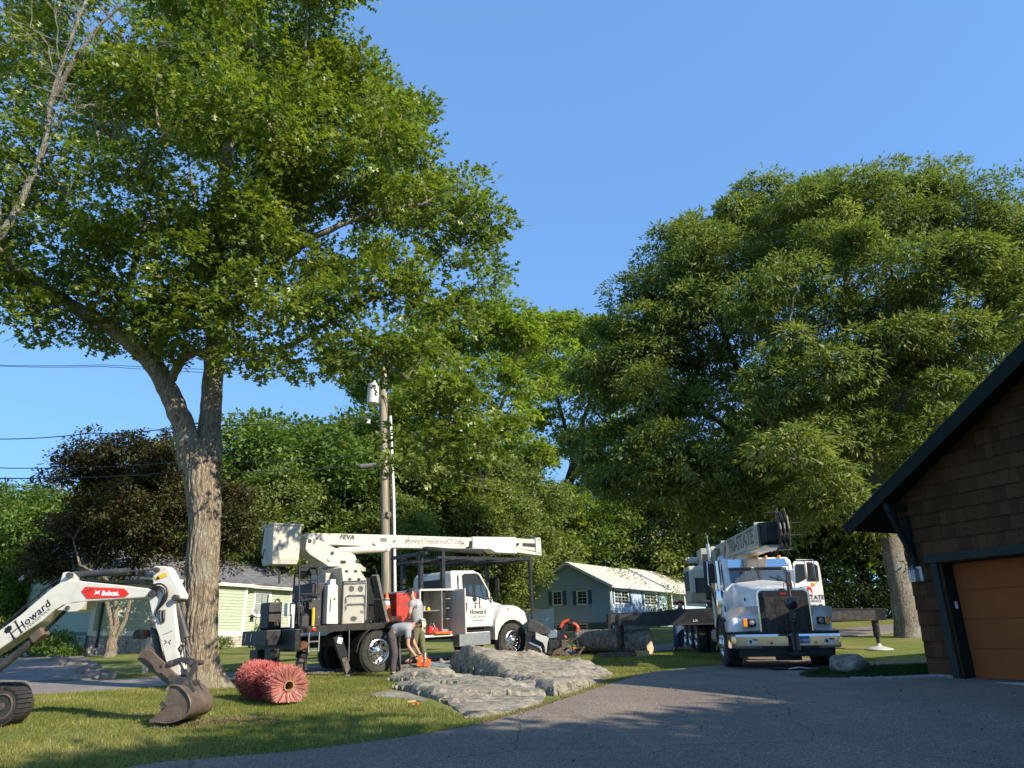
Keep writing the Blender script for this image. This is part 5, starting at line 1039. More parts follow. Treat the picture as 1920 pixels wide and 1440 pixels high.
# head: sheaves between plates
hy, hz = cx(820, 215, 1.1); 
for k, y in enumerate((hy-.09, hy+.0, hy+.09)):
    mb = MB(); mb.beam((1.05, y, hz-.36), (1.05, y, hz+.30), .34, .035, (0, 1, 0)) if False else mb.prism(ccw([(.9, hz-.34), (1.15, hz-.38), (1.22, hz), (1.16, hz+.30), (.98, hz+.34), (.9, hz+.1)]), y-.02, y+.02)
    mb.build('head_plate', M['steel'], K, bevel=.01)
for z in (hz+.22, hz-.18):
    for y in (hy-.045, hy+.045):
        mb = MB(); mb.lathe((1.05, y-.02, z), (0, 1, 0), [(.03, 0), (.17, 0), (.17, .008), (.13, .018), (.17, .03), (.17, .04), (.03, .04)], 20); mb.build('sheave', M['dark'], K)
mb = MB(); mb.box((1.0, hy, hz-.42), (.2, .3, .05)); mb.tube([(1.0, hy-.25, hz+.12), (1.0, hy+.42, hz+.16)], .01, 5); mb.tube([(1.0, hy-.1, hz-.12), (1.0, hy+.4, hz-.12)], .01, 5)
a_ = cx(685, 130, .9); b_ = cx(760, 95, .9); mb.tube([(.8, a_[0], a_[1]), (.8, a_[0], a_[1]+.14), (.8, b_[0], a_[1]+.14), (.8, b_[0], a_[1])], .01, 5); mb.sphere((.85, b_[0], b_[1]+.03), .04, 5); 
for yy in (hy-.06, hy+.1): mb.tube([(1.1, yy, hz+.2), (1.05, yy-.02, hz+.48)], .012, 5)
mb.build('head_fittings', M['dark'], K)
mb = MB(); y_, z_ = cx(780, 345, .6); mb.prism([(-.2, 2.62), (.28, 2.62), (.2, 2.56), (-.1, 2.56)], -.2, .95, 'yz'); mb.build('head_underplate', M['cream'], bm_)
# cable, ball and hook held to the bumper
by, bz = cx(877, 785, 1.42)
mb = MB(); mb.tube([(1.25, hy, hz-.38), (1.40, by+.0, bz+.3)], .008, 5); mb.build('hoist_cable', M['ink'], K)
mb = MB(); y, z = cx(862, 640, 1.38); mb.box((1.38, y, z+.12), (.08, .09, .28)); mb.box((1.38, y, z-.03), (.06, .11, .16)); mb.tube([(1.38, y-.02, z+.05), (1.40, y-.12, z+.02), (1.40, y-.12, z-.13)], .012, 5); mb.tube([(1.4, by, z-.05), (1.42, by, bz+.1)], .03, 8); mb.build('wedge_socket', M['dark'], K, bevel=.01)
mb = MB(); mb.sphere((1.42, by, bz), .135, 14); bl_ = mb.build('ball', mat('black_ball', (.025, .025, .028), .3, var=.2, coat=.3), K, smooth=True)
mb = MB(); mb.box((1.38, by, bz-.22), (.08, .1, .2)); mb.tube([(1.4, by-.02, bz-.15), (1.42, by+.06, bz-.26), (1.4, by+.02, bz-.37), (1.38, by-.07, bz-.33)], .028, 8); mb.build('hook', M['steel'], K, bevel=.01)
mb = MB(); my, mz = cx(895, 1000, 1.3); mb.beam((1.3, my, .30), (1.3, my, bz-.3), .06, .12); mb.box((1.28, my, .34), (.2, .34, .05)); mb.box((1.26, my-.11, .9), (.03, .03, .45)); mb.build('hook_post', M['black'], K, bevel=.008)
mb = MB()
for k in range(7): mb.beam((1.345, my-.05+.022*k, .42), (1.345, my-.06+.022*k, .76), .02, .02)
mb.build('strap_bundle', mat('worn_strap', (.16, .12, .1), .9, var=.3), K)
# superstructure: operator cab, winch, counterweight
mb = MB(); mb.prism(ccw(ct.ys([(1284, 1069), (1290, 1067), (1320, 1067), (1322, 1140), (1312, 1140), (1305, 1132), (1298, 1125), (1290, 1115), (1285, 1090)], -1.12)), -1.1, -.55)
o = None
cb2 = [(-4.3, 1.75), (-4.3, 2.42), (-4.5, 2.5), (-5.6, 2.5), (-5.6, 1.6), (-5.2, 1.45), (-4.5, 1.45)]
mb = MB(); mb.prism(ccw(cb2), -1.28, -.5); oc = mb.build('operator_cab', M['cream'], K, bevel=.04)
mb = MB(); mb.prism([(-1.13, 1.72), (-.62, 1.72), (-.62, 2.15), (-1.13, 2.15)], -4.29, -4.30, 'yz'); mb.build('window', M['glass'], oc)
mb = MB(); mb.prism(ccw([(-4.4, 1.8), (-4.4, 2.35), (-5.4, 2.35), (-5.4, 1.8)]), -1.28, -1.295); mb.build('window', M['glass'], oc)
mb = MB(); mb.box((-5.2, -.62, 2.75), (.9, .4, .55)); mb.box((-5.1, -.42, 3.03), (.5, .35, .06)); mb.cyl((-5.4, -1.15, 2.72), (-5.4, -.82, 2.72), .1, 12); mb.cyl((-5.4, -1.22, 2.72), (-5.4, -1.15, 2.72), .06, 12); mb.build('winch_housing', M['cream'], K, bevel=.02)
mb = MB(); mb.box((-6.6, .05, 1.9), (2.0, 1.5, .9)); mb.box((-5.0, .05, 1.75), (1.4, .8, 1.6)); mb.build('superstructure', M['cream'], K, bevel=.03)
mb = MB(); mb.lathe((-5.2, .0, 1.1), (0, 0, 1), [(.7, 0), (.7, .15), (.6, .2)], 28, cap=True); mb.build('slew_ring', M['black'], K)
mb = MB(); mb.box((-2.55, -.98, 2.1), (.1, .25, 1.2)); mb.box((-2.5, -.85, 1.55), (.3, .3, .2)); mb.build('cab_back_frame', M['dark'], K)
# outriggers front pair
def outr(ya, yb, s, lab_y):
    mb = MB(); xo = -4.0
    z0a, z1a = .84, 1.22
    if s < 0: mb.loft([[(xo+dx, y, z) for dx, z in ((-.16, a), (.16, a), (.16, b), (-.16, b))] for y, a, b in ((-.6, .84, 1.3), (-2.05, .84, 1.27), (-2.2, .83, 1.23), (yb, .88, 1.20))])
    else: mb.loft([[(xo+dx, y, z) for dx, z in ((-.16, b), (.16, b), (.16, a), (-.16, a))] for y, a, b in ((.6, .84, 1.3), (2.0, .84, 1.27), (2.2, .86, 1.23), (yb, .9, 1.2))])
    o = mb.build('outrigger_beam', M['black'], K, bevel=.01)
    return o
o = outr(0, -3.78, -1, 0)
mb = MB(); mb.box((-3.83, -3.42, 1.02), (.1, .05, .34)); mb.box((-3.83, -3.7, .98), (.12, .06, .5)); mb.build('beam_bracket', M['dark'], o); mb = MB(); mb.beam((-3.82, -2.25, 1.3), (-3.82, -1.95, .86), .06, .06, (1, 0, 0)); mb.build('beam_strut', M['dark'], o); mb = MB(); mb.box((-3.9, -2.9, 1.24), (.2, .08, .08)); mb.build('beam_lug', M['dark'], o)
mb = MB(); mb.prism([(-3.66, .92), (-3.0, 1.18), (-3.66, 1.18)], -3.838, -3.83, 'yz'); mb.build('scuffed_plate', M['steel'], o)
mb = MB(); mb.box((-3.83, -1.1, .87), (.012, 1.4, .03)); mb.build('beam_rail', M['steel'], o)
text('Lift', .10, M['whiteink'], o, (-3.835, -1.28, .965), (R(90), 0, R(90)))
mb = MB(); mb.cyl((-3.98, -3.40, .95), (-3.98, -3.40, .30), .095, 16); mb.cyl((-3.98, -3.40, .32), (-3.98, -3.40, .13), .04, 10); mb.box((-3.88, -3.26, .5), (.06, .06, .12)); mb.build('jack', M['black'], o, smooth=True)
mb = MB(); mb.lathe((-3.98, -3.40, .08), (0, 0, 1), [(.001, 0), (.34, 0), (.34, .025), (.08, .09), (.04, .12), (.001, .12)], 24)
for a in range(6): mb.beam((-3.98, -3.4, .14), (-3.98+.3*math.cos(a*1.05), -3.4+.3*math.sin(a*1.05), .105), .02, .05)
mb.build('float_pad', M['steel'], o)
o = outr(0, 3.9, 1, 0)
mb = MB(); mb.box((-3.8, 2.9, 1.03), (.02, 1.4, .26)); mb.build('scuffed_plate', M['steel'], o)
mb = MB(); mb.cyl((-3.98, 3.62, .95), (-3.98, 3.62, .45), .09, 16); mb.cyl((-3.98, 3.62, .5), (-3.98, 3.62, .25), .045, 10); mb.build('jack', M['black'], o)
mb = MB(); mb.lathe((-3.98, 3.62, .13), (0, 0, 1), [(.001, 0), (.36, 0), (.34, .03), (.08, .1), (.05, .16), (.001, .16)], 24); mb.build('float_pad', M['boomw'], o)
mb = MB(); mb.box((-9.2, .9, .75), (1.2, 1.6, .9)); mb.build('rear_box', M['black'], K, bevel=.02)
# timber cribbing under the left pad
wp = ct.M@Vector((-3.98, -3.40, 0)); gzz = gz(wp.x, wp.y)
def crib(off, L, w, h, col, lab, rz):
    mb = MB(); mb.box((0, 0, h/2), (L, w, h)); o = mb.build('timber_block', col, None, bevel=.008); o.location = (wp.x+off[0], wp.y+off[1], gz(wp.x+off[0], wp.y+off[1])+off[2]); o.rotation_euler = (0, 0, rz); tag(o, lab, 'timber block', 'cribbing under the outrigger pad'); return o
M['oldwood'] = mat('old_timber', (.13, .10, .07), .85, var=.35, stretch=(1, 8, 8), bump=.3); M['newwood'] = mat('sawn_timber', (.5, .33, .13), .75, var=.25, stretch=(1, 8, 8), bump=.2)
crib((-.15, -.1, -.02), 1.0, .7, .10, M['oldwood'], 'flat dark timber block under the left outrigger pad', .05)
crib((.52, -.42, -.02), .34, .22, .16, M['newwood'], 'bright yellow sawn timber block beside the left outrigger pad', .1)
# ================================================================ mini excavator
ex = Frame((-8.17, 10.93, gz(-8.1, 11.2)), R(-5), 0)
X = thing('mini_excavator', 'white mini excavator reaching its boom and digging bucket onto the lawn', 'excavator', ex.loc, rot=ex.e)
def e3(pts, yl): return ex.ys([(x/5.143, 1020+y/5.143) for x, y in pts], yl)
def e1(pts, yl): return ex.ys([(x/3.273, 1000+y/3.273) for x, y in pts], yl)
def exprism(name, pts, y0, y1, m, par, bevel=.01): mb = MB(); mb.prism(ccw(pts), y0, y1); return mb.build(name, m, par, bevel=bevel)
M['exwhite'] = mat('excavator_cream_white', (.70, .66, .58), .35, var=.04, coat=.3, dirt=(.36, .3, .22), dirt_amt=.45, dirt_scale=2.4, bump=.05, bscale=30)
M['rust'] = mat('rusty_bucket_steel', (.15, .115, .09), .62, metal=.35, var=.3, scale=7, dirt=(.26, .15, .08), dirt_amt=.6, dirt_scale=4, bump=.35, bscale=30)
M['exblk'] = mat('charcoal_casting', (.055, .055, .058), .55, metal=.2, var=.25, dirt=(.16, .13, .1), dirt_amt=.6, dirt_scale=6, bump=.2)
bo = exprism('boom', e3([(-700, 1250), (-300, 1010), (0, 828), (200, 680), (480, 438), (580, 372), (650, 350), (760, 355), (1200, 400), (1440, 430), (1490, 445), (1500, 480), (1480, 510), (830, 555), (700, 567), (600, 592), (520, 640), (400, 745), (200, 875), (0, 1010), (-300, 1190), (-700, 1420)], -.12), -.12, .12, M['exwhite'], X, .015)
exprism('cylinder_bracket', e3([(565, 390), (600, 275), (640, 268), (695, 275), (752, 352), (650, 365)], -.1), -.09, .09, M['exwhite'], bo)
exprism('lower_bracket', e3([(540, 640), (640, 578), (830, 556), (820, 570), (780, 632), (740, 652), (660, 656), (600, 640)], -.135), -.135, .135, M['exwhite'], bo)
lb = exprism('label', e3([(785, 455), (825, 412), (1200, 430), (1245, 480), (1210, 510), (840, 528)], -.123), -.1205, -.128, mat('label_red', (.72, .03, .012), .35, var=.03), bo, 0)
c = e3([(1065, 476)], -.13)[0]; text('Bobcat.', .092, M['whiteink'], lb, (c[0], -.1295, c[1]), (R(90), R(1), 0), bold=.004, sx=.95)
c = e3([(938, 470)], -.13)[0]; mb = MB()
for k in range(2): mb.add([(c[0]+s*a, -.1292, c[1]+b) for (a, b) in ((0, -.02), (.02, -.01), (.045, -.035), (.035, -.005), (.03, .015), (.04, .04), (.015, .022), (0, .018)) for s in ((1,) if k == 0 else (-1,))], [tuple(range(8))])
mb.build('label_mark', M['whiteink'], lb)
mb = MB(); mb.prism(ccw(e3([(805, 465), (880, 425), (905, 430), (830, 475)], -.129)), -.1285, -.129); mb.build('label_stripe', M['redbox'], lb)
for (px, py, r) in ((668, 302, .04), (658, 617, .032), (1462, 483, .045)):
    c = e3([(px, py)], -.13)[0]; mb = MB(); mb.cyl((c[0], -.16, c[1]), (c[0], .16, c[1]), r, 14); mb.build('pin', M['steel'], bo, bevel=.006)
a, b = e3([(325, 690)], -.125)[0]; ang = math.atan2(*(lambda p, q: (q[1]-p[1], q[0]-p[0]))(*e3([(205, 790), (445, 590)], -.125)))
text('Howard', .155, M['ink'], bo, (a, -.1225, b), (R(90), -ang, 0), bold=.002, space=1.08)
a, b = e3([(355, 722)], -.125)[0]; text('TreeService', .082, M['greyink'], bo, (a, -.1225, b), (R(90), -ang, 0), space=1.08)
a, b = e3([(138, 830)], -.125)[0]; ca, sa = math.cos(ang), math.sin(ang)
logo(bo, 0, 0, 0, 1, M3=lambda u, v: (a+.2*(u*ca-v*sa), -.1225, b+.2*(u*sa+v*ca)))
# boom cylinder on top
p0 = e3([(705, 300)], 0)[0]; p1 = e3([(1250, 262)], 0)[0]; p2 = e3([(1500, 245)], 0)[0]; p2b = e1([(955, 222)], 0)[0]
mb = MB(); mb.cyl((p0[0], 0, p0[1]), (p1[0], 0, p1[1]), .05, 16); cyl1 = mb.build('boom_cylinder', M['exblk'], X, smooth=True)
mb = MB(); mb.cyl((p1[0], 0, p1[1]), (p2b[0], 0, p2b[1]), .014, 12); mb.build('piston_rod', M['steel'], cyl1, smooth=True)
p0 = e3([(635, 640)], 0)[0]; p1 = e3([(400, 870)], 0)[0]; p2 = e3([(-60, 1240)], 0)[0]
mb = MB(); mb.cyl((p0[0], 0, p0[1]), (p1[0], 0, p1[1]), .025, 12); c2 = mb.build('piston_rod', M['ink'], X)
mb = MB(); mb.cyl((p1[0], 0, p1[1]), (p2[0], 0, p2[1]), .055, 16); mb.build('lift_cylinder', M['exblk'], X, smooth=True)
mb = MB(); mb.beam((p1[0]+.05, 0, p1[1]+.05), (p1[0]-.1, 0, p1[1]-.08), .15, .13); mb.build('cylinder_head', M['rust'], X, bevel=.02)
mb = MB()
for k, (pp) in enumerate(([(0, 830), (200, 675), (480, 425), (600, 350), (660, 340), (1000, 365), (1210, 372), (1480, 372), (1560, 400)], [(0, 820), (480, 418), (620, 345), (780, 345), (1100, 378), (1230, 360), (1400, 355), (1500, 370)], [(620, 352), (900, 372), (1180, 392), (1300, 385), (1440, 395)])):
    mb.hose([(q[0], -.05+.035*k, q[1]+.01) for q in e3(pp, 0)], .012, 6)
for k in range(4): q = e3([(1210+55*k, 368+6*(k % 2))], 0)[0]; mb.cyl((q[0], -.07, q[1]), (q[0]+.06, -.07, q[1]+.004), .018, 6)
mb.build('boom_hose', M['hose'], X)
# arm
ar = exprism('arm', e1([(940, 207), (955, 199), (1012, 201), (1030, 216), (1112, 372), (1112, 398), (1075, 420), (1068, 440), (1092, 740), (1108, 862), (1100, 875), (1062, 858), (1036, 822), (1015, 782), (985, 660), (948, 560), (925, 470), (912, 400), (918, 365), (938, 330)], -.1), -.10, .10, M['exwhite'], X, .012)
for (px, py, r) in ((957, 223, .035), (935, 370, .045), (1074, 396, .045), (934, 552, .028), (1044, 797, .036), (1166, 797, .036), (1055, 890, .05), (1140, 925, .045)):
    c = e1([(px, py)], -.15)[0]; mb = MB(); mb.cyl((c[0], -.17, c[1]), (c[0], .17, c[1]), r, 14); mb.build('pin', M['steel'], ar, bevel=.006)
exprism('warning_label', e1([(948, 268), (1018, 240), (1026, 262), (957, 290)], -.103), -.1005, -.106, M['yellow'], ar, 0)
c = e1([(970, 274)], -.108)[0]; mb = MB(); mb.prism([(c[0]-.035, c[1]-.028), (c[0]+.03, c[1]-.012), (c[0]-.01, c[1]+.032)], -.106, -.1075); mb.build('warning_sign', M['ink'], ar)
exprism('thumb_lug', e1([(925, 540), (945, 535), (960, 575), (950, 590), (925, 560)], -.07), -.07, .07, M['exwhite'], ar)
c = e1([(1027, 668)], -.103)[0]; mb = MB()
for s in (1, -1):
    for t in (1, -1): mb.add([(c[0]+s*a_, -.1015, c[1]+t*b_) for a_, b_ in ((.004, .0), (.045, .035), (.05, .02), (.03, .004))], [(0, 1, 2, 3)])
mb.beam((c[0]-.08, -.1015, c[1]+.1), (c[0]+.05, -.1015, c[1]+.15), .004, .005); mb.build('paint_mark', M['ink'], ar)
def pt(px, py, y=0): q = e1([(px, py)], y)[0]; return (q[0], y, q[1])
mb = MB(); mb.cyl(pt(1082, 420), pt(1146, 640), .048, 16); bc = mb.build('bucket_cylinder', M['exblk'], X, smooth=True)
mb = MB(); mb.cyl(pt(1146, 640), pt(1172, 770), .02, 12); mb.build('piston_rod', M['steel'], bc)
mb = MB(); mb.cyl(pt(940, 575, .03), pt(985, 770, .03), .045, 14); mb.build('thumb_cylinder', M['exblk'], X, smooth=True)
mb = MB()
for off in (0, 18, 34): mb.hose([pt(925-off*.1, 322+off, -.11), pt(985-off*.5, 310+off*.9, -.14), pt(1025-off*.6, 345+off*.6, -.15), pt(1018-off*.7, 410, -.14), pt(975-off*.4, 460+off*.4, -.12), pt(952+off*.3, 500+off*.5, -.11)], .013, 6)
for off in (0, 22): mb.tube([pt(985+off, 470, -.11), pt(982+off, 520, -.12), pt(990+off*.5, 545, -.11)], .02, 6)
mb.hose([pt(1095, 740, -.05), pt(1100, 700, -.1), pt(1130, 690, -.1), pt(1165, 760, -.08)], .012, 6); mb.tube([pt(1110, 745, -.05), pt(1125, 650, -.05)], .01, 6); mb.tube([pt(1210, 820, -.05), pt(1205, 900, -.08), pt(1240, 960, -.05)], .008, 5)
mb.build('arm_hose', M['hose'], X)
# links, thumb, bucket
for y in (-.13, .10):
    exprism('bucket_link', e1([(1030, 790), (1050, 778), (1110, 758), (1180, 765), (1210, 780), (1200, 800), (1165, 812), (1110, 790), (1060, 812), (1035, 812)], y), y, y+.035, M['exblk'], X)
    exprism('bucket_link', e1([(1150, 800), (1205, 790), (1212, 825), (1180, 870), (1170, 960), (1135, 945), (1140, 880), (1165, 830)], y), y+.005, y+.03, M['exblk'], X)
th = exprism('thumb', e1([(848, 738), (865, 718), (895, 710), (925, 714), (1095, 880), (1090, 920), (1050, 915), (1000, 868), (985, 855), (975, 862), (950, 845), (930, 800), (905, 780), (895, 750), (865, 742)], -.14), -.14, -.105, M['rust'], X, .006)
exprism('thumb_plate', e1([(848, 738), (865, 718), (895, 710), (925, 714), (1095, 880), (1090, 920), (1050, 915), (1000, 868), (950, 830), (905, 780), (895, 750), (865, 742)], .1), .105, .14, M['rust'], th, .006)
mb = MB(); mb.beam(pt(880, 725), pt(1080, 890), .24, .04, (0, 1, 0)); mb.build('thumb_web', M['rust'], th)
c = e1([(985, 818)], -.15)[0]; mb = MB(); mb.lathe((c[0], -.141, c[1]), (0, -1, 0), [(.02, 0), (.02, .002), (.001, .002)], 10); mb.build('hole', M['ink'], th)
for y in (-.16, .12):
    exprism('bucket_ear', e1([(1030, 880), (1060, 862), (1100, 878), (1170, 905), (1185, 940), (1200, 965), (1150, 985), (1060, 950), (1035, 930)], y), y, y+.035, M['exblk'], X)
ys_, yo_ = -.30, .30
bpoly = e1([(1040, 935), (1090, 930), (1130, 955), (1165, 1000), (1178, 1060), (1160, 1110), (1120, 1140), (1040, 1166), (925, 1150), (985, 1085), (1010, 1040), (1028, 985)], ys_)
back = e1([(1040, 935), (1090, 930), (1130, 955), (1165, 1000), (1178, 1060), (1160, 1110), (1120, 1140), (1040, 1166), (925, 1150)], ys_)

def smooth_(pts, it=2):
    for _ in range(it):
        o_ = [pts[0]]
        for p_, q_ in zip(pts, pts[1:]): o_ += [(p_[0]*.75+q_[0]*.25, p_[1]*.75+q_[1]*.25), (p_[0]*.25+q_[0]*.75, p_[1]*.25+q_[1]*.75)]
        pts = o_+[pts[-1]]
    return pts
back = smooth_(back); n = len(back); cen = (sum(p[0] for p in bpoly)/len(bpoly), sum(p[1] for p in bpoly)/len(bpoly))
bfull = back+bpoly[9:]; mb = MB(); mb.prism(ccw(bfull), ys_, ys_+.025); mb.prism(ccw(bfull), yo_-.025, yo_)
inn = [(p[0]+(cen[0]-p[0])*.07, p[1]+(cen[1]-p[1])*.07) for p in back]
mb.loft([[(p[0], ys_-.012, p[1]), (p[0], yo_+.012, p[1]), (q[0], yo_+.012, q[1]), (q[0], ys_-.012, q[1])] for p, q in zip(back, inn)])
bkt = mb.build('bucket', M['rust'], X, bevel=.006)
mb = MB(); mb.tube([(p[0], ys_-.018, p[1]) for p in back], .012, 6); mb.beam((back[-1][0], ys_-.01, back[-1][1]), (back[-10][0], ys_-.01, back[-10][1]+.02), .03, .05, (0, 0, 1)); mb.build('wear_strip', M['rust'], bkt)
q = e1([(1002, 1052)], ys_)[0]; mb = MB(); mb.beam((q[0]-.03, ys_-.01, q[1]+.03), (q[0]+.04, ys_-.01, q[1]-.03), .03, .05); mb.build('side_cutter', M['steel'], bkt)
# tracks, house
for yy in (-.05, 1.25):
    cx_, r = None, .215
    q = e3([(15, 1565)], yy-.15)[0]; xr = -.05 if False else q[0]
    zc = .24; L = 1.6; prof = []
    for k in range(13): a = R(90-k*15); prof.append((xr+r*math.cos(a), zc+r*math.sin(a)))
    for k in range(13): a = R(-90-k*15); prof.append((xr-L+r*math.cos(a), zc+r*math.sin(a)))
    mb = MB(); mb.prism(ccw(prof), yy-.15, yy+.15); t = mb.build('track', M['rubber'], X, bevel=.03)
    mb = MB()
    for k in range(0, 13): a = R(90-k*15); mb.box((xr+(r+.012)*math.cos(a), yy, zc+(r+.012)*math.sin(a)), (.05, .3, .03), (0, -a+R(90), 0))
    for k in range(18): mb.box((xr-k*L/17, yy, zc+r+.012), (.045, .3, .03)); mb.box((xr-k*L/17, yy, zc-r-.005), (.045, .3, .03))
    mb.build('track_lug', M['rubber'], t, kind='stuff')
    for x in (xr, xr-L):
        mb = MB(); mb.lathe((x, yy-.13, zc), (0, -1, 0), [(.17, -.02), (.17, .03), (.15, .035), (.14, .0), (.05, .0), (.05, .04), (.001, .04)], 24)
        mb.build('idler', M['rust'], t, smooth=True, angle=35)
q = e3([(15, 1565)], 0)[0][0]-1.5
mb = MB(); mb.prism([(q-1.7, .55), (q-.2, .55), (q-.05, .75), (q-.25, 1.0), (q-.9, 1.1), (q-1.9, 1.1), (q-2.0, .6)], 0, 1.25); mb.build('house', M['exwhite'], X, bevel=.04)
mb = MB(); mb.prism([(q-1.6, 1.1), (q-.5, 1.1), (q-.6, 2.3), (q-1.6, 2.35)], .55, 1.25); mb.build('cab', M['glass'], X, bevel=.03)
# ================================================================ rocks
M['rock'] = None
pass
def rockmat(name, c1, c2, c3):
    m = bpy.data.materials.new(name); m.use_nodes = True; t = m.node_tree; N = t.nodes; L = t.links; b = N['Principled BSDF']; b.inputs['Roughness'].default_value = .9; b.inputs['Specular IOR Level'].default_value = .25
    tc = N.new('ShaderNodeTexCoord'); mp = N.new('ShaderNodeMapping'); mp.inputs['Scale'].default_value = (.55, 1.5, 1.5); mp.inputs['Rotation'].default_value = (0, 0, R(14)); L.new(tc.outputs['Object'], mp.inputs[0])
    n = N.new('ShaderNodeTexNoise'); n.inputs['Scale'].default_value = 5; n.inputs['Detail'].default_value = 10; n.inputs['Roughness'].default_value = .75; L.new(mp.outputs[0], n.inputs['Vector'])
    r = ramp(N, [(.3, c1), (.5, c2), (.68, c3)]); L.new(n.outputs['Fac'], r.inputs[0])
    n2 = N.new('ShaderNodeTexNoise'); n2.inputs['Scale'].default_value = 3.1; n2.inputs['Detail'].default_value = 9; n2.inputs['Roughness'].default_value = .8; L.new(tc.outputs['Object'], n2.inputs['Vector'])
    r2 = ramp(N, [(.50, (0, 0, 0)), (.66, (.6, .6, .6))]); L.new(n2.outputs['Fac'], r2.inputs[0])
    mx = N.new('ShaderNodeMix'); mx.data_type = 'RGBA'; L.new(r2.outputs[0], mx.inputs[0]); L.new(r.outputs[0], mx.inputs[6]); mx.inputs[7].default_value = (.33, .34, .26, 1)
    n5 = N.new('ShaderNodeTexNoise'); n5.inputs['Scale'].default_value = 9; n5.inputs['Detail'].default_value = 10; n5.inputs['Roughness'].default_value = .85; L.new(mp.outputs[0], n5.inputs['Vector'])
    r5 = ramp(N, [(.38, (.25, .235, .21)), (.50, (1, 1, 1)), (.8, (1.15, 1.13, 1.08))]); L.new(n5.outputs['Fac'], r5.inputs[0]); m5 = N.new('ShaderNodeMix'); m5.data_type = 'RGBA'; m5.blend_type = 'MULTIPLY'; m5.inputs[0].default_value = 1; L.new(mx.outputs[2], m5.inputs[6]); L.new(r5.outputs[0], m5.inputs[7])
    L.new(m5.outputs[2], b.inputs['Base Color'])
    n3 = N.new('ShaderNodeTexNoise'); n3.inputs['Scale'].default_value = 14; n3.inputs['Detail'].default_value = 12; n3.inputs['Roughness'].default_value = .75; L.new(mp.outputs[0], n3.inputs['Vector'])
    bp = N.new('ShaderNodeBump'); bp.inputs['Strength'].default_value = .9; bp.inputs['Distance'].default_value = .035; L.new(n3.outputs['Fac'], bp.inputs['Height']); L.new(bp.outputs[0], b.inputs['Normal'])
    return m
M['rock'] = rockmat('grey_ledge_rock', (.10, .088, .068), (.28, .25, .20), (.43, .39, .32))
def segdist(P, poly):
    d = np.full(len(P), 1e9)
    for i in range(len(poly)):
        a = np.array(poly[i]); b = np.array(poly[(i+1) % len(poly)]); ab = b-a; t = np.clip(((P-a)@ab)/(ab@ab), 0, 1); d = np.minimum(d, np.linalg.norm(P-a-t[:, None]*ab, axis=1))
    return d
def fbm(P, s, seed, o=4):
    v = 0; a = 1; rg = np.random.default_rng(seed)
    for i in range(o):
        k = rg.normal(0, 1, (5, 3)); ph = rg.uniform(0, 6.28, 5)
        v = v+a*sum(np.sin((P@k[j])*s+ph[j]) for j in range(5))/5; a *= .5; s *= 2.1
    return v
def slab(name, label, poly, ctrl, edge, seed, step=.055, amp=.05, cat='rock', m=None, stri=None):
    step *= .72
    from mathutils.geometry import delaunay_2d_cdt
    rg = np.random.default_rng(seed); P = []; n = len(poly)
    for i in range(n):
        a = Vector(poly[i]); b = Vector(poly[(i+1) % n]); k = max(1, int((b-a).length/step))
        for j in range(k): P.append(a.lerp(b, j/k)+Vector((rg.normal(0, .012), rg.normal(0, .012))))
    nb = len(P); xs = [p[0] for p in poly]; ys = [p[1] for p in poly]
    gx, gy = np.meshgrid(np.arange(min(xs), max(xs), step), np.arange(min(ys), max(ys), step)); gx = gx.ravel()+rg.normal(0, step*.2, gx.size); gy = gy.ravel()+rg.normal(0, step*.2, gy.size)
    Q = np.stack([gx, gy], 1); ok = inpoly(gx, gy, poly); Q = Q[ok]; Q = Q[segdist(Q, poly) > step*.5]
    P += [Vector(q) for q in Q]
    v, e, f, *_ = delaunay_2d_cdt(P, [(i, (i+1) % nb) for i in range(nb)], [], 1, 1e-5)
    V = np.array([(p.x, p.y) for p in v]); d = segdist(V, poly)
    C = np.array([(c[0], c[1]) for c in ctrl]); H = np.array([c[2]-gz(c[0], c[1]) for c in ctrl])
    w = 1/((np.linalg.norm(V[:, None]-C[None], axis=2)**2.4)+.02); h = (w*H).sum(1)/w.sum(1)
    P3_ = np.stack([V[:, 0], V[:, 1], np.zeros(len(V))], 1)
    ca, sa = math.cos(R(14)), math.sin(R(14)); U = np.stack([(V[:, 0]*ca+V[:, 1]*sa)*.3, (-V[:, 0]*sa+V[:, 1]*ca)*1.5, np.zeros(len(V))], 1)
    pr = np.clip(d/edge, 0, 1)**.45
    st_ = fbm(U, 3.2, seed, 5)
    ns_ = max(5, int(len(V)*step*step*3.2)); sd = U[rg.choice(len(U), ns_, replace=False)][:, :2]*1.0
    DD = np.linalg.norm(U[:, None, :2]+.05*np.stack([fbm(P3_, 5, 1, 3), fbm(P3_, 5, 2, 3)], 1)[:, None]-sd[None], axis=2); o2 = np.argsort(DD, 1)[:, :2]
    d1 = np.take_along_axis(DD, o2[:, :1], 1)[:, 0]; d2 = np.take_along_axis(DD, o2[:, 1:2], 1)[:, 0]; gr = d2-d1
    off = rg.normal(0, .018, ns_)[o2[:, 0]]; tl = rg.normal(0, .05, (ns_, 2))[o2[:, 0]]; rel_ = (U[:, :2]-sd[o2[:, 0]])
    plate = off+(rel_*tl).sum(1)-.075*np.exp(-(gr/.022)**2)*(rg.uniform(0, 1, ns_) > .35)[o2[:, 0]]
    z = (h*pr+(plate+.6*amp*st_+.45*amp*np.abs(fbm(P3_, 7, seed+3, 4)))*np.clip(d/.1, 0, 1))
    z = np.maximum(z, .004)
    Z = gz(V[:, 0], V[:, 1])+np.where(d < .02, -.12, z)
    cc = V.mean(0); me = MB().add([(x-cc[0], y-cc[1], zz) for (x, y), zz in zip(V, Z)], f)
    o = me.build(name, m or M['rock'], None, smooth=True, angle=24); o.location = (cc[0], cc[1], 0); tag(o, label, cat); return o
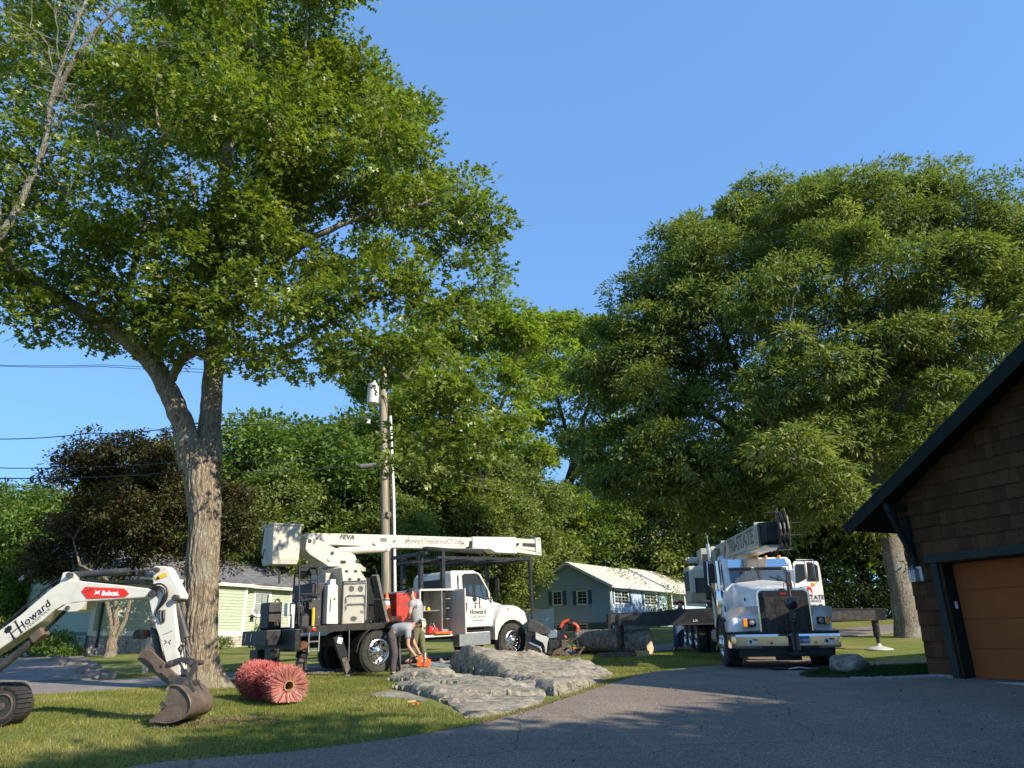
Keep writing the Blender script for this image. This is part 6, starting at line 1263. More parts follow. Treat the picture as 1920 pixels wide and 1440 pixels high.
def wp3(px, py, Y): p = at(px, py, Y); return (float(p[0]), float(p[1]), float(p[2]))
def g2(*a): return [gxy(*p) for p in a]
fr = g2((826, 1262), (862, 1268), (900, 1272), (940, 1279), (985, 1290), (1010, 1302), (1040, 1306), (1085, 1296), (1135, 1279))
A = fr+[(2.05, 15.9), (1.5, 17.0), (.4, 17.9), (-.7, 18.3), (-1.5, 18.2), (-1.85, 17.4)]
slab('rock_outcrop', 'long upper slab of grey ledge rock sloping down to the right beside the driveway', A,
     [wp3(842, 1222, 17.0), wp3(870, 1213, 17.2), wp3(930, 1219, 17.2), wp3(1000, 1228, 17), wp3(1060, 1243, 16.6), wp3(1134, 1272, 15.5), wp3(850, 1238, 16.2), wp3(900, 1246, 15.8), wp3(960, 1256, 15.2), wp3(1020, 1270, 14.7), wp3(1080, 1280, 14.8), (-.6, 18, gz(-.6, 18)+.35), (.9, 17.2, gz(1, 17.2)+.3)], .16, 3, amp=.085)
B = g2((758, 1296), (800, 1308), (830, 1318), (858, 1336), (878, 1349), (925, 1343), (965, 1333), (1010, 1322), (1024, 1312))+[(.55, 12.9), (.3, 13.6), (-.3, 14.2), (-1.1, 14.7), (-1.75, 14.8), (-2.3, 14.3)]
slab('rock_outcrop', 'broad lower slab of grey ledge rock with a dark overhang at its left end', B,
     [wp3(775, 1277, 13.8), wp3(800, 1272, 14), wp3(850, 1262, 14.2), wp3(920, 1267, 14.2), wp3(980, 1278, 13.9), wp3(860, 1300, 12.4), wp3(880, 1330, 11.1), wp3(930, 1315, 11.8), wp3(990, 1306, 12.2), wp3(820, 1290, 13)], .12, 5, amp=.085)
Cc = g2((688, 1306), (720, 1309), (760, 1311), (795, 1318), (806, 1312), (770, 1300), (740, 1296), (705, 1299))
slab('rock_outcrop', 'low flat rock in the lawn left of the big slabs', Cc, [wp3(720, 1300, 13.2), wp3(780, 1307, 12.9), wp3(740, 1299, 13.4)], .1, 7, step=.04, amp=.02)
Dd = [(-2.75, 16.3), (-2.2, 15.8), (-1.7, 15.6), (-1.2, 16.0), (-1.3, 16.7), (-1.9, 17.1), (-2.6, 17.2)]
slab('rock_outcrop', 'rounded knob of rock under the chainsaw', Dd, [wp3(800, 1254, 16.3), wp3(840, 1256, 16.3), wp3(780, 1262, 16.2), wp3(820, 1250, 16.8)], .2, 8, step=.045, amp=.04)
Ee = [(-2.9, 17.9), (-2.3, 17.5), (-1.6, 17.6), (-1.2, 18.3), (-1.3, 19.1), (-2.0, 19.4), (-2.8, 19.0)]
slab('rock_outcrop', 'low stone the standing worker stands on, behind the chainsaw', Ee, [(-2.2, 18.4, gz(-2.2, 18.4)+.22), (-1.6, 18.6, gz(-1.6, 18.6)+.24), (-2.6, 18.6, gz(-2.6, 18.6)+.16)], .2, 12, step=.06, amp=.03)
def boulder(name, label, c, r, seed, m, cat='boulder', sub=4, group=None):
    bm = bmesh.new(); bmesh.ops.create_icosphere(bm, subdivisions=sub, radius=1); P = np.array([v.co[:] for v in bm.verts])
    # facet: clamp by random planes
    rg = np.random.default_rng(seed)
    for k in range(14): n_ = unit(rg.normal(0, 1, (1, 3)))[0]; dd = rg.uniform(.62, .9); s = P@n_; P = P-np.maximum(0, s-dd)[:, None]*n_[None]*.85
    P *= (1+.05*fbm(P, 2.6, seed, 4))[:, None]; P *= np.array(r)
    for v, p in zip(bm.verts, P): v.co = p
    me = bpy.data.meshes.new(name); bm.to_mesh(me); bm.free(); me.materials.append(m); me.polygons.foreach_set('use_smooth', [True]*len(me.polygons)); me.set_sharp_from_angle(angle=R(30))
    o = bpy.data.objects.new(name, me); COL.objects.link(o); o.location = c; tag(o, label, cat, group); return o
boulder('boulder', 'speckled grey boulder on the grass island between crane truck and garage', (6.33, 14.55, gz(6.33, 14.55)+.17), (.44, .33, .30), 4, M['rock'])
# gravel edging along the island
M['gravel'] = mat('pale_gravel', (.3, .29, .27), .9, var=.5, scale=30)
rg = np.random.default_rng(9); V = []; Fs = []
cube = np.array([(-1, -1, -.6), (1, -1, -.6), (1, 1, -.6), (-1, 1, -.6), (-.6, -.7, .6), (.7, -.6, .6), (.6, .7, .6), (-.7, .6, .6)])
cf = np.array([(0, 3, 2, 1), (4, 5, 6, 7), (0, 1, 5, 4), (1, 2, 6, 5), (2, 3, 7, 6), (3, 0, 4, 7)])
def pebbles(name, line, w, n, s, m, lift=.0):
    V = []; L = [Vector(p) for p in line]; ln = [(b-a).length for a, b in zip(L, L[1:])]; tot = sum(ln)
    for k in range(n):
        t = rg.uniform(0, tot); i = 0
        while i < len(ln)-1 and t > ln[i]: t -= ln[i]; i += 1
        a, b = L[i], L[i+1]; d = (b-a).normalized(); p = a.lerp(b, min(1, t/ln[i]))+Vector((-d.y, d.x))*rg.normal(0, w)
        sc = s*rg.uniform(.5, 1.3); an = rg.uniform(0, 6.28); c_, s_ = math.cos(an), math.sin(an)
        q = cube*sc*rg.uniform(.6, 1.2, (1, 3))*.5; q = np.stack([q[:, 0]*c_-q[:, 1]*s_, q[:, 0]*s_+q[:, 1]*c_, q[:, 2]], 1)+np.array([p.x, p.y, gz(p.x, p.y)+lift+sc*.2]); V.append(q)
    V = np.concatenate(V); F = (cf[None]+np.arange(n)[:, None, None]*8).reshape(-1); return npmesh(name, V, F, np.full(n*6, 4), m, kind='stuff')
pebbles('gravel', [(5.95, 13.62), (6.4, 13.5), (7.25, 13.55), (7.6, 13.75)], .07, 700, .035, M['gravel'], .03)
# stones along the neighbour's drive
M['drystone'] = mat('drystone', (.2, .17, .14), .9, var=.45, scale=4, bump=.6)
rs = random.Random(5); pr_ = [boulder('stone', 'x', (0, 0, 0), (.22, .16, .11), 60+i, M['drystone'], 'stone', 2, 'loose stones bordering the side driveway') for i in range(4)]
for i in range(46):
    t = i/45; px = 118+(195-118)*t+rs.uniform(-14, 14); py = 1240+(1272-1240)*t+rs.uniform(-6, 6); X_, Y_ = gxy(px, py)
    o = pr_[i] if i < 4 else pr_[i % 4].copy()
    if i >= 4: COL.objects.link(o)
    s = rs.uniform(.6, 1.25); o.location = (X_, Y_, gz(X_, Y_)+.05*s); o.rotation_euler = (rs.uniform(-.3, .3), rs.uniform(-.3, .3), rs.uniform(0, 6.28)); o.scale = (s, s, s); o['label'] = 'brown fieldstone in the loose row bordering the side driveway'
for i in range(22):
    X_, Y_ = gxy(95+rs.uniform(0, 190), 1211+rs.uniform(-2, 3)); o = pr_[i % 4].copy(); COL.objects.link(o); s = rs.uniform(.8, 1.4); o.location = (X_, Y_, gz(X_, Y_)+.05); o.scale = (s, s, s); o.rotation_euler = (0, 0, rs.uniform(0, 6)); o['label'] = 'pale fieldstone edging the bed at the foot of the green house'; o['group'] = 'stones edging the flower bed'
# ================================================================ log
M['logbark'] = barkmat('log_bark', (.09, .08, .065), (.3, .26, .21), 4); M['cut'] = mat('cut_wood', (.5, .39, .27), .8, var=.2, scale=4, bump=.2)
la_ = Vector((3.83, 21.55, 0)); dl = Vector((-math.cos(R(28)), math.sin(R(28)), 0)); L = 2.15
lg = MB(); ns, nr = 40, 30; rings = []; r0 = .36
cz = gz(3.3, 21.8)+.33
for i in range(nr+1):
    t = i/nr; c = la_+dl*(L*t); z0 = cz+.04*t; ring_ = []
    for j in range(ns):
        a = 2*math.pi*j/ns; r = (r0-.0*t)*(1+.05*math.sin(2*a+t*2)+.03*math.sin(5*a+3*t))+.012*math.sin(17*a+5*math.sin(t*9))*1.0
        if i == 0: r *= .985
        u = Vector((dl.y, -dl.x, 0)); ring_.append(c+u*(r*math.cos(a))+Vector((0, 0, z0+r*math.sin(a)*.95)))
    rings.append(ring_)
lg.loft(rings, cap=False); ob = lg.build('felled_log', M['logbark'], None, smooth=True, angle=60); tag(ob, 'thick felled log lying on the lawn behind the outrigger jack', 'log')
cp = MB(); cp.add([v-dl*.004 for v in rings[0]], [tuple(range(ns))]); cp.build('cut_face', M['cut'], ob)
cp = MB(); cp.add([v+dl*.004 for v in rings[-1]], [tuple(range(ns-1, -1, -1))]); cp.build('cut_face', M['cut'], ob)
# ================================================================ red brush roll
M['brist'] = leafmat('red_bristles', [(.10, .02, .018), (.38, .05, .05), (.5, .13, .115), (.55, .36, .29)], .1, .6, tcol=(1, .6, .6), spec=.3)
n0 = Vector(at(541, 1291, 12.1)); n1 = Vector(at(482, 1265, 13.15)); n1.z = gz(n1.x, n1.y)+.30; n0.z = gz(n0.x, n0.y)+.28
br = thing('brush_roll', 'red and brown bristle sweeper roll lying on the lawn', 'brush roll', (n0+n1)/2); mid = (n0+n1)/2; axd = (n1-n0).normalized(); Lb = (n1-n0).length+.25
mb = MB(); s0 = n0-mid-axd*.0
u = axd.orthogonal().normalized(); mb.lathe(n0-mid-axd*.02, axd, [(.085, 0), (.085, Lb), (.066, Lb), (.066, 0), (.085, 0)], 24); mb.build('core_tube', mat('cardboard_core', (.3, .19, .08), .8, var=.3), br, smooth=True, angle=40)
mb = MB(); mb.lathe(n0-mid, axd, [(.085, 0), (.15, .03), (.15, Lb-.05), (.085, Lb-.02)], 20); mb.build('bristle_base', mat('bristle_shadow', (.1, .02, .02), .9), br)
rg = np.random.default_rng(6); nB = 15000; tt = rg.uniform(0, 1, nB); a = rg.uniform(0, 2*np.pi, nB); w_ = axd.cross(u); U_ = np.array(u); Wv = np.array(w_); Ad = np.array(axd)
rr_ = .305*(1-.14*np.exp(-((tt-.42)/.045)**2))*rg.uniform(.86, 1.04, nB); dirs = U_*np.cos(a)[:, None]+Wv*np.sin(a)[:, None]
base_ = np.array(n0-mid)+Ad*(tt*(Lb-.03))[:, None]+dirs*.08; tip = base_+dirs*(rr_-.08)[:, None]+Ad*((rg.normal(0, .035, nB)-.07*np.exp(-tt*14)))[:, None]+rg.normal(0, .012, (nB, 3)); tip[:, 2] = np.maximum(tip[:, 2], -.27+rg.uniform(0, .02, nB))
side_ = np.cross(dirs, Ad)*.0035; V = np.stack([base_-side_, base_+side_, tip+side_*.7, tip-side_*.7], 1).reshape(-1, 3)
dk = .62-.45*(np.exp(-((tt-.36)/.14)**2)*(np.sin(a*3+tt*9) > -.6))+rg.normal(0, .16, nB); dk = np.where(tt < .13, .75+rg.normal(0, .15, nB), dk)
npmesh('bristles', V, np.arange(4*nB), np.full(nB, 4), M['brist'], br, rnd=np.clip(dk, 0, 1), kind='stuff')
# ================================================================ compact tracked loader with grapple
sk = Frame(Vector(at(1045, 1225, 22.4)), 0, 0); sk.loc.z = 0
o0 = Vector((float(at(1000, 1200, 22.2)[0]), 22.2, gz(.8, 22.2))); sk = Frame(o0, R(-5), 0)
Z = thing('compact_loader', 'small white tracked loader with black grapple arm, in front of the blue house', 'loader', sk.loc, rot=sk.e)
def k4(pts, y=0): return sk.ys([(990+a/12, 1130+b/12) for a, b in pts], y)
def kp(name, pts, y0, y1, m, par=Z, bevel=.008): mb = MB(); mb.prism(ccw(k4(pts, y0)), y0, y1); return mb.build(name, m, par, bevel=bevel)
kp('side_panel', [(170, 665), (300, 730), (420, 760), (470, 800), (440, 900), (410, 1140), (385, 1100), (370, 980), (330, 900), (170, 820)], -.45, -.40, M['white'])
kp('engine_hood', [(20, 350), (170, 400), (500, 600), (500, 680), (300, 720), (160, 660), (0, 640)], -.38, .38, M['steel'])
kp('rear_body', [(-60, 560), (170, 660), (330, 720), (420, 800), (500, 1010), (430, 1150), (-60, 1150)], -.36, .36, M['black'])
tr_ = kp('track', [(-60, 880), (60, 900), (260, 990), (320, 1080), (330, 1180), (280, 1215), (-60, 1215)], -.47, -.25, M['rubber'])
kp('track_guard', [(0, 890), (40, 885), (270, 985), (315, 1060), (340, 1190), (305, 1190), (285, 1085), (240, 1020), (30, 925)], -.49, -.46, M['alu'])
kp('chrome_head', [(430, 680), (470, 640), (600, 600), (650, 640), (650, 780), (560, 800), (470, 790)], -.3, .3, M['alu'])
kp('blade_plate', [(480, 850), (520, 840), (690, 860), (680, 1010), (560, 1040), (500, 1200), (480, 1190)], -.42, .3, M['dark'])
kp('mast', [(650, 800), (720, 640), (790, 480), (880, 480), (900, 540), (830, 700), (760, 1010), (640, 1000)], -.12, .12, M['black'])
mb = MB(); pth = lambda P_, y: [(q[0], y, q[1]) for q in k4(P_, y)]
mb.tube(pth([(730, 560), (790, 450), (880, 410), (930, 400)], -.1), .05, 8); mb.tube(pth([(1010, 470), (1080, 500), (1120, 560), (1110, 640)], -.1), .05, 8); mb.tube(pth([(820, 740), (850, 800)], -.1), .04, 8); mb.build('red_hose_sleeve', mat('orange_red_sleeve', (.6, .08, .03), .5), Z)
mb = MB(); mb.tube(pth([(860, 440), (940, 470), (1040, 480), (1060, 600), (1060, 700)], 0), .05, 8); mb.tube(pth([(930, 390), (1110, 395), (1110, 330)], 0), .02, 6); mb.tube(pth([(1110, 420), (1350, 440)], 0), .015, 6); mb.build('arm', M['black'], Z)
kp('white_coupling', [(1050, 640), (1130, 650), (1120, 700), (1050, 700)], -.08, .08, M['white'])
kp('coupling_cap', [(1000, 700), (1110, 705), (1090, 770), (1010, 765)], -.08, .08, M['dark'])
mb = MB(); rnd = random.Random(8)
c1_ = k4([(1000, 920)], -.2)[0]
for r_, cc_ in ((.36, (1000, 930)), (.22, (1050, 900)), (.2, (950, 960))):
    q = k4([cc_], -.2)[0]; mb.lathe((q[0], -.2, q[1]), (0, 1, 0), [(r_*.5, 0), (r_*.5, .04), (r_*.44, .04), (r_*.44, 0), (r_*.5, 0)], 20)
for k in range(26):
    a_, b_ = rnd.uniform(560, 1200), rnd.uniform(860, 1200); q = k4([(a_, b_)], -.2)[0]; mb.tube([(q[0], rnd.uniform(-.3, .3), q[1]), (q[0]+rnd.uniform(-.14, .14), rnd.uniform(-.3, .3), q[1]+rnd.uniform(-.12, .14)), (q[0]+rnd.uniform(-.2, .2), rnd.uniform(-.3, .3), max(.05, q[1]+rnd.uniform(-.2, .1)))], .022, 5)
mb.build('grapple', M['steel'], Z)
for P_ in ([(1090, 1190), (1240, 980), (1290, 1000), (1130, 1220)], [(560, 1050), (700, 1030), (800, 1100), (940, 1180), (920, 1220), (780, 1180), (640, 1160), (530, 1210)], [(750, 830), (900, 900), (920, 1010), (760, 1020)]): kp('grapple_plate', P_, -.3, -.26, M['rust'])
kp('orange_tag', [(1000, 1010), (1080, 1000), (1100, 1030), (1010, 1040)], -.32, -.30, M['orange'])

# crumbling soil and clippings along the driveway edge
rg = np.random.default_rng(19)
M['soil'] = mat('edge_soil', (.16, .11, .06), .95, var=.5, scale=20)
pebbles('soil', [(p[0]-.06, p[1]+.03) for p in DL], .06, 3600, .03, M['soil'], .0)
pebbles('soil', [(-4.9, 10.5), (-4.2, 10.7), (-3.3, 10.9)], .22, 700, .03, M['soil'], .0)
M['litter'] = mat('leaf_litter', (.22, .17, .09), .9, var=.5, scale=20)
k = 500; X_ = rg.uniform(-4, 8, k); Y_ = rg.uniform(7, 16, k); ok = inpoly(X_, Y_, DRIVE); X_ = X_[ok]; Y_ = Y_[ok]; C_ = np.stack([X_, Y_, gz(X_, Y_)+.042], 1)
leafcloud('leaf_litter', C_, np.tile([[0, 0, 0.01]], (len(C_), 1)), 1, .045, .02, M['litter'], None, rg, 'leaf', droop=0, flat=.02, upb=3)
# ================================================================ garage
gf = Frame((7.62, 13.0, .85), math.atan2(-.9117, .4108), 0)
GA = thing('garage', 'shingled garage with dark green trim and orange-brown door at the right of the photo', 'garage', gf.loc, rot=gf.e)
M['trim'] = mat('dark_green_trim', (.015, .024, .022), .8, spec=.12, var=.15, bump=.05); M['casing'] = mat('grey_green_casing', (.04, .047, .04), .85, spec=.12, var=.12, bump=.1)
M['door_o'] = mat('orange_brown_door', (.32, .095, .028), .85, spec=.15, var=.05, scale=3)
M['concrete'] = mat('concrete_block', (.27, .26, .24), .9, var=.2, bump=.4)
M['roofing'] = mat('dark_roofing', (.03, .03, .032), .9, var=.3, scale=30, bump=.5)
m = mat('cedar_shingle', (.10, .052, .026), .95, spec=.15, var=.42, scale=3, stretch=(7, 7, .9), bump=.5, bscale=22); M['cedar'] = m
t = m.node_tree; oi = t.nodes.new('ShaderNodeObjectInfo'); r = ramp(t.nodes, [(0, (.72, .7, .68)), (.5, (.95, .93, .9)), (1, (1.2, 1.17, 1.1))]); t.links.new(oi.outputs['Random'], r.inputs[0])
b = t.nodes['Principled BSDF']; src = b.inputs['Base Color'].links[0].from_socket; mx = t.nodes.new('ShaderNodeMix'); mx.data_type = 'RGBA'; mx.blend_type = 'MULTIPLY'; mx.inputs[0].default_value = 1; t.links.new(src, mx.inputs[6]); t.links.new(r.outputs[0], mx.inputs[7]); t.links.new(mx.outputs[2], b.inputs['Base Color'])
sl_ = .58; xe, ze = -1.54, 2.74; XR = 4.6; ZR = ze+sl_*(XR-xe)
zr = lambda x: (ze+sl_*(x-xe)) if x < XR else ZR-sl_*(x-XR)
WL, WR, DEP = -.68, 2*XR+.68, 8.5
# front wall as pieces round the door opening
DX0, DX1, DZ = -.04, 2.9, 1.93
mb = MB(); mb.prism([(WL, .06), (DX0, .06), (DX0, DZ), (DX1, DZ), (DX1, .06), (WR, .06), (WR, zr(WR)-.12), (XR, ZR-.12), (WL, zr(WL)-.12)], 0, .12); mb.build('wall', M['cedar'], GA)
mb = MB(); mb.box((WL+.06, DEP/2, 1.5), (.12, DEP, 2.9)); mb.build('wall', M['cedar'], GA); mb = MB(); mb.box((WR-.06, DEP/2, 1.5), (.12, DEP, 2.9)); mb.build('wall', M['cedar'], GA)
mb = MB(); mb.prism([(WL, .06), (WR, .06), (WR, zr(WR)-.12), (XR, ZR-.12), (WL, zr(WL)-.12)], DEP-.1, DEP); mb.build('wall', M['cedar'], GA)
mb = MB(); mb.box(((WL-.2)/2, .04, -.08), (abs(WL)-.2, .14, .3)); mb.build('foundation', M['concrete'], GA)
for k in range(3): mb = MB(); mb.box((WL+.09+.155*k, -.035, .01), (.148, .02, .14)); mb.build('foundation_block', M['concrete'], GA, bevel=.004)
mb = MB(); mb.box((3, -.02, -.06), (6.2, .3, .12)); mb.build('threshold', mat('pale_concrete', (.4, .39, .37), .9), GA)
# door
mb = MB(); mb.box(((DX0+DX1)/2, .32, .97), (DX1-DX0, .04, 1.94)); dd_ = mb.build('garage_door', M['door_o'], GA)
for z0, z1 in ((.0, .475), (.478, .955), (.958, 1.435), (1.438, 1.93)): mb = MB(); mb.box(((DX0+DX1)/2, .29, (z0+z1)/2+.02), (DX1-DX0-.01, .03, z1-z0-.002)); mb.build('door_section', M['door_o'], dd_, bevel=.004)
mb = MB(); mb.box(((DX0+DX1)/2, .285, .012), (DX1-DX0, .05, .03)); mb.build('weather_strip', M['ink'], dd_)
mb = MB(); mb.box((DX0-.013, .15, .97), (.03, .28, 1.94)); mb.box(((DX0+DX1)/2, .15, DZ+.012), (DX1-DX0, .28, .03)); mb.build('jamb', M['trim'], GA)
mb = MB(); mb.box((DX0-.105, -.045, .98), (.13, .05, 1.94)); mb.build('casing', M['casing'], GA, bevel=.004)
mb = MB(); mb.box(((DX0+DX1)/2-.02, -.055, 2.02), (DX1-DX0+.46, .07, .15)); mb.build('header_trim', M['casing'], GA, bevel=.004)
mb = MB(); mb.box((DX0+.008, .17, 1.22), (.015, .06, .12)); mb.build('keypad', M['whiteink'], GA)
# shingles
sh_me = None; rs = random.Random(2)
def shingle(x0, x1, z0, z1, yb=.0):
    global sh_me
    if sh_me is None:
        mb = MB(); mb.add([(-.5, 0, 0), (.5, 0, 0), (.5, -1, 0), (-.5, -1, 0), (-.5, 0, 1), (.5, 0, 1), (.5, -.25, 1), (-.5, -.25, 1)], [(0, 1, 2, 3)[::-1], (4, 5, 6, 7), (3, 2, 6, 7), (2, 1, 5, 6), (0, 3, 7, 4), (1, 0, 4, 5)])
        o = mb.build('shingle', M['cedar'], GA); sh_me = o.data
    else: o = bpy.data.objects.new('shingle', sh_me); COL.objects.link(o); o.parent = GA
    o.location = ((x0+x1)/2, -.002, z0); o.scale = (x1-x0-.004, .034+rs.uniform(0, .008), z1-z0); return o
nsh = 0
zc = [.09, .365, .63, .90, 1.16, 1.41, 1.66, 1.90]
for a, b_ in zip(zc, zc[1:]):
    x = WL
    while x < DX0-.175:
        w = rs.uniform(.12, .22); x1 = min(x+w, DX0-.17)
        if DX0-.17-x1 < .05: x1 = DX0-.17
        shingle(x, x1, a-rs.uniform(0, .006), b_+.03); x = x1; nsh += 1
z = 1.93
while z < ZR:
    z1 = z+.245; x = WL if z < 1.95 else max(WL, xe+(z+.1-ze)/sl_+.15)
    if z < 2.09: xa, xb = WL, DX0-.25
    else: xa, xb = max(WL, xe+(z-.02-ze)/sl_), (3.4 if z < 4.3 else 4.4)
    x = xa
    while x < xb-.03:
        x1 = min(x+rs.uniform(.12, .24), xb)
        zt = min(z1+.03, zr((x+x1)/2)-.13)
        if zt > z+.03 and nsh < 295: shingle(x, x1, z-rs.uniform(0, .006), zt); nsh += 1
        x = x1
    z = 2.095 if z < 2.0 else z1
print('shingles', nsh)
# roof
OH = .55
for (xa, xb) in ((xe, XR), (2*XR-xe, XR)):
    mb = MB(); za, zb_ = zr(xa) if xa < XR else ze, ZR
    mb.add([(xa, -OH, ze), (xb, -OH, ZR), (xb, DEP+.4, ZR), (xa, DEP+.4, ze), (xa, -OH, ze+.035), (xb, -OH, ZR+.035), (xb, DEP+.4, ZR+.035), (xa, DEP+.4, ze+.035)], [(0, 1, 2, 3), (4, 5, 6, 7), (0, 1, 5, 4), (1, 2, 6, 5), (2, 3, 7, 6), (3, 0, 4, 7)]); mb.build('roof', M['roofing'], GA)
    s_ = 1 if xa < XR else -1
    mb = MB(); mb.prism(ccw([(xa+.03*s_, ze-.0), (xb, ZR-.005), (xb, ZR-.27), (xa+.10*s_, ze-.16)]), -OH+.0, -OH+.04); mb.build('rake_board', M['trim'], GA, bevel=.004)
    mb = MB(); mb.prism(ccw([(xa+.1*s_, ze-.03), (xb, ZR-.06), (xb, ZR-.10), (xa+.1*s_, ze-.07)]), -OH+.04, DEP); mb.build('soffit', M['trim'], GA)
# knee brace
def br3(pts, w): mb = MB(); mb.prism(ccw(pts), w, w+.1); return mb
mb = MB(); mb.beam((-.50, -.06, 2.0), (-.50, -.06, 2.85), .11, .1); mb.beam((-.50, -.05, 2.08), (-.50, -.50, 2.95), .10, .10, (0, 1, 0)); mb.beam((-.50, 0, 2.98), (-.50, -.54, 2.98), .1, .12); mb.box((-.50, -.07, 1.98), (.13, .12, .1)); mb.build('knee_brace', M['trim'], GA, bevel=.006)
# lantern
mb = MB(); mb.box((-.46, -.05, 1.78), (.12, .03, .26)); lt = mb.build('wall_lantern', M['whiteink'], GA, bevel=.01)
mb = MB(); mb.lathe((-.5, -.15, 1.86), (0, 0, 1), [(.10, 0), (.09, .01), (.03, .045), (.015, .06), (.001, .065)], 8); mb.box((-.5, -.15, 1.65), (.13, .13, .015)); mb.tube([(-.48, -.05, 1.93), (-.5, -.13, 1.95), (-.5, -.15, 1.92)], .01, 6)
for dx in (-.06, -.02, .02, .06):
    for dy in (-.06, .06): mb.box((-.5+dx, -.15+dy, 1.755), (.01, .01, .21))
for dy in (-.02, .02):
    for dx in (-.06, .06): mb.box((-.5+dx, -.15+dy, 1.755), (.01, .01, .21))
mb.build('lantern_cage', M['alu'], lt)
mb = MB(); mb.box((-.5, -.15, 1.755), (.1, .1, .2)); mb.build('lantern_glass', mat('frosted_glass', (.5, .5, .5), .3), lt)
# ================================================================ houses
def siding(par, f0, L, z0, z1, h, col, holes=(), axis='x', y=0, sgn=-1, gable=None, name='siding'):
    """lapped boards on the plane y (axis x) or x (axis y); holes (a0,a1,z0,z1)"""
    mb = MB(); z = z0
    while z < z1-.01:
        zt = min(z+h, z1); a0, a1 = f0, f0+L
        if gable: a0, a1 = gable(z+h*.5, a0, a1)
        segs = [(a0, a1)]
        for (h0, h1, hz0, hz1) in holes:
            if z+h*.5 > hz0 and z+h*.5 < hz1:
                ns_ = []
                for s0, s1 in segs:
                    if h1 <= s0 or h0 >= s1: ns_.append((s0, s1)); continue
                    if h0 > s0: ns_.append((s0, h0))
                    if h1 < s1: ns_.append((h1, s1))
                segs = ns_
        for s0, s1 in segs:
            if s1-s0 < .02: continue
            o, i = y+sgn*.022, y+sgn*.004
            if axis == 'x': mb.add([(s0, o, z), (s1, o, z), (s1, i, zt), (s0, i, zt), (s0, i, z), (s1, i, z)], [(0, 1, 2, 3), (0, 4, 5, 1)])
            else: mb.add([(o, s0, z), (o, s1, z), (i, s1, zt), (i, s0, zt), (i, s0, z), (i, s1, z)], [(0, 1, 2, 3), (0, 4, 5, 1)])
        z = zt
    return mb.build(name, col, par, kind='stuff')
def win(par, a0, a1, z0, z1, y, axis='x', sgn=-1, cols=1, trim=.1, grid=(1, 2), shut=None, curtain=False, tm=None):
    P = (lambda a, d, z: (a, y+sgn*d, z)) if axis == 'x' else (lambda a, d, z: (y+sgn*d, a, z))
    D = (lambda w, d, h: (w, d, h)) if axis == 'x' else (lambda w, d, h: (d, w, h))
    mb = MB()
    for (a, b_, c, d_) in ((a0-trim, a1+trim, z1, z1+trim), (a0-trim, a1+trim, z0-trim, z0), (a0-trim, a0, z0, z1), (a1, a1+trim, z0, z1)): mb.box(P((a+b_)/2, .03, (c+d_)/2), D(b_-a, .06, d_-c))
    w = mb.build('window', tm, par)
    mb = MB(); mb.box(P((a0+a1)/2, .0, (z0+z1)/2), D(a1-a0, .02, z1-z0)); mb.build('pane', M['glass'], w)
    if curtain:
        mb = MB(); n = 26
        for s0, s1 in ((a0+.03, (a0+a1)/2-.02), ((a0+a1)/2+.0, a1-.12)):
            pts = [P(s0+(s1-s0)*k/n, .014+.008*math.sin(k*1.9), 0) for k in range(n+1)]
            mb.add([(p[0], p[1], z0+.04) for p in pts]+[(p[0], p[1], z1-.04) for p in pts], [(k, k+1, n+2+k, n+1+k) for k in range(n)])
        mb.build('curtain', mat('net_curtain', (.36, .4, .37), .9, var=.25, scale=9, stretch=(9, 9, .6)), w)
    for c in range(cols):
        x0 = a0+(a1-a0)*c/cols; x1 = a0+(a1-a0)*(c+1)/cols
        mb = MB(); t = .035
        for (a, b_, c0, d_) in ((x0, x1, z1-t, z1), (x0, x1, z0, z0+t), (x0, x0+t, z0, z1), (x1-t, x1, z0, z1), (x0, x1, (z0+z1)/2-t/2, (z0+z1)/2+t/2)): mb.box(P((a+b_)/2, .03, (c0+d_)/2), D(b_-a, .025, d_-c0))
        for k in range(1, grid[0]): mb.box(P(x0+(x1-x0)*k/grid[0], .026, (z0+z1)/2), D(.018, .02, z1-z0))
        if grid[1] > 2:
            for k in (1, 3): mb.box(P((x0+x1)/2, .026, z0+(z1-z0)*k/4), D(x1-x0, .02, .018))
        mb.build('sash', tm, w)
    if shut:
        for a, b_ in ((a0-trim-.36, a0-trim-.02), (a1+trim+.02, a1+trim+.36)):
            mb = MB(); mb.box(P((a+b_)/2, .035, (z0+z1)/2), D(b_-a, .04, z1-z0+.1))
            for k in range(14): mb.box(P((a+b_)/2, .06, z0+(z1-z0)*(k+.5)/14), D((b_-a)*.8, .014, (z1-z0)/22))
            mb.build('shutter', shut, w)
    return w
M['greensid'] = mat('pale_green_siding', (.39, .43, .32), .6, var=.05); M['creamtrim'] = mat('cream_trim', (.72, .72, .60), .6, var=.04); M['wtrim'] = mat('white_trim', (.75, .76, .76), .5, var=.03)
M['roofg'] = mat('grey_roof_shingles', (.13, .13, .14), .9, var=.45, scale=2.2, stretch=(1, 3.5, 1), bump=.5, bscale=14); M['roofl'] = mat('light_roof_shingles', (.5, .46, .4), .9, var=.2, scale=2, stretch=(1, 3, 1), bump=.4, bscale=10)
M['stonev'] = mat('stone_veneer', (.45, .40, .34), .9, var=.35, scale=3.2, bump=.3)
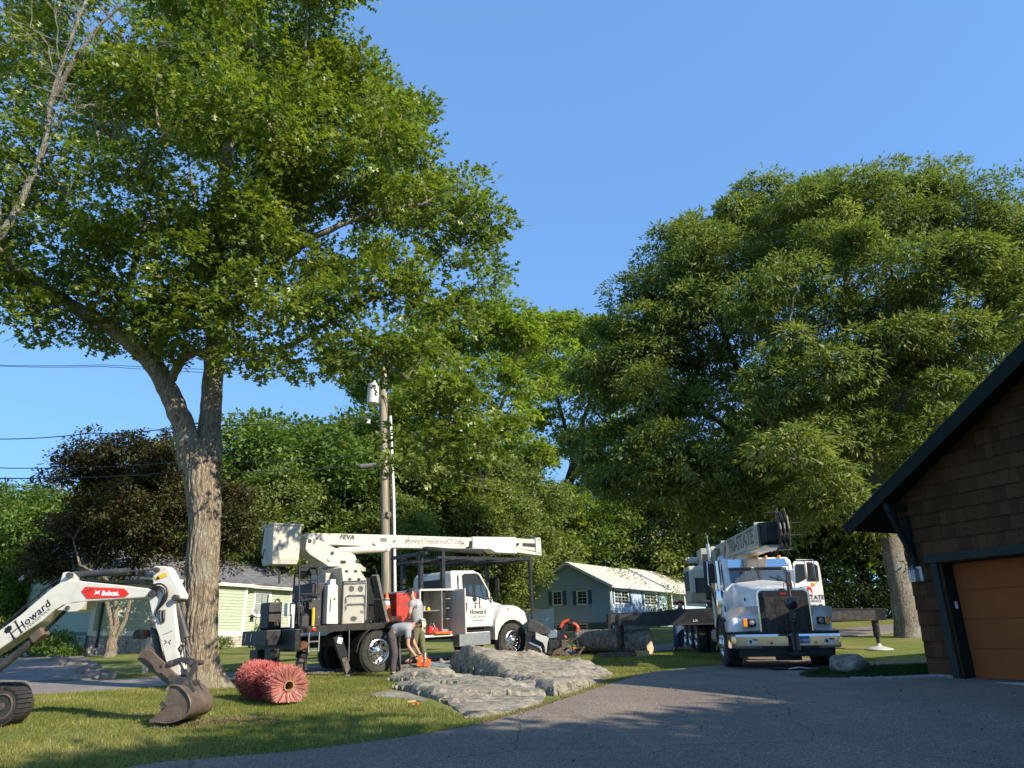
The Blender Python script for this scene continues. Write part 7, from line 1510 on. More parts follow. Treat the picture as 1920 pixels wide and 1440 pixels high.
# --- green house
gh = Frame((-18.4, 32.2, 0), R(59.3), 0); gh.loc.z = gz(-18.4, 32.2)-.0; gh = Frame(tuple(gh.loc), R(59.3), 0)
H1 = thing('green_house', 'pale green clapboard house with grey roof and stone base, behind the forked oak', 'house', gh.loc, rot=gh.e)
eav = gh.y(450, 1093, -.4)[1]-.02; LN = 15.5; DP = 5.4; rz = eav+1.35; fz = gh.y(430, 1191, 0)[1]
xs = gh.y(454, 1150, 0)[0]
print('green house eave', eav, 'found', fz, 'jog x', xs)
mb = MB(); mb.prism([(0, -1), (LN, -1), (LN, eav), (0, eav)], .03, DP); mb.build('wall', M['greensid'], H1); 
wx0, wz1 = gh.y(478.5, 1112, 0); wx1, wz0 = gh.y(501, 1153, 0)
siding(H1, 0, xs, fz+.15, eav-.18, .155, M['greensid'], y=-.22); siding(H1, xs, LN-xs, fz+.15, eav-.18, .155, M['greensid'], holes=[(wx0-.1, wx1+.1, wz0-.1, wz1+.1)], y=0)
mb = MB(); mb.box((xs/2, -.1, (eav+fz)/2), (xs, .22, eav-fz)); mb.build('bay_wall', M['greensid'], H1)
for x, y_, w in ((.0, -.235, .16), (xs-.07, -.235, .16), (xs+3.2, -.03, .12)):
    mb = MB(); mb.box((x, y_, (fz+eav)/2), (w, .05, eav-fz)); mb.build('corner_board', M['creamtrim'], H1)
mb = MB(); mb.box((xs/2, -.245, fz+.08), (xs, .06, .2)); mb.box(((xs+LN)/2, -.03, fz+.08), (LN-xs, .06, .2)); mb.build('skirt_board', M['creamtrim'], H1)
mb = MB(); mb.box((xs/2, -.35, eav-.09), (xs+.5, .3, .16)); mb.box(((xs+LN)/2, -.2, eav-.12), (LN-xs, .4, .14)); mb.build('eave_board', M['creamtrim'], H1)
mb = MB(); mb.box((xs/2+.0, -.46, eav-.0), (xs+.7, .06, .1)); mb.box(((xs+LN)/2+.2, -.42, eav-.06), (LN-xs, .06, .1)); mb.build('gutter', M['wtrim'], H1)
mb = MB(); mb.prism([(-.5, eav-.02), (DP/2, rz), (DP+.5, eav-.02), (DP+.5, eav+.08), (DP/2, rz+.1), (-.5, eav+.08)], -.3, LN+.3, 'yz'); mb.build('roof', M['roofg'], H1)
siding(H1, -.2, DP, fz+.15, rz-.1, .155, M['greensid'], axis='y', y=0, sgn=-1, gable=lambda z, a0, a1: (max(a0, (z-eav)/(rz-eav)*DP/2), min(a1, DP-(z-eav)/(rz-eav)*DP/2)) if z > eav else (a0, a1))
mb = MB(); mb.prism([(-.2, fz), (DP, fz), (DP, eav), (DP/2, rz-.02), (-.2, eav)], .0, .05, 'yz'); mb.build('gable_wall', M['greensid'], H1)
mb = MB(); mb.beam((-.32, -.5, eav+.02), (-.32, DP/2, rz+.02), .05, .22); mb.beam((-.32, DP+.5, eav+.02), (-.32, DP/2, rz+.02), .05, .22); mb.build('rake_board', M['wtrim'], H1)
mb = MB(); mb.cyl((.35, -.3, eav), (.35, -.3, fz-.5), .05, 8); mb.cyl((xs+.05, -.3, eav), (xs+.05, -.3, fz-.4), .0, 4); mb.build('downspout', mat('dark_downspout', (.03, .025, .02), .5), H1)
win(H1, wx0, wx1, wz0, wz1, 0, trim=.11, curtain=True, tm=M['wtrim'])
# stone base
mb = MB(); rs = random.Random(4)
for (x0, x1, yy) in ((0, xs, -.25), (xs, LN, -.05)):
    z = fz; r_ = 0
    while z > -.5:
        h = rs.uniform(.10, .15); x = x0
        while x < x1:
            w = rs.uniform(.22, .5); xx = min(x+w, x1); mb.box(((x+xx)/2, yy+rs.uniform(-.012, .012), z-h/2), (xx-x-.018, .1, h-.016)); x = xx
        z -= h
mb.build('stone_veneer', M['stonev'], H1, kind='stuff')
mb = MB(); mb.box((xs/2, -.19, fz/2-.25), (xs, .1, fz+.5)); mb.box(((xs+LN)/2, .01, fz/2-.25), (LN-xs, .08, fz+.5)); mb.build('foundation', M['concrete'], H1)
px_, pz_ = gh.y(537, 1133, 0); mb = MB(); mb.lathe((px_-.7, -.03, pz_+.1), (0, -1, 0), [(.16, 0), (.2, .04), (.14, .06), (.11, .02)], 16); mb.build('wreath', mat('wreath_brown', (.08, .07, .05), .9), H1)
mb = MB(); mb.box((px_+.9, .0, pz_-.3), (1.1, .05, 2.1)); mb.build('porch_screen', M['glass'], H1)
# --- blue house
bx, by = 7.46, 58.0
bh = Frame((bx, by, gz(bx, by)), R(52), 0)
H2 = thing('blue_house', 'blue-grey ranch house with white trim and blue shutters beyond the log', 'house', bh.loc, rot=bh.e)
ev = bh.y(1143, 1098, -.4)[1]; W2 = 7.6; L1 = 9.5; L2 = 21; rz2 = ev+2.0; ft = .55
print('blue house eave', ev)
M['bluesid'] = mat('blue_grey_siding', (.40, .50, .62), .6, var=.05); M['bluesh'] = mat('blue_shutter', (.05, .12, .2), .6, var=.1); M['bluegr'] = mat('grey_foundation', (.12, .14, .15), .9, var=.1)
def bpx(px, py, y=0): return bh.y(px, py, y)
w1a, w1t = bpx(1151, 1107); w1b, w1z = bpx(1178, 1132); w2a, w2t = bpx(1207, 1112); w2b, w2z = bpx(1231, 1135)
ga_, gt_ = bh.x(1100, 1108, 0); gb_, gb0 = bh.x(1084, 1133, 0); gc_, gct = bh.x(1053, 1109, 0); gd_, gdz = bh.x(1038, 1134, 0)
mb = MB(); mb.prism([(.02, -1), (L1, -1), (L1, ev), (.02, ev)], .03, W2-.03); mb.prism([(L1, -1), (L2, -1), (L2, ev), (L1, ev)], 1.4, W2-.03); mb.build('wall', M['bluesid'], H2)
mb = MB(); mb.prism([(.03, ft), (W2-.03, ft), (W2-.03, ev), (W2/2, rz2), (.03, ev)], .02, .1, 'yz'); mb.build('gable_wall', M['bluesid'], H2)
hl = [(w1a-.1, w1b+.1, w1z-.1, w1t+.1), (w2a-.1, w2b+.1, w2z-.1, w2t+.1)]
siding(H2, 0, L1, ft, ev, .17, M['bluesid'], holes=hl); siding(H2, L1, L2-L1, ft, ev, .17, M['bluesid'], y=1.4)
siding(H2, 0, W2, ft, rz2-.05, .17, M['bluesid'], axis='y', gable=lambda z, a0, a1: (max(a0, (z-ev)/(rz2-ev)*W2/2), min(a1, W2-(z-ev)/(rz2-ev)*W2/2)) if z > ev else (a0, a1), holes=[(min(ga_, gb_)-.1, max(ga_, gb_)+.1, gb0-.1, gt_+.1), (min(gc_, gd_)-.1, max(gc_, gd_)+.1, gdz-.1, gct+.1)])
mb = MB(); mb.box((L1/2, -.0, ft/2-.5), (L1, .04, ft+1)); mb.box((0.0, W2/2, ft/2-.5), (.04, W2, ft+1)); mb.build('foundation', M['bluegr'], H2)
for a_, b_, t_, z_ in ((w1a, w1b, w1t, w1z), (w2a, w2b, w2t, w2z)): win(H2, a_, b_, z_, t_, 0, cols=2, grid=(2, 4), shut=M['bluesh'], tm=M['wtrim'])
win(H2, min(ga_, gb_), max(ga_, gb_), gb0, gt_, 0, axis='y', grid=(2, 4), shut=M['bluesh'], tm=M['wtrim']); win(H2, min(gc_, gd_), max(gc_, gd_), gdz, gct, 0, axis='y', grid=(2, 4), shut=M['bluesh'], tm=M['wtrim'])
for px in (1094, 1050):
    a_, z_ = bh.x(px, 1174, 0); win(H2, a_-.35, a_+.35, .02, .45, -.02, axis='y', trim=.06, grid=(1, 2), tm=M['wtrim'])
mb = MB(); mb.prism([(-.45, ev-.12), (W2/2, rz2), (W2+.45, ev-.12), (W2+.45, ev+.02), (W2/2, rz2+.14), (-.45, ev+.02)], -.35, L1+.25, 'yz'); mb.build('roof', M['roofl'], H2)
mb = MB(); mb.prism([(.2, ev-.2), (W2/2, rz2+.15), (W2+.45, ev-.12), (W2+.45, ev+.02), (W2/2, rz2+.3), (.0, ev-.1)], L1+.25, L2+.3, 'yz'); mb.build('roof', M['roofl'], H2)
mb = MB(); mb.beam((L1+.27, -.4, ev), (L1+.27, W2/2, rz2+.12), .05, .3); mb.build('rake_board', M['bluesid'], H2)
mb = MB(); mb.beam((-.38, -.47, ev-.05), (-.38, W2/2, rz2+.03), .05, .2); mb.beam((-.38, W2+.45, ev-.05), (-.38, W2/2, rz2+.03), .05, .2); mb.box((L1/2, -.5, ev-.02), (L1+.6, .07, .12)); mb.box((L1/2, -.25, ev-.1), (L1+.5, .5, .05)); mb.cyl((.05, -.1, ev-.1), (.05, -.1, .1), .05, 6); mb.build('gutter', M['wtrim'], H2)
mb = MB(); mb.box((0, 0, (ev+ft)/2), (.1, .1, ev-ft)); mb.box((L1, -.02, (ev+ft)/2), (.1, .08, ev-ft)); mb.build('corner_board', M['wtrim'], H2)
for x in (L1+1.8, L1+4.5): mb = MB(); mb.box((x, .35, (ev+.3)/2), (.14, .14, ev-.5)); mb.build('porch_post', M['wtrim'], H2)
mb = MB(); mb.box((L1+1.2, 1.37, 1.5), (.9, .05, 2.1)); mb.build('door', M['glass'], H2)
mb = MB(); mb.box((L1+3.2, 1.37, 1.9), (1.4, .05, 1.2)); mb.build('porch_window', M['glass'], H2)
M['brick'] = mat('red_brick', (.30, .11, .08), .9, var=.3, scale=10)
cxx = bh.y(1288, 1070, W2/2)[0]; mb = MB(); mb.box((cxx, W2/2, rz2+.5), (.95, .8, 1.5)); mb.box((cxx, W2/2, rz2+1.28), (1.1, .95, .12)); ch_ = mb.build('chimney', M['brick'], H2)
# --- white fence beside the blue house
FC = thing('vinyl_fence', 'short white vinyl fence panel standing left of the blue house wall', 'fence', at(1020, 1180, 52)); FC.location.z = gz(FC.location.x, 52)
fx0 = float(at(1002, 1180, 52)[0])-FC.location.x-1.2; fx1 = float(at(1037, 1180, 52)[0])-FC.location.x; fh = float(at(1020, 1142, 52)[2])-FC.location.z
for x in (fx1, fx0): mb = MB(); mb.box((x, 0, fh/2), (.14, .14, fh+.1)); mb.box((x, 0, fh+.08), (.17, .17, .04)); mb.build('post', M['wtrim'], FC)
for z0, z1 in ((.05, fh*.5), (fh*.5+.02, fh-.02)): mb = MB(); mb.box(((fx0+fx1)/2, 0, (z0+z1)/2), (fx1-fx0-.14, .05, z1-z0)); mb.build('panel', M['wtrim'], FC)
# ================================================================ utility pole and wires
pb = at(729, 1200, 23.5); pb[2] = gz(pb[0], 23.5)-.1; pt_ = at(718, 690, 23.5); pbv = Vector(pb); ptv = Vector(pt_)
UP = thing('utility_pole', 'weathered wooden utility pole with white conduit, rising behind the bucket truck', 'utility pole', pbv)
M['polew'] = mat('pole_wood', (.34, .29, .21), .9, var=.25, scale=3, stretch=(5, 5, .35), bump=.5, bscale=12, dirt=(.12, .11, .09), dirt_amt=.5)
mb = MB(); mb.tube([(0, 0, 0), (ptv-pbv)*.5, ptv-pbv], [.165, .145, .125], 20); mb.build('pole', M['polew'], UP, smooth=True)
def pp(px, py, dY=0): return Vector(at(px, py, 23.5+dY))-pbv
mb = MB(); mb.tube([pp(741.5, 1190, -.12), pp(738.5, 940, -.1), pp(732, 780, -.08)], .048, 12); mb.build('conduit', M['wtrim'], UP, smooth=True)
mb = MB(); mb.tube([pp(735.5, 1190, -.14), pp(732.5, 940, -.14), pp(729, 790, -.13)], .014, 6); mb.tube([pp(732, 782, -.1), pp(731, 765, -.14), pp(722, 745, -.16), pp(716, 740, -.15)], .02, 6); mb.tube([pp(716, 870, -.2), pp(713, 930, -.2), pp(716, 960, -.2)], .01, 5); mb.build('cable', M['hose'], UP)
for py in (792, 797, 802, 851): c = pp(723+(py-790)*.015, py); mb = MB(); mb.lathe(c, (0, 0, 1), [(.15, -.015), (.16, -.012), (.16, .012), (.15, .015)], 20); mb.build('band', M['hose'], UP)
c = pp(726, 883, -.22); mb = MB()
for k in range(3): mb.tube([c+Vector((math.cos(a)*(.155+.012*k), 0, math.sin(a)*(.175+.012*k))) for a in [2*math.pi*i/28 for i in range(29)]], .012, 6)
mb.build('cable_coil', M['hose'], UP)
a_, b_ = pp(676, 875, -.2), pp(713, 872, -.2); mb = MB(); mb.cyl(a_, b_, .085, 14); mb.cyl(a_+Vector((-.06, 0, 0)), a_, .05, 10); mb.build('splice_case', mat('grey_splice_case', (.16, .16, .17), .6), UP, bevel=.01)
c0, c1 = pp(699, 757, .0), pp(699, 722, .0); mb = MB(); mb.lathe(c0, (0, 0, 1), [(.001, 0), (.2, .01), (.205, .03), (.205, (c1-c0).length), (.215, (c1-c0).length+.02), (.1, (c1-c0).length+.07), (.001, (c1-c0).length+.08)], 24); mb.cyl(c1+Vector((.05, 0, .05)), c1+Vector((.05, 0, .25)), .035, 8); mb.box(c0+Vector((.27, 0, .3)), (.18, .06, .3)); mb.build('transformer', M['wtrim'], UP, smooth=True, angle=40)
c = pp(729, 965, -.17); mb = MB(); mb.box(c, (.13, .02, .17)); mb.build('tag', M['polew'], UP); 
text('2', .22, M['ink'], UP, tuple(pp(725, 965, -.19)), (R(90), 0, 0), bold=.006)
mb = MB(); mb.box(pp(691, 790, 0), (.1, .1, .16)); mb.build('insulator', M['wtrim'], UP)
def wire(pts, r, lab, sag=0, grp=None):
    P = [Vector(at(*p)) for p in pts]; out = []
    for i, (a, b) in enumerate(zip(P, P[1:])):
        for k in range(10): t = k/10; out.append(a.lerp(b, t)+Vector((0, 0, -sag*4*t*(1-t))))
    out.append(P[-1]); mb = MB(); c = out[0].copy(); mb.tube([p-c for p in out], r, 5); o = mb.build('overhead_wire', M['hose'] if r > .013 else M['wirel'], None); o.location = c; tag(o, lab, 'wire', grp); return o
M['wirel'] = mat('pale_wire', (.2, .2, .19), .5, metal=.5)
wire([(728, 850, 23.4), (960, 908, 30), (1180, 967, 38)], .012, 'upper wire from the pole coil down to the blue house side', .1)
wire([(728, 867, 23.4), (950, 922, 30), (1165, 962, 38)], .012, 'lower wire from the pole coil down to the blue house side', .12)
wire([(722, 720, 23.4), (960, 780, 29), (1148, 842, 36)], .012, 'highest wire running right from the pole across the maples', .1)
wire([(724, 790, 23.4), (890, 848, 28), (1110, 926, 36)], .010, 'thin middle wire running right from the pole past the maple trunks', .1)
wire([(724, 850, 23.4), (340, 866, 22), (-60, 876, 20)], .014, 'black cable running left from the pole past the forked trunk', .1)
wire([(676, 873, 23.4), (330, 886, 22), (-60, 896, 20)], .018, 'thick black cable left of the splice case, lowest on the left', .08)
wire([(700, 780, 23.4), (330, 800, 21), (170, 812, 20), (-60, 822, 19)], .014, 'black cable left of the pole at transformer height', .08)
wire([(715, 700, 23.4), (190, 684, 21), (-60, 682, 20)], .010, 'upper of two thin wires crossing the open sky at the left', .05)
wire([(715, 712, 23.4), (190, 687, 21), (-60, 683.5, 20)], .010, 'lower of two thin wires crossing the open sky at the left', .05)
wire([(606, 835, 23.2), (660, 800, 23.3), (690, 788, 23.4)], .016, 'short black drop cable slanting up to the insulator left of the pole', .06)
# ================================================================ small yard things
x_, y_ = gxy(271, 1262)
MBX = thing('mailbox', 'black mailbox on a grey post by the street, left of the excavator bucket', 'mailbox', (x_, y_, gz(x_, y_)))
q = Vector(at(266, 1192, y_))-Vector(MBX.location)
mb = MB(); mb.beam((0, 0, 0), (.0, 0, q.z-.05), .1, .1); mb.build('post', mat('grey_post', (.3, .3, .3), .8), MBX)
mb = MB(); mb.prism([(-.13, 0), (.13, 0), (.13, .14), (.09, .22), (0, .25), (-.09, .22), (-.13, .14)], -.25, .25); o = mb.build('box', M['ink'], MBX, bevel=.01); o.location = (q.x, 0, q.z-.08)
mb = MB(); mb.box((q.x+.14, -.1, q.z+.08), (.01, .04, .14)); mb.build('flag', M['red'], MBX)
x_, y_ = gxy(471, 1232); FD = thing('bird_feeder', 'small lantern-shaped bird feeder on a shepherd hook on the green house lawn', 'bird feeder', (x_, y_, gz(x_, y_)))
f_ = lambda px, py: Vector(at(px, py, y_))-Vector(FD.location)
mb = MB(); mb.tube([(0, 0, -.05), f_(480, 1160), f_(482, 1146), f_(477, 1142), f_(475, 1150)], .012, 6); mb.build('hook', M['ink'], FD)
c = f_(472, 1160); mb = MB(); mb.lathe(c, (0, 0, 1), [(.1, -.1), (.1, -.08), (.06, -.08), (.06, .06)], 10); mb.lathe(c, (0, 0, 1), [(.14, .06), (.02, .14), (.001, .14)], 10); mb.build('feeder', M['casing'], FD)
def shrub(px, py, Y, r, sq, lab, n, size, lm='shrub', seed=1):
    rg = np.random.default_rng(seed); p = at(px, py, Y); c = Vector((float(p[0]), Y, gz(float(p[0]), Y)))
    t = thing('shrub', lab, 'shrub', c); d = unit(rg.normal(0, 1, (n, 3))); d[:, 2] = np.abs(d[:, 2]); C = d*np.array([r, r, r*sq])*rg.uniform(.5, 1, (n, 1))+np.array([0, 0, .1])
    leafcloud('foliage', C, d, 9, size, .14, LF[lm], t, rg, 'leaf', droop=-.1, flat=.8); mb = MB()
    for k in range(6): mb.tube([(0, 0, 0), (rg.normal(0, r*.3), rg.normal(0, r*.3), r*sq*.7)], [.02, .008], 5)
    mb.build('stem', M['barkd'], t); return t
shrub(499, 1210, 34.5, .72, 1.45, 'rounded glossy green shrub between green house and bucket truck', 260, .11, seed=2)
shrub(415, 1210, 34.0, .5, .8, 'low feathery shrub right of the forked trunk at the house base', 90, .09, 'dull', seed=3)
shrub(108, 1205, 31.0, .9, 1.0, 'dark spiky shrub at the green house corner left of the copper maple', 200, .12, 'dull', seed=4)
shrub(135, 1208, 30.5, .5, .6, 'small low shrub in front of the green house corner', 80, .09, 'dull', seed=5)
shrub(40, 1200, 33.0, 1.2, 1.1, 'dark bush beyond the side driveway under the excavator boom', 260, .14, 'dull', seed=6)
def undergrowth(name, x0, x1, Y0, Y1, h, n, seed, lm='dull'):
    rg = np.random.default_rng(seed); X_ = rg.uniform(x0, x1, n); Y_ = rg.uniform(Y0, Y1, n); Z_ = gz(X_, Y_)+h*rg.uniform(0, 1, n)*(.7+.3*np.sin(X_*.9)); C = np.stack([X_, Y_, Z_], 1)
    return leafcloud(name, C, np.tile([[0, -.5, .5]], (n, 1)), 14, .2, .55, LF[lm], None, rg, 'leaf', flat=.8)
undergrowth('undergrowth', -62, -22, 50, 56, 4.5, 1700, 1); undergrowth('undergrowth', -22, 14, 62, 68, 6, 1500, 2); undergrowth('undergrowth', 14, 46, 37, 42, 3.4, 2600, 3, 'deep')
# ================================================================ people
M['skin'] = mat('skin', (.50, .27, .18), .55, var=.06); M['tee'] = mat('grey_tee', (.30, .305, .32), .85, var=.08, bump=.15, bscale=14)
M['charcoal'] = mat('charcoal_trousers', (.075, .065, .068), .9, var=.15, bump=.25, bscale=9); M['olive'] = mat('olive_trousers', (.125, .125, .065), .9, var=.12, bump=.25, bscale=9); M['denim'] = mat('denim', (.035, .07, .16), .85, var=.2, bump=.2)
M['helmet'] = mat('cream_helmet', (.72, .70, .48), .35, var=.04, coat=.3)
def skin(name, m, par, verts, edges, rad, root=0, sub=2):
    me = bpy.data.meshes.new(name); me.from_pydata([tuple(v) for v in verts], edges, []); o = bpy.data.objects.new(name, me); COL.objects.link(o); o.parent = par
    o.modifiers.new('s', 'SKIN'); sv = me.skin_vertices[0].data
    for i, r in enumerate(rad): sv[i].radius = (r, r) if not hasattr(r, '__len__') else r; sv[i].use_root = (i == root)
    s = o.modifiers.new('ss', 'SUBSURF'); s.levels = sub; s.render_levels = sub
    dg = bpy.context.evaluated_depsgraph_get(); nm = bpy.data.meshes.new_from_object(o.evaluated_get(dg)); nm.materials.clear(); nm.materials.append(m); nm.polygons.foreach_set('use_smooth', [True]*len(nm.polygons))
    o.modifiers.clear(); o.data = nm; return o
def person(label, J, mats, cap, feet_c=None, loc=None, fingers=True):
    """J: dict of joints in world metres"""
    J = {k: Vector(v) for k, v in J.items()}; base = J['base']; P = thing('person', label, 'person', base); L_ = {k: v-base for k, v in J.items()}
    pel, ch, nk, hd = L_['pelvis'], L_['chest'], L_['neck'], L_['head']
    V = [pel, (pel+ch)/2, ch, nk, hd-(hd-nk)*.25, hd+(hd-nk)*.35]; E_ = [(0, 1), (1, 2), (2, 3), (3, 4), (4, 5)]; Rr = [.13, .125, .14, .055, .085, .085]
    hands = []
    for s in 'lr':
        sh, el, wr, ha = L_['sh'+s], L_['el'+s], L_['wr'+s], L_['ha'+s]; i = len(V); V += [sh, el, wr, (wr+ha)/2]; E_ += [(2, i), (i, i+1), (i+1, i+2), (i+2, i+3)]; Rr += [.062, .047, .03, .036]; hands.append((wr, ha))
        hp, kn, an, to = L_['hip'+s], L_['kn'+s], L_['an'+s], L_['to'+s]; i = len(V); V += [hp, kn, an, to]; E_ += [(0, i), (i, i+1), (i+1, i+2), (i+2, i+3)]; Rr += [.085, .062, .045, .035]
    body = skin('body', mats[0], P, V, E_, Rr)
    for wr, ha in hands:                       # five fingers each, curled
        d = (ha-wr).normalized(); sd = d.orthogonal().normalized(); up = d.cross(sd)
        for k, (off, ln) in enumerate(((-.03, .07), (-.01, .08), (.01, .075), (.03, .062))):
            b0 = wr+(ha-wr)*.62+sd*off; skin('finger', mats[0], body, [b0, b0+d*ln*.55+up*.004, b0+d*ln*.8+up*.03, b0+d*ln*.75+up*.055], [(0, 1), (1, 2), (2, 3)], [.0105, .009, .0085, .007], sub=1)
        b0 = wr+(ha-wr)*.35-sd*.03; skin('thumb', mats[0], body, [b0, b0-sd*.03+d*.03, b0-sd*.03+d*.055+up*.03], [(0, 1), (1, 2)], [.012, .011, .009], sub=1)
    V = [pel-(ch-pel)*.12, pel*.55+ch*.45, ch, nk-(nk-ch)*.18]; E_ = [(0, 1), (1, 2), (2, 3)]; Rr = [.172, .165, .175, .085]
    for s in 'lr':
        sh, el = L_['sh'+s], L_['el'+s]; i = len(V); V += [sh, sh*.42+el*.58]; E_ += [(2, i), (i, i+1)]; Rr += [.088, .078]
    skin('tee_shirt', mats[1], P, V, E_, Rr)
    V = [pel+(ch-pel)*.12, pel-(ch-pel)*.05]; E_ = [(0, 1)]; Rr = [.15, .155]
    for s in 'lr':
        hp, kn, an = L_['hip'+s], L_['kn'+s], L_['an'+s]; i = len(V); V += [hp, (hp+kn)/2, kn, (kn+an)/2, an]; E_ += [(1, i), (i, i+1), (i+1, i+2), (i+2, i+3), (i+3, i+4)]; Rr += [.112, .10, .088, .08, .076]
    skin('trousers', mats[2], P, V, E_, Rr, root=1)
    for s in 'lr':
        an, to = L_['an'+s], L_['to'+s]; skin('boot', M['ink'] if mats[3] is None else mats[3], P, [an+Vector((0, 0, .03)), an+Vector((0, 0, -.04)), to], [(0, 1), (1, 2)], [.06, .06, .045], sub=1)
    ax = (hd-nk).normalized(); f = L_['face']-hd; f = (f-ax*f.dot(ax)).normalized(); sd = ax.cross(f)
    def hp_(a, b, c): return hd+f*a+sd*b+ax*c
    fb = MB()
    o = skin('nose', mats[0], body, [hp_(.075, 0, .01), hp_(.105, 0, -.02)], [(0, 1)], [.012, .015], sub=1)
    for s in (-1, 1):
        mb = MB(); c = hp_(.082, s*.033, .02); mb.sphere(c, .012, 5); mb.build('eye', M['ink'], body, smooth=True)
        mb = MB(); c = hp_(0, s*.092, -.005); mb.sphere(c, .024, 5, (.8, .8, 1.2)); mb.build('ear', mats[0], body, smooth=True)
    mb = MB(); mb.tube([hp_(.086, -.022, -.05), hp_(.092, 0, -.052), hp_(.086, .022, -.05)], .005, 4); mb.build('mouth', M['redbox'], body)
    mb = MB(); rings = []
    for k in range(7):
        t = k/6*math.pi/2; r = .108*math.cos(t)+.002; z = .045+.085*math.sin(t); rings.append([hp_(r*1.12*math.cos(a)-.008, r*math.sin(a), z) for a in [2*math.pi*i/20 for i in range(20)]])
    mb.loft(rings); hat = mb.build(cap[0], cap[1], P, smooth=True, angle=60)
    mb = MB(); mb.loft([[hp_(.06, y, .05) for y in (-.08, .08)]+[hp_(.06, y, .058) for y in (.08, -.08)], [hp_(.19, y, .03) for y in (-.055, .055)]+[hp_(.19, y, .038) for y in (.055, -.055)]]); mb.build('brim', cap[1], hat)
    if cap[2]:
        for s in (-1, 1): mb = MB(); mb.lathe(hp_(-.005, s*.088, -.0), sd*s, [(.001, .05), (.035, .05), (.045, .035), (.045, 0)], 16); mb.build('ear_defender', M['dark'], hat, smooth=True)
        mb = MB(); mb.tube([hp_(-.01, .12, .02), hp_(-.01, .105, .1), hp_(-.01, 0, .15), hp_(-.01, -.105, .1), hp_(-.01, -.12, .02)], .008, 5); mb.build('headband', M['ink'], hat)
    return P
def w(px, py, Y): return at(px, py, Y)
YA = 17.6
g0 = gz(*at(742, 1266, YA)[:2])
def onG(px, Y, h=.06): p = at(px, 1250, Y); return (p[0], Y, gz(p[0], Y)+h)
J = dict(base=onG(742, YA, 0), pelvis=w(735, 1184, YA), chest=w(762, 1177, YA), neck=w(776, 1172, YA), head=w(786, 1172, YA), face=w(790, 1184, YA),
 shl=w(765, 1182, YA-.2), ell=w(765, 1211, YA-.2), wrl=w(776, 1226, YA-.22), hal=w(784, 1236, YA-.24),
 shr=w(768, 1178, YA+.2), elr=w(776, 1206, YA+.2), wrr=w(785, 1222, YA+.1), har=w(790, 1233, YA+.05),
 hipl=w(734, 1190, YA-.1), knl=w(740, 1226, YA-.12), anl=onG(736, YA-.1, .1), tol=onG(748, YA-.22, .04),
 hipr=w(738, 1190, YA+.1), knr=w(746, 1225, YA+.1), anr=onG(746, YA+.1, .1), tor=onG(758, YA+.0, .04))
J['head'] = w(789, 1170, YA); J['face'] = w(787, 1184, YA-.1)
PA = person('worker in grey T-shirt and charcoal trousers bending over a chainsaw, cream helmet on', J, (M['skin'], M['tee'], M['charcoal'], None), ('helmet', M['helmet'], True))
YB = 18.75
def onS(px, Y, h=.06): p = at(px, 1240, Y); return (p[0], Y, gz(p[0], Y)+.2+h)
J = dict(base=onS(780, YB, 0), pelvis=w(783, 1176, YB), chest=w(779, 1137, YB), neck=w(774, 1122, YB), head=w(770.5, 1112, YB), face=w(764, 1114, YB),
 shl=w(772, 1131, YB-.19), ell=w(768, 1150, YB-.28), wrl=w(764, 1160, YB-.1), hal=w(758, 1162, YB+.0),
 shr=w(786, 1130, YB+.15), elr=w(780, 1152, YB+.25), wrr=w(768, 1162, YB+.2), har=w(762, 1164, YB+.15),
 hipl=w(779, 1182, YB-.1), knl=w(776, 1212, YB-.12), anl=onS(770, YB-.1, .1), tol=onS(759, YB-.15, .04),
 hipr=w(788, 1182, YB+.1), knr=w(792, 1212, YB+.1), anr=onS(797, YB+.1, .1), tor=onS(788, YB+.05, .04))
PB = person('worker in grey T-shirt, olive trousers and black cap standing at the truck locker', J, (M['skin'], M['tee'], M['olive'], mat('brown_boot', (.14, .07, .04), .7)), ('cap', M['ink'], True))
c = w(787, 1131, YB-.22)
t_ = text('H', .12, M['whiteink'], None, tuple(c), (R(90), 0, R(35)), name='x', bold=.008); t_.name = 'shirt_print'; t_.parent = PB; t_.location = Vector(c)-PB.location+Vector((.0, -.06, 0))
YC = 22.3
J = dict(base=onG(1272, YC, 0), pelvis=w(1273, 1176, YC), chest=w(1275, 1147, YC+.3), neck=w(1275, 1140, YC+.4), head=w(1275, 1134, YC+.45), face=w(1269, 1136, YC+.45),
 shl=w(1269, 1149, YC+.2), ell=w(1266, 1164, YC+.3), wrl=w(1263, 1158, YC+.5), hal=w(1261, 1153, YC+.55),
 shr=w(1281, 1149, YC+.5), elr=w(1284, 1164, YC+.55), wrr=w(1280, 1158, YC+.7), har=w(1278, 1153, YC+.75),
 hipl=w(1269, 1182, YC-.06), knl=w(1269, 1205, YC-.05), anl=onG(1269, YC, .1), tol=onG(1266, YC-.15, .04),
 hipr=w(1277, 1182, YC+.1), knr=w(1277, 1205, YC+.1), anr=onG(1277, YC+.1, .1), tor=onG(1279, YC, .04))
person('worker in blue jeans half hidden behind the crane outrigger beam', J, (M['skin'], mat('navy_shirt', (.03, .035, .06), .9), M['denim'], None), ('cap', M['redbox'], False))
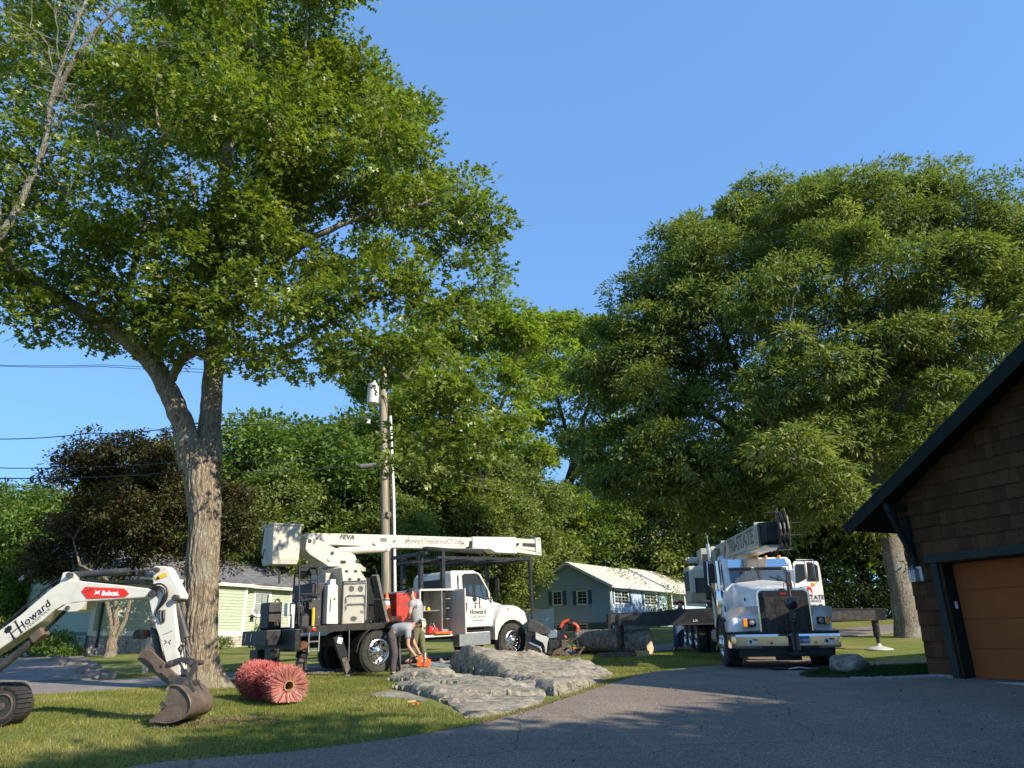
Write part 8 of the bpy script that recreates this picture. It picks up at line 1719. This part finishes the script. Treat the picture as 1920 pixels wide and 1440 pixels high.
# ================================================================ saws
def chainsaw(loc, rz, lab, col, s=1.0, ry=0):
    t = thing('chainsaw', lab, 'chainsaw', loc, rot=(0, ry, rz)); t.scale = (s, s, s)
    mb = MB(); mb.box((0, 0, .11), (.30, .17, .18)); mb.box((-.02, 0, .2), (.2, .14, .06)); mb.box((.05, -.09, .1), (.16, .02, .12)); mb.build('housing', col, t, bevel=.02)
    mb = MB(); mb.tube([(-.14, 0, .17), (-.25, 0, .19), (-.33, 0, .13), (-.30, 0, .03), (-.14, 0, .02)], .018, 8); mb.build('rear_handle', M['ink'], t)
    mb = MB(); mb.tube([(.02, -.10, .03), (.02, -.12, .2), (.0, -.06, .31), (-.02, .06, .31), (0, .11, .2), (.02, .1, .03)], .014, 8); mb.build('front_handle', M['alu'], t)
    mb = MB(); mb.prism([(.14, .07), (.62, .08), (.66, .11), (.62, .15), (.14, .16)], -.075, -.068); mb.build('guide_bar', M['alu'], t)
    mb = MB(); mb.tube([(.14, -.072, .066), (.62, -.072, .076), (.665, -.072, .11), (.62, -.072, .155), (.14, -.072, .165)], .006, 4); mb.build('chain', M['ink'], t)
    mb = MB(); mb.box((.0, -.088, .15), (.12, .006, .03)); mb.build('label', M['whiteink'], t); mb = MB(); mb.box((.08, 0, .25), (.02, .12, .09)); mb.build('hand_guard', M['ink'], t); return t
p = at(793, 1247, YA-.15); chainsaw((float(p[0]), YA-.15, float(p[2])-.06), R(8), 'orange chainsaw held low over the rock by the bending worker', M['orange'], 1.0, R(8))
c = bt.M@Vector((1.62, -.95, .84)); chainsaw(tuple(c), R(41), 'red chainsaw resting on the floor of the open truck locker', M['red'], .9)
mb = MB(); mb.box((0, 0, .03), (.55, .22, .06)); o = mb.build('tool_tray', M['orange'], None, bevel=.015); o.location = tuple(bt.M@Vector((1.82, -1.12, .84))); o.rotation_euler = bt.e; tag(o, 'flat orange tool tray on the sill of the truck locker', 'tray')
mb = MB(); mb.lathe((0, 0, 0), (0, 0, 1), [(.04, 0), (.05, .04), (.02, .09), (.001, .1)], 10); o = mb.build('spray_bottle', M['yellow'], None); o.location = tuple(bt.M@Vector((1.58, -.85, 1.46))); tag(o, 'small yellow bottle on the upper shelf of the truck locker', 'bottle')
# outrigger mat + orange chips on the ground
x_, y_ = gxy(1500, 1258); mb = MB(); mb.box((0, 0, .02), (1.2, .5, .04)); o = mb.build('ground_mat', M['ink'], None, bevel=.01); o.location = (x_, y_, gz(x_, y_)+.04); o.rotation_euler = (R(2), 0, R(-4)); tag(o, 'flat black rubber mat lying on the driveway before the crane truck', 'mat')
mb = MB(); mb.tube([(-.3, -.27, .02), (-.1, -.3, .05), (.1, -.31, .03), (.3, -.27, .03)], .012, 5); mb.build('strap', M['alu'], o)
rs = random.Random(3)
for (px, py, n_, cc, lab) in ((776, 1326, 3, (.5, .2, .05), 'orange wood chip on the grass in front of the low flat rock'), (841, 1316, 5, (.4, .25, .12), 'brown wood chip in the gap under the lower rock slab')):
    for k in range(n_):
        x_, y_ = gxy(px+rs.uniform(-6, 6), py+rs.uniform(-4, 4)); mb = MB(); mb.box((0, 0, 0), (rs.uniform(.08, .16), .03, .02)); o = mb.build('wood_chip', M['newwood'] if k % 2 else M['orange'] if py > 1320 else M['newwood'], None); o.location = (x_, y_, gz(x_, y_)+.05); o.rotation_euler = (rs.uniform(-.3, .3), 0, rs.uniform(0, 3)); tag(o, lab, 'wood chip', 'wood chips on the lawn')
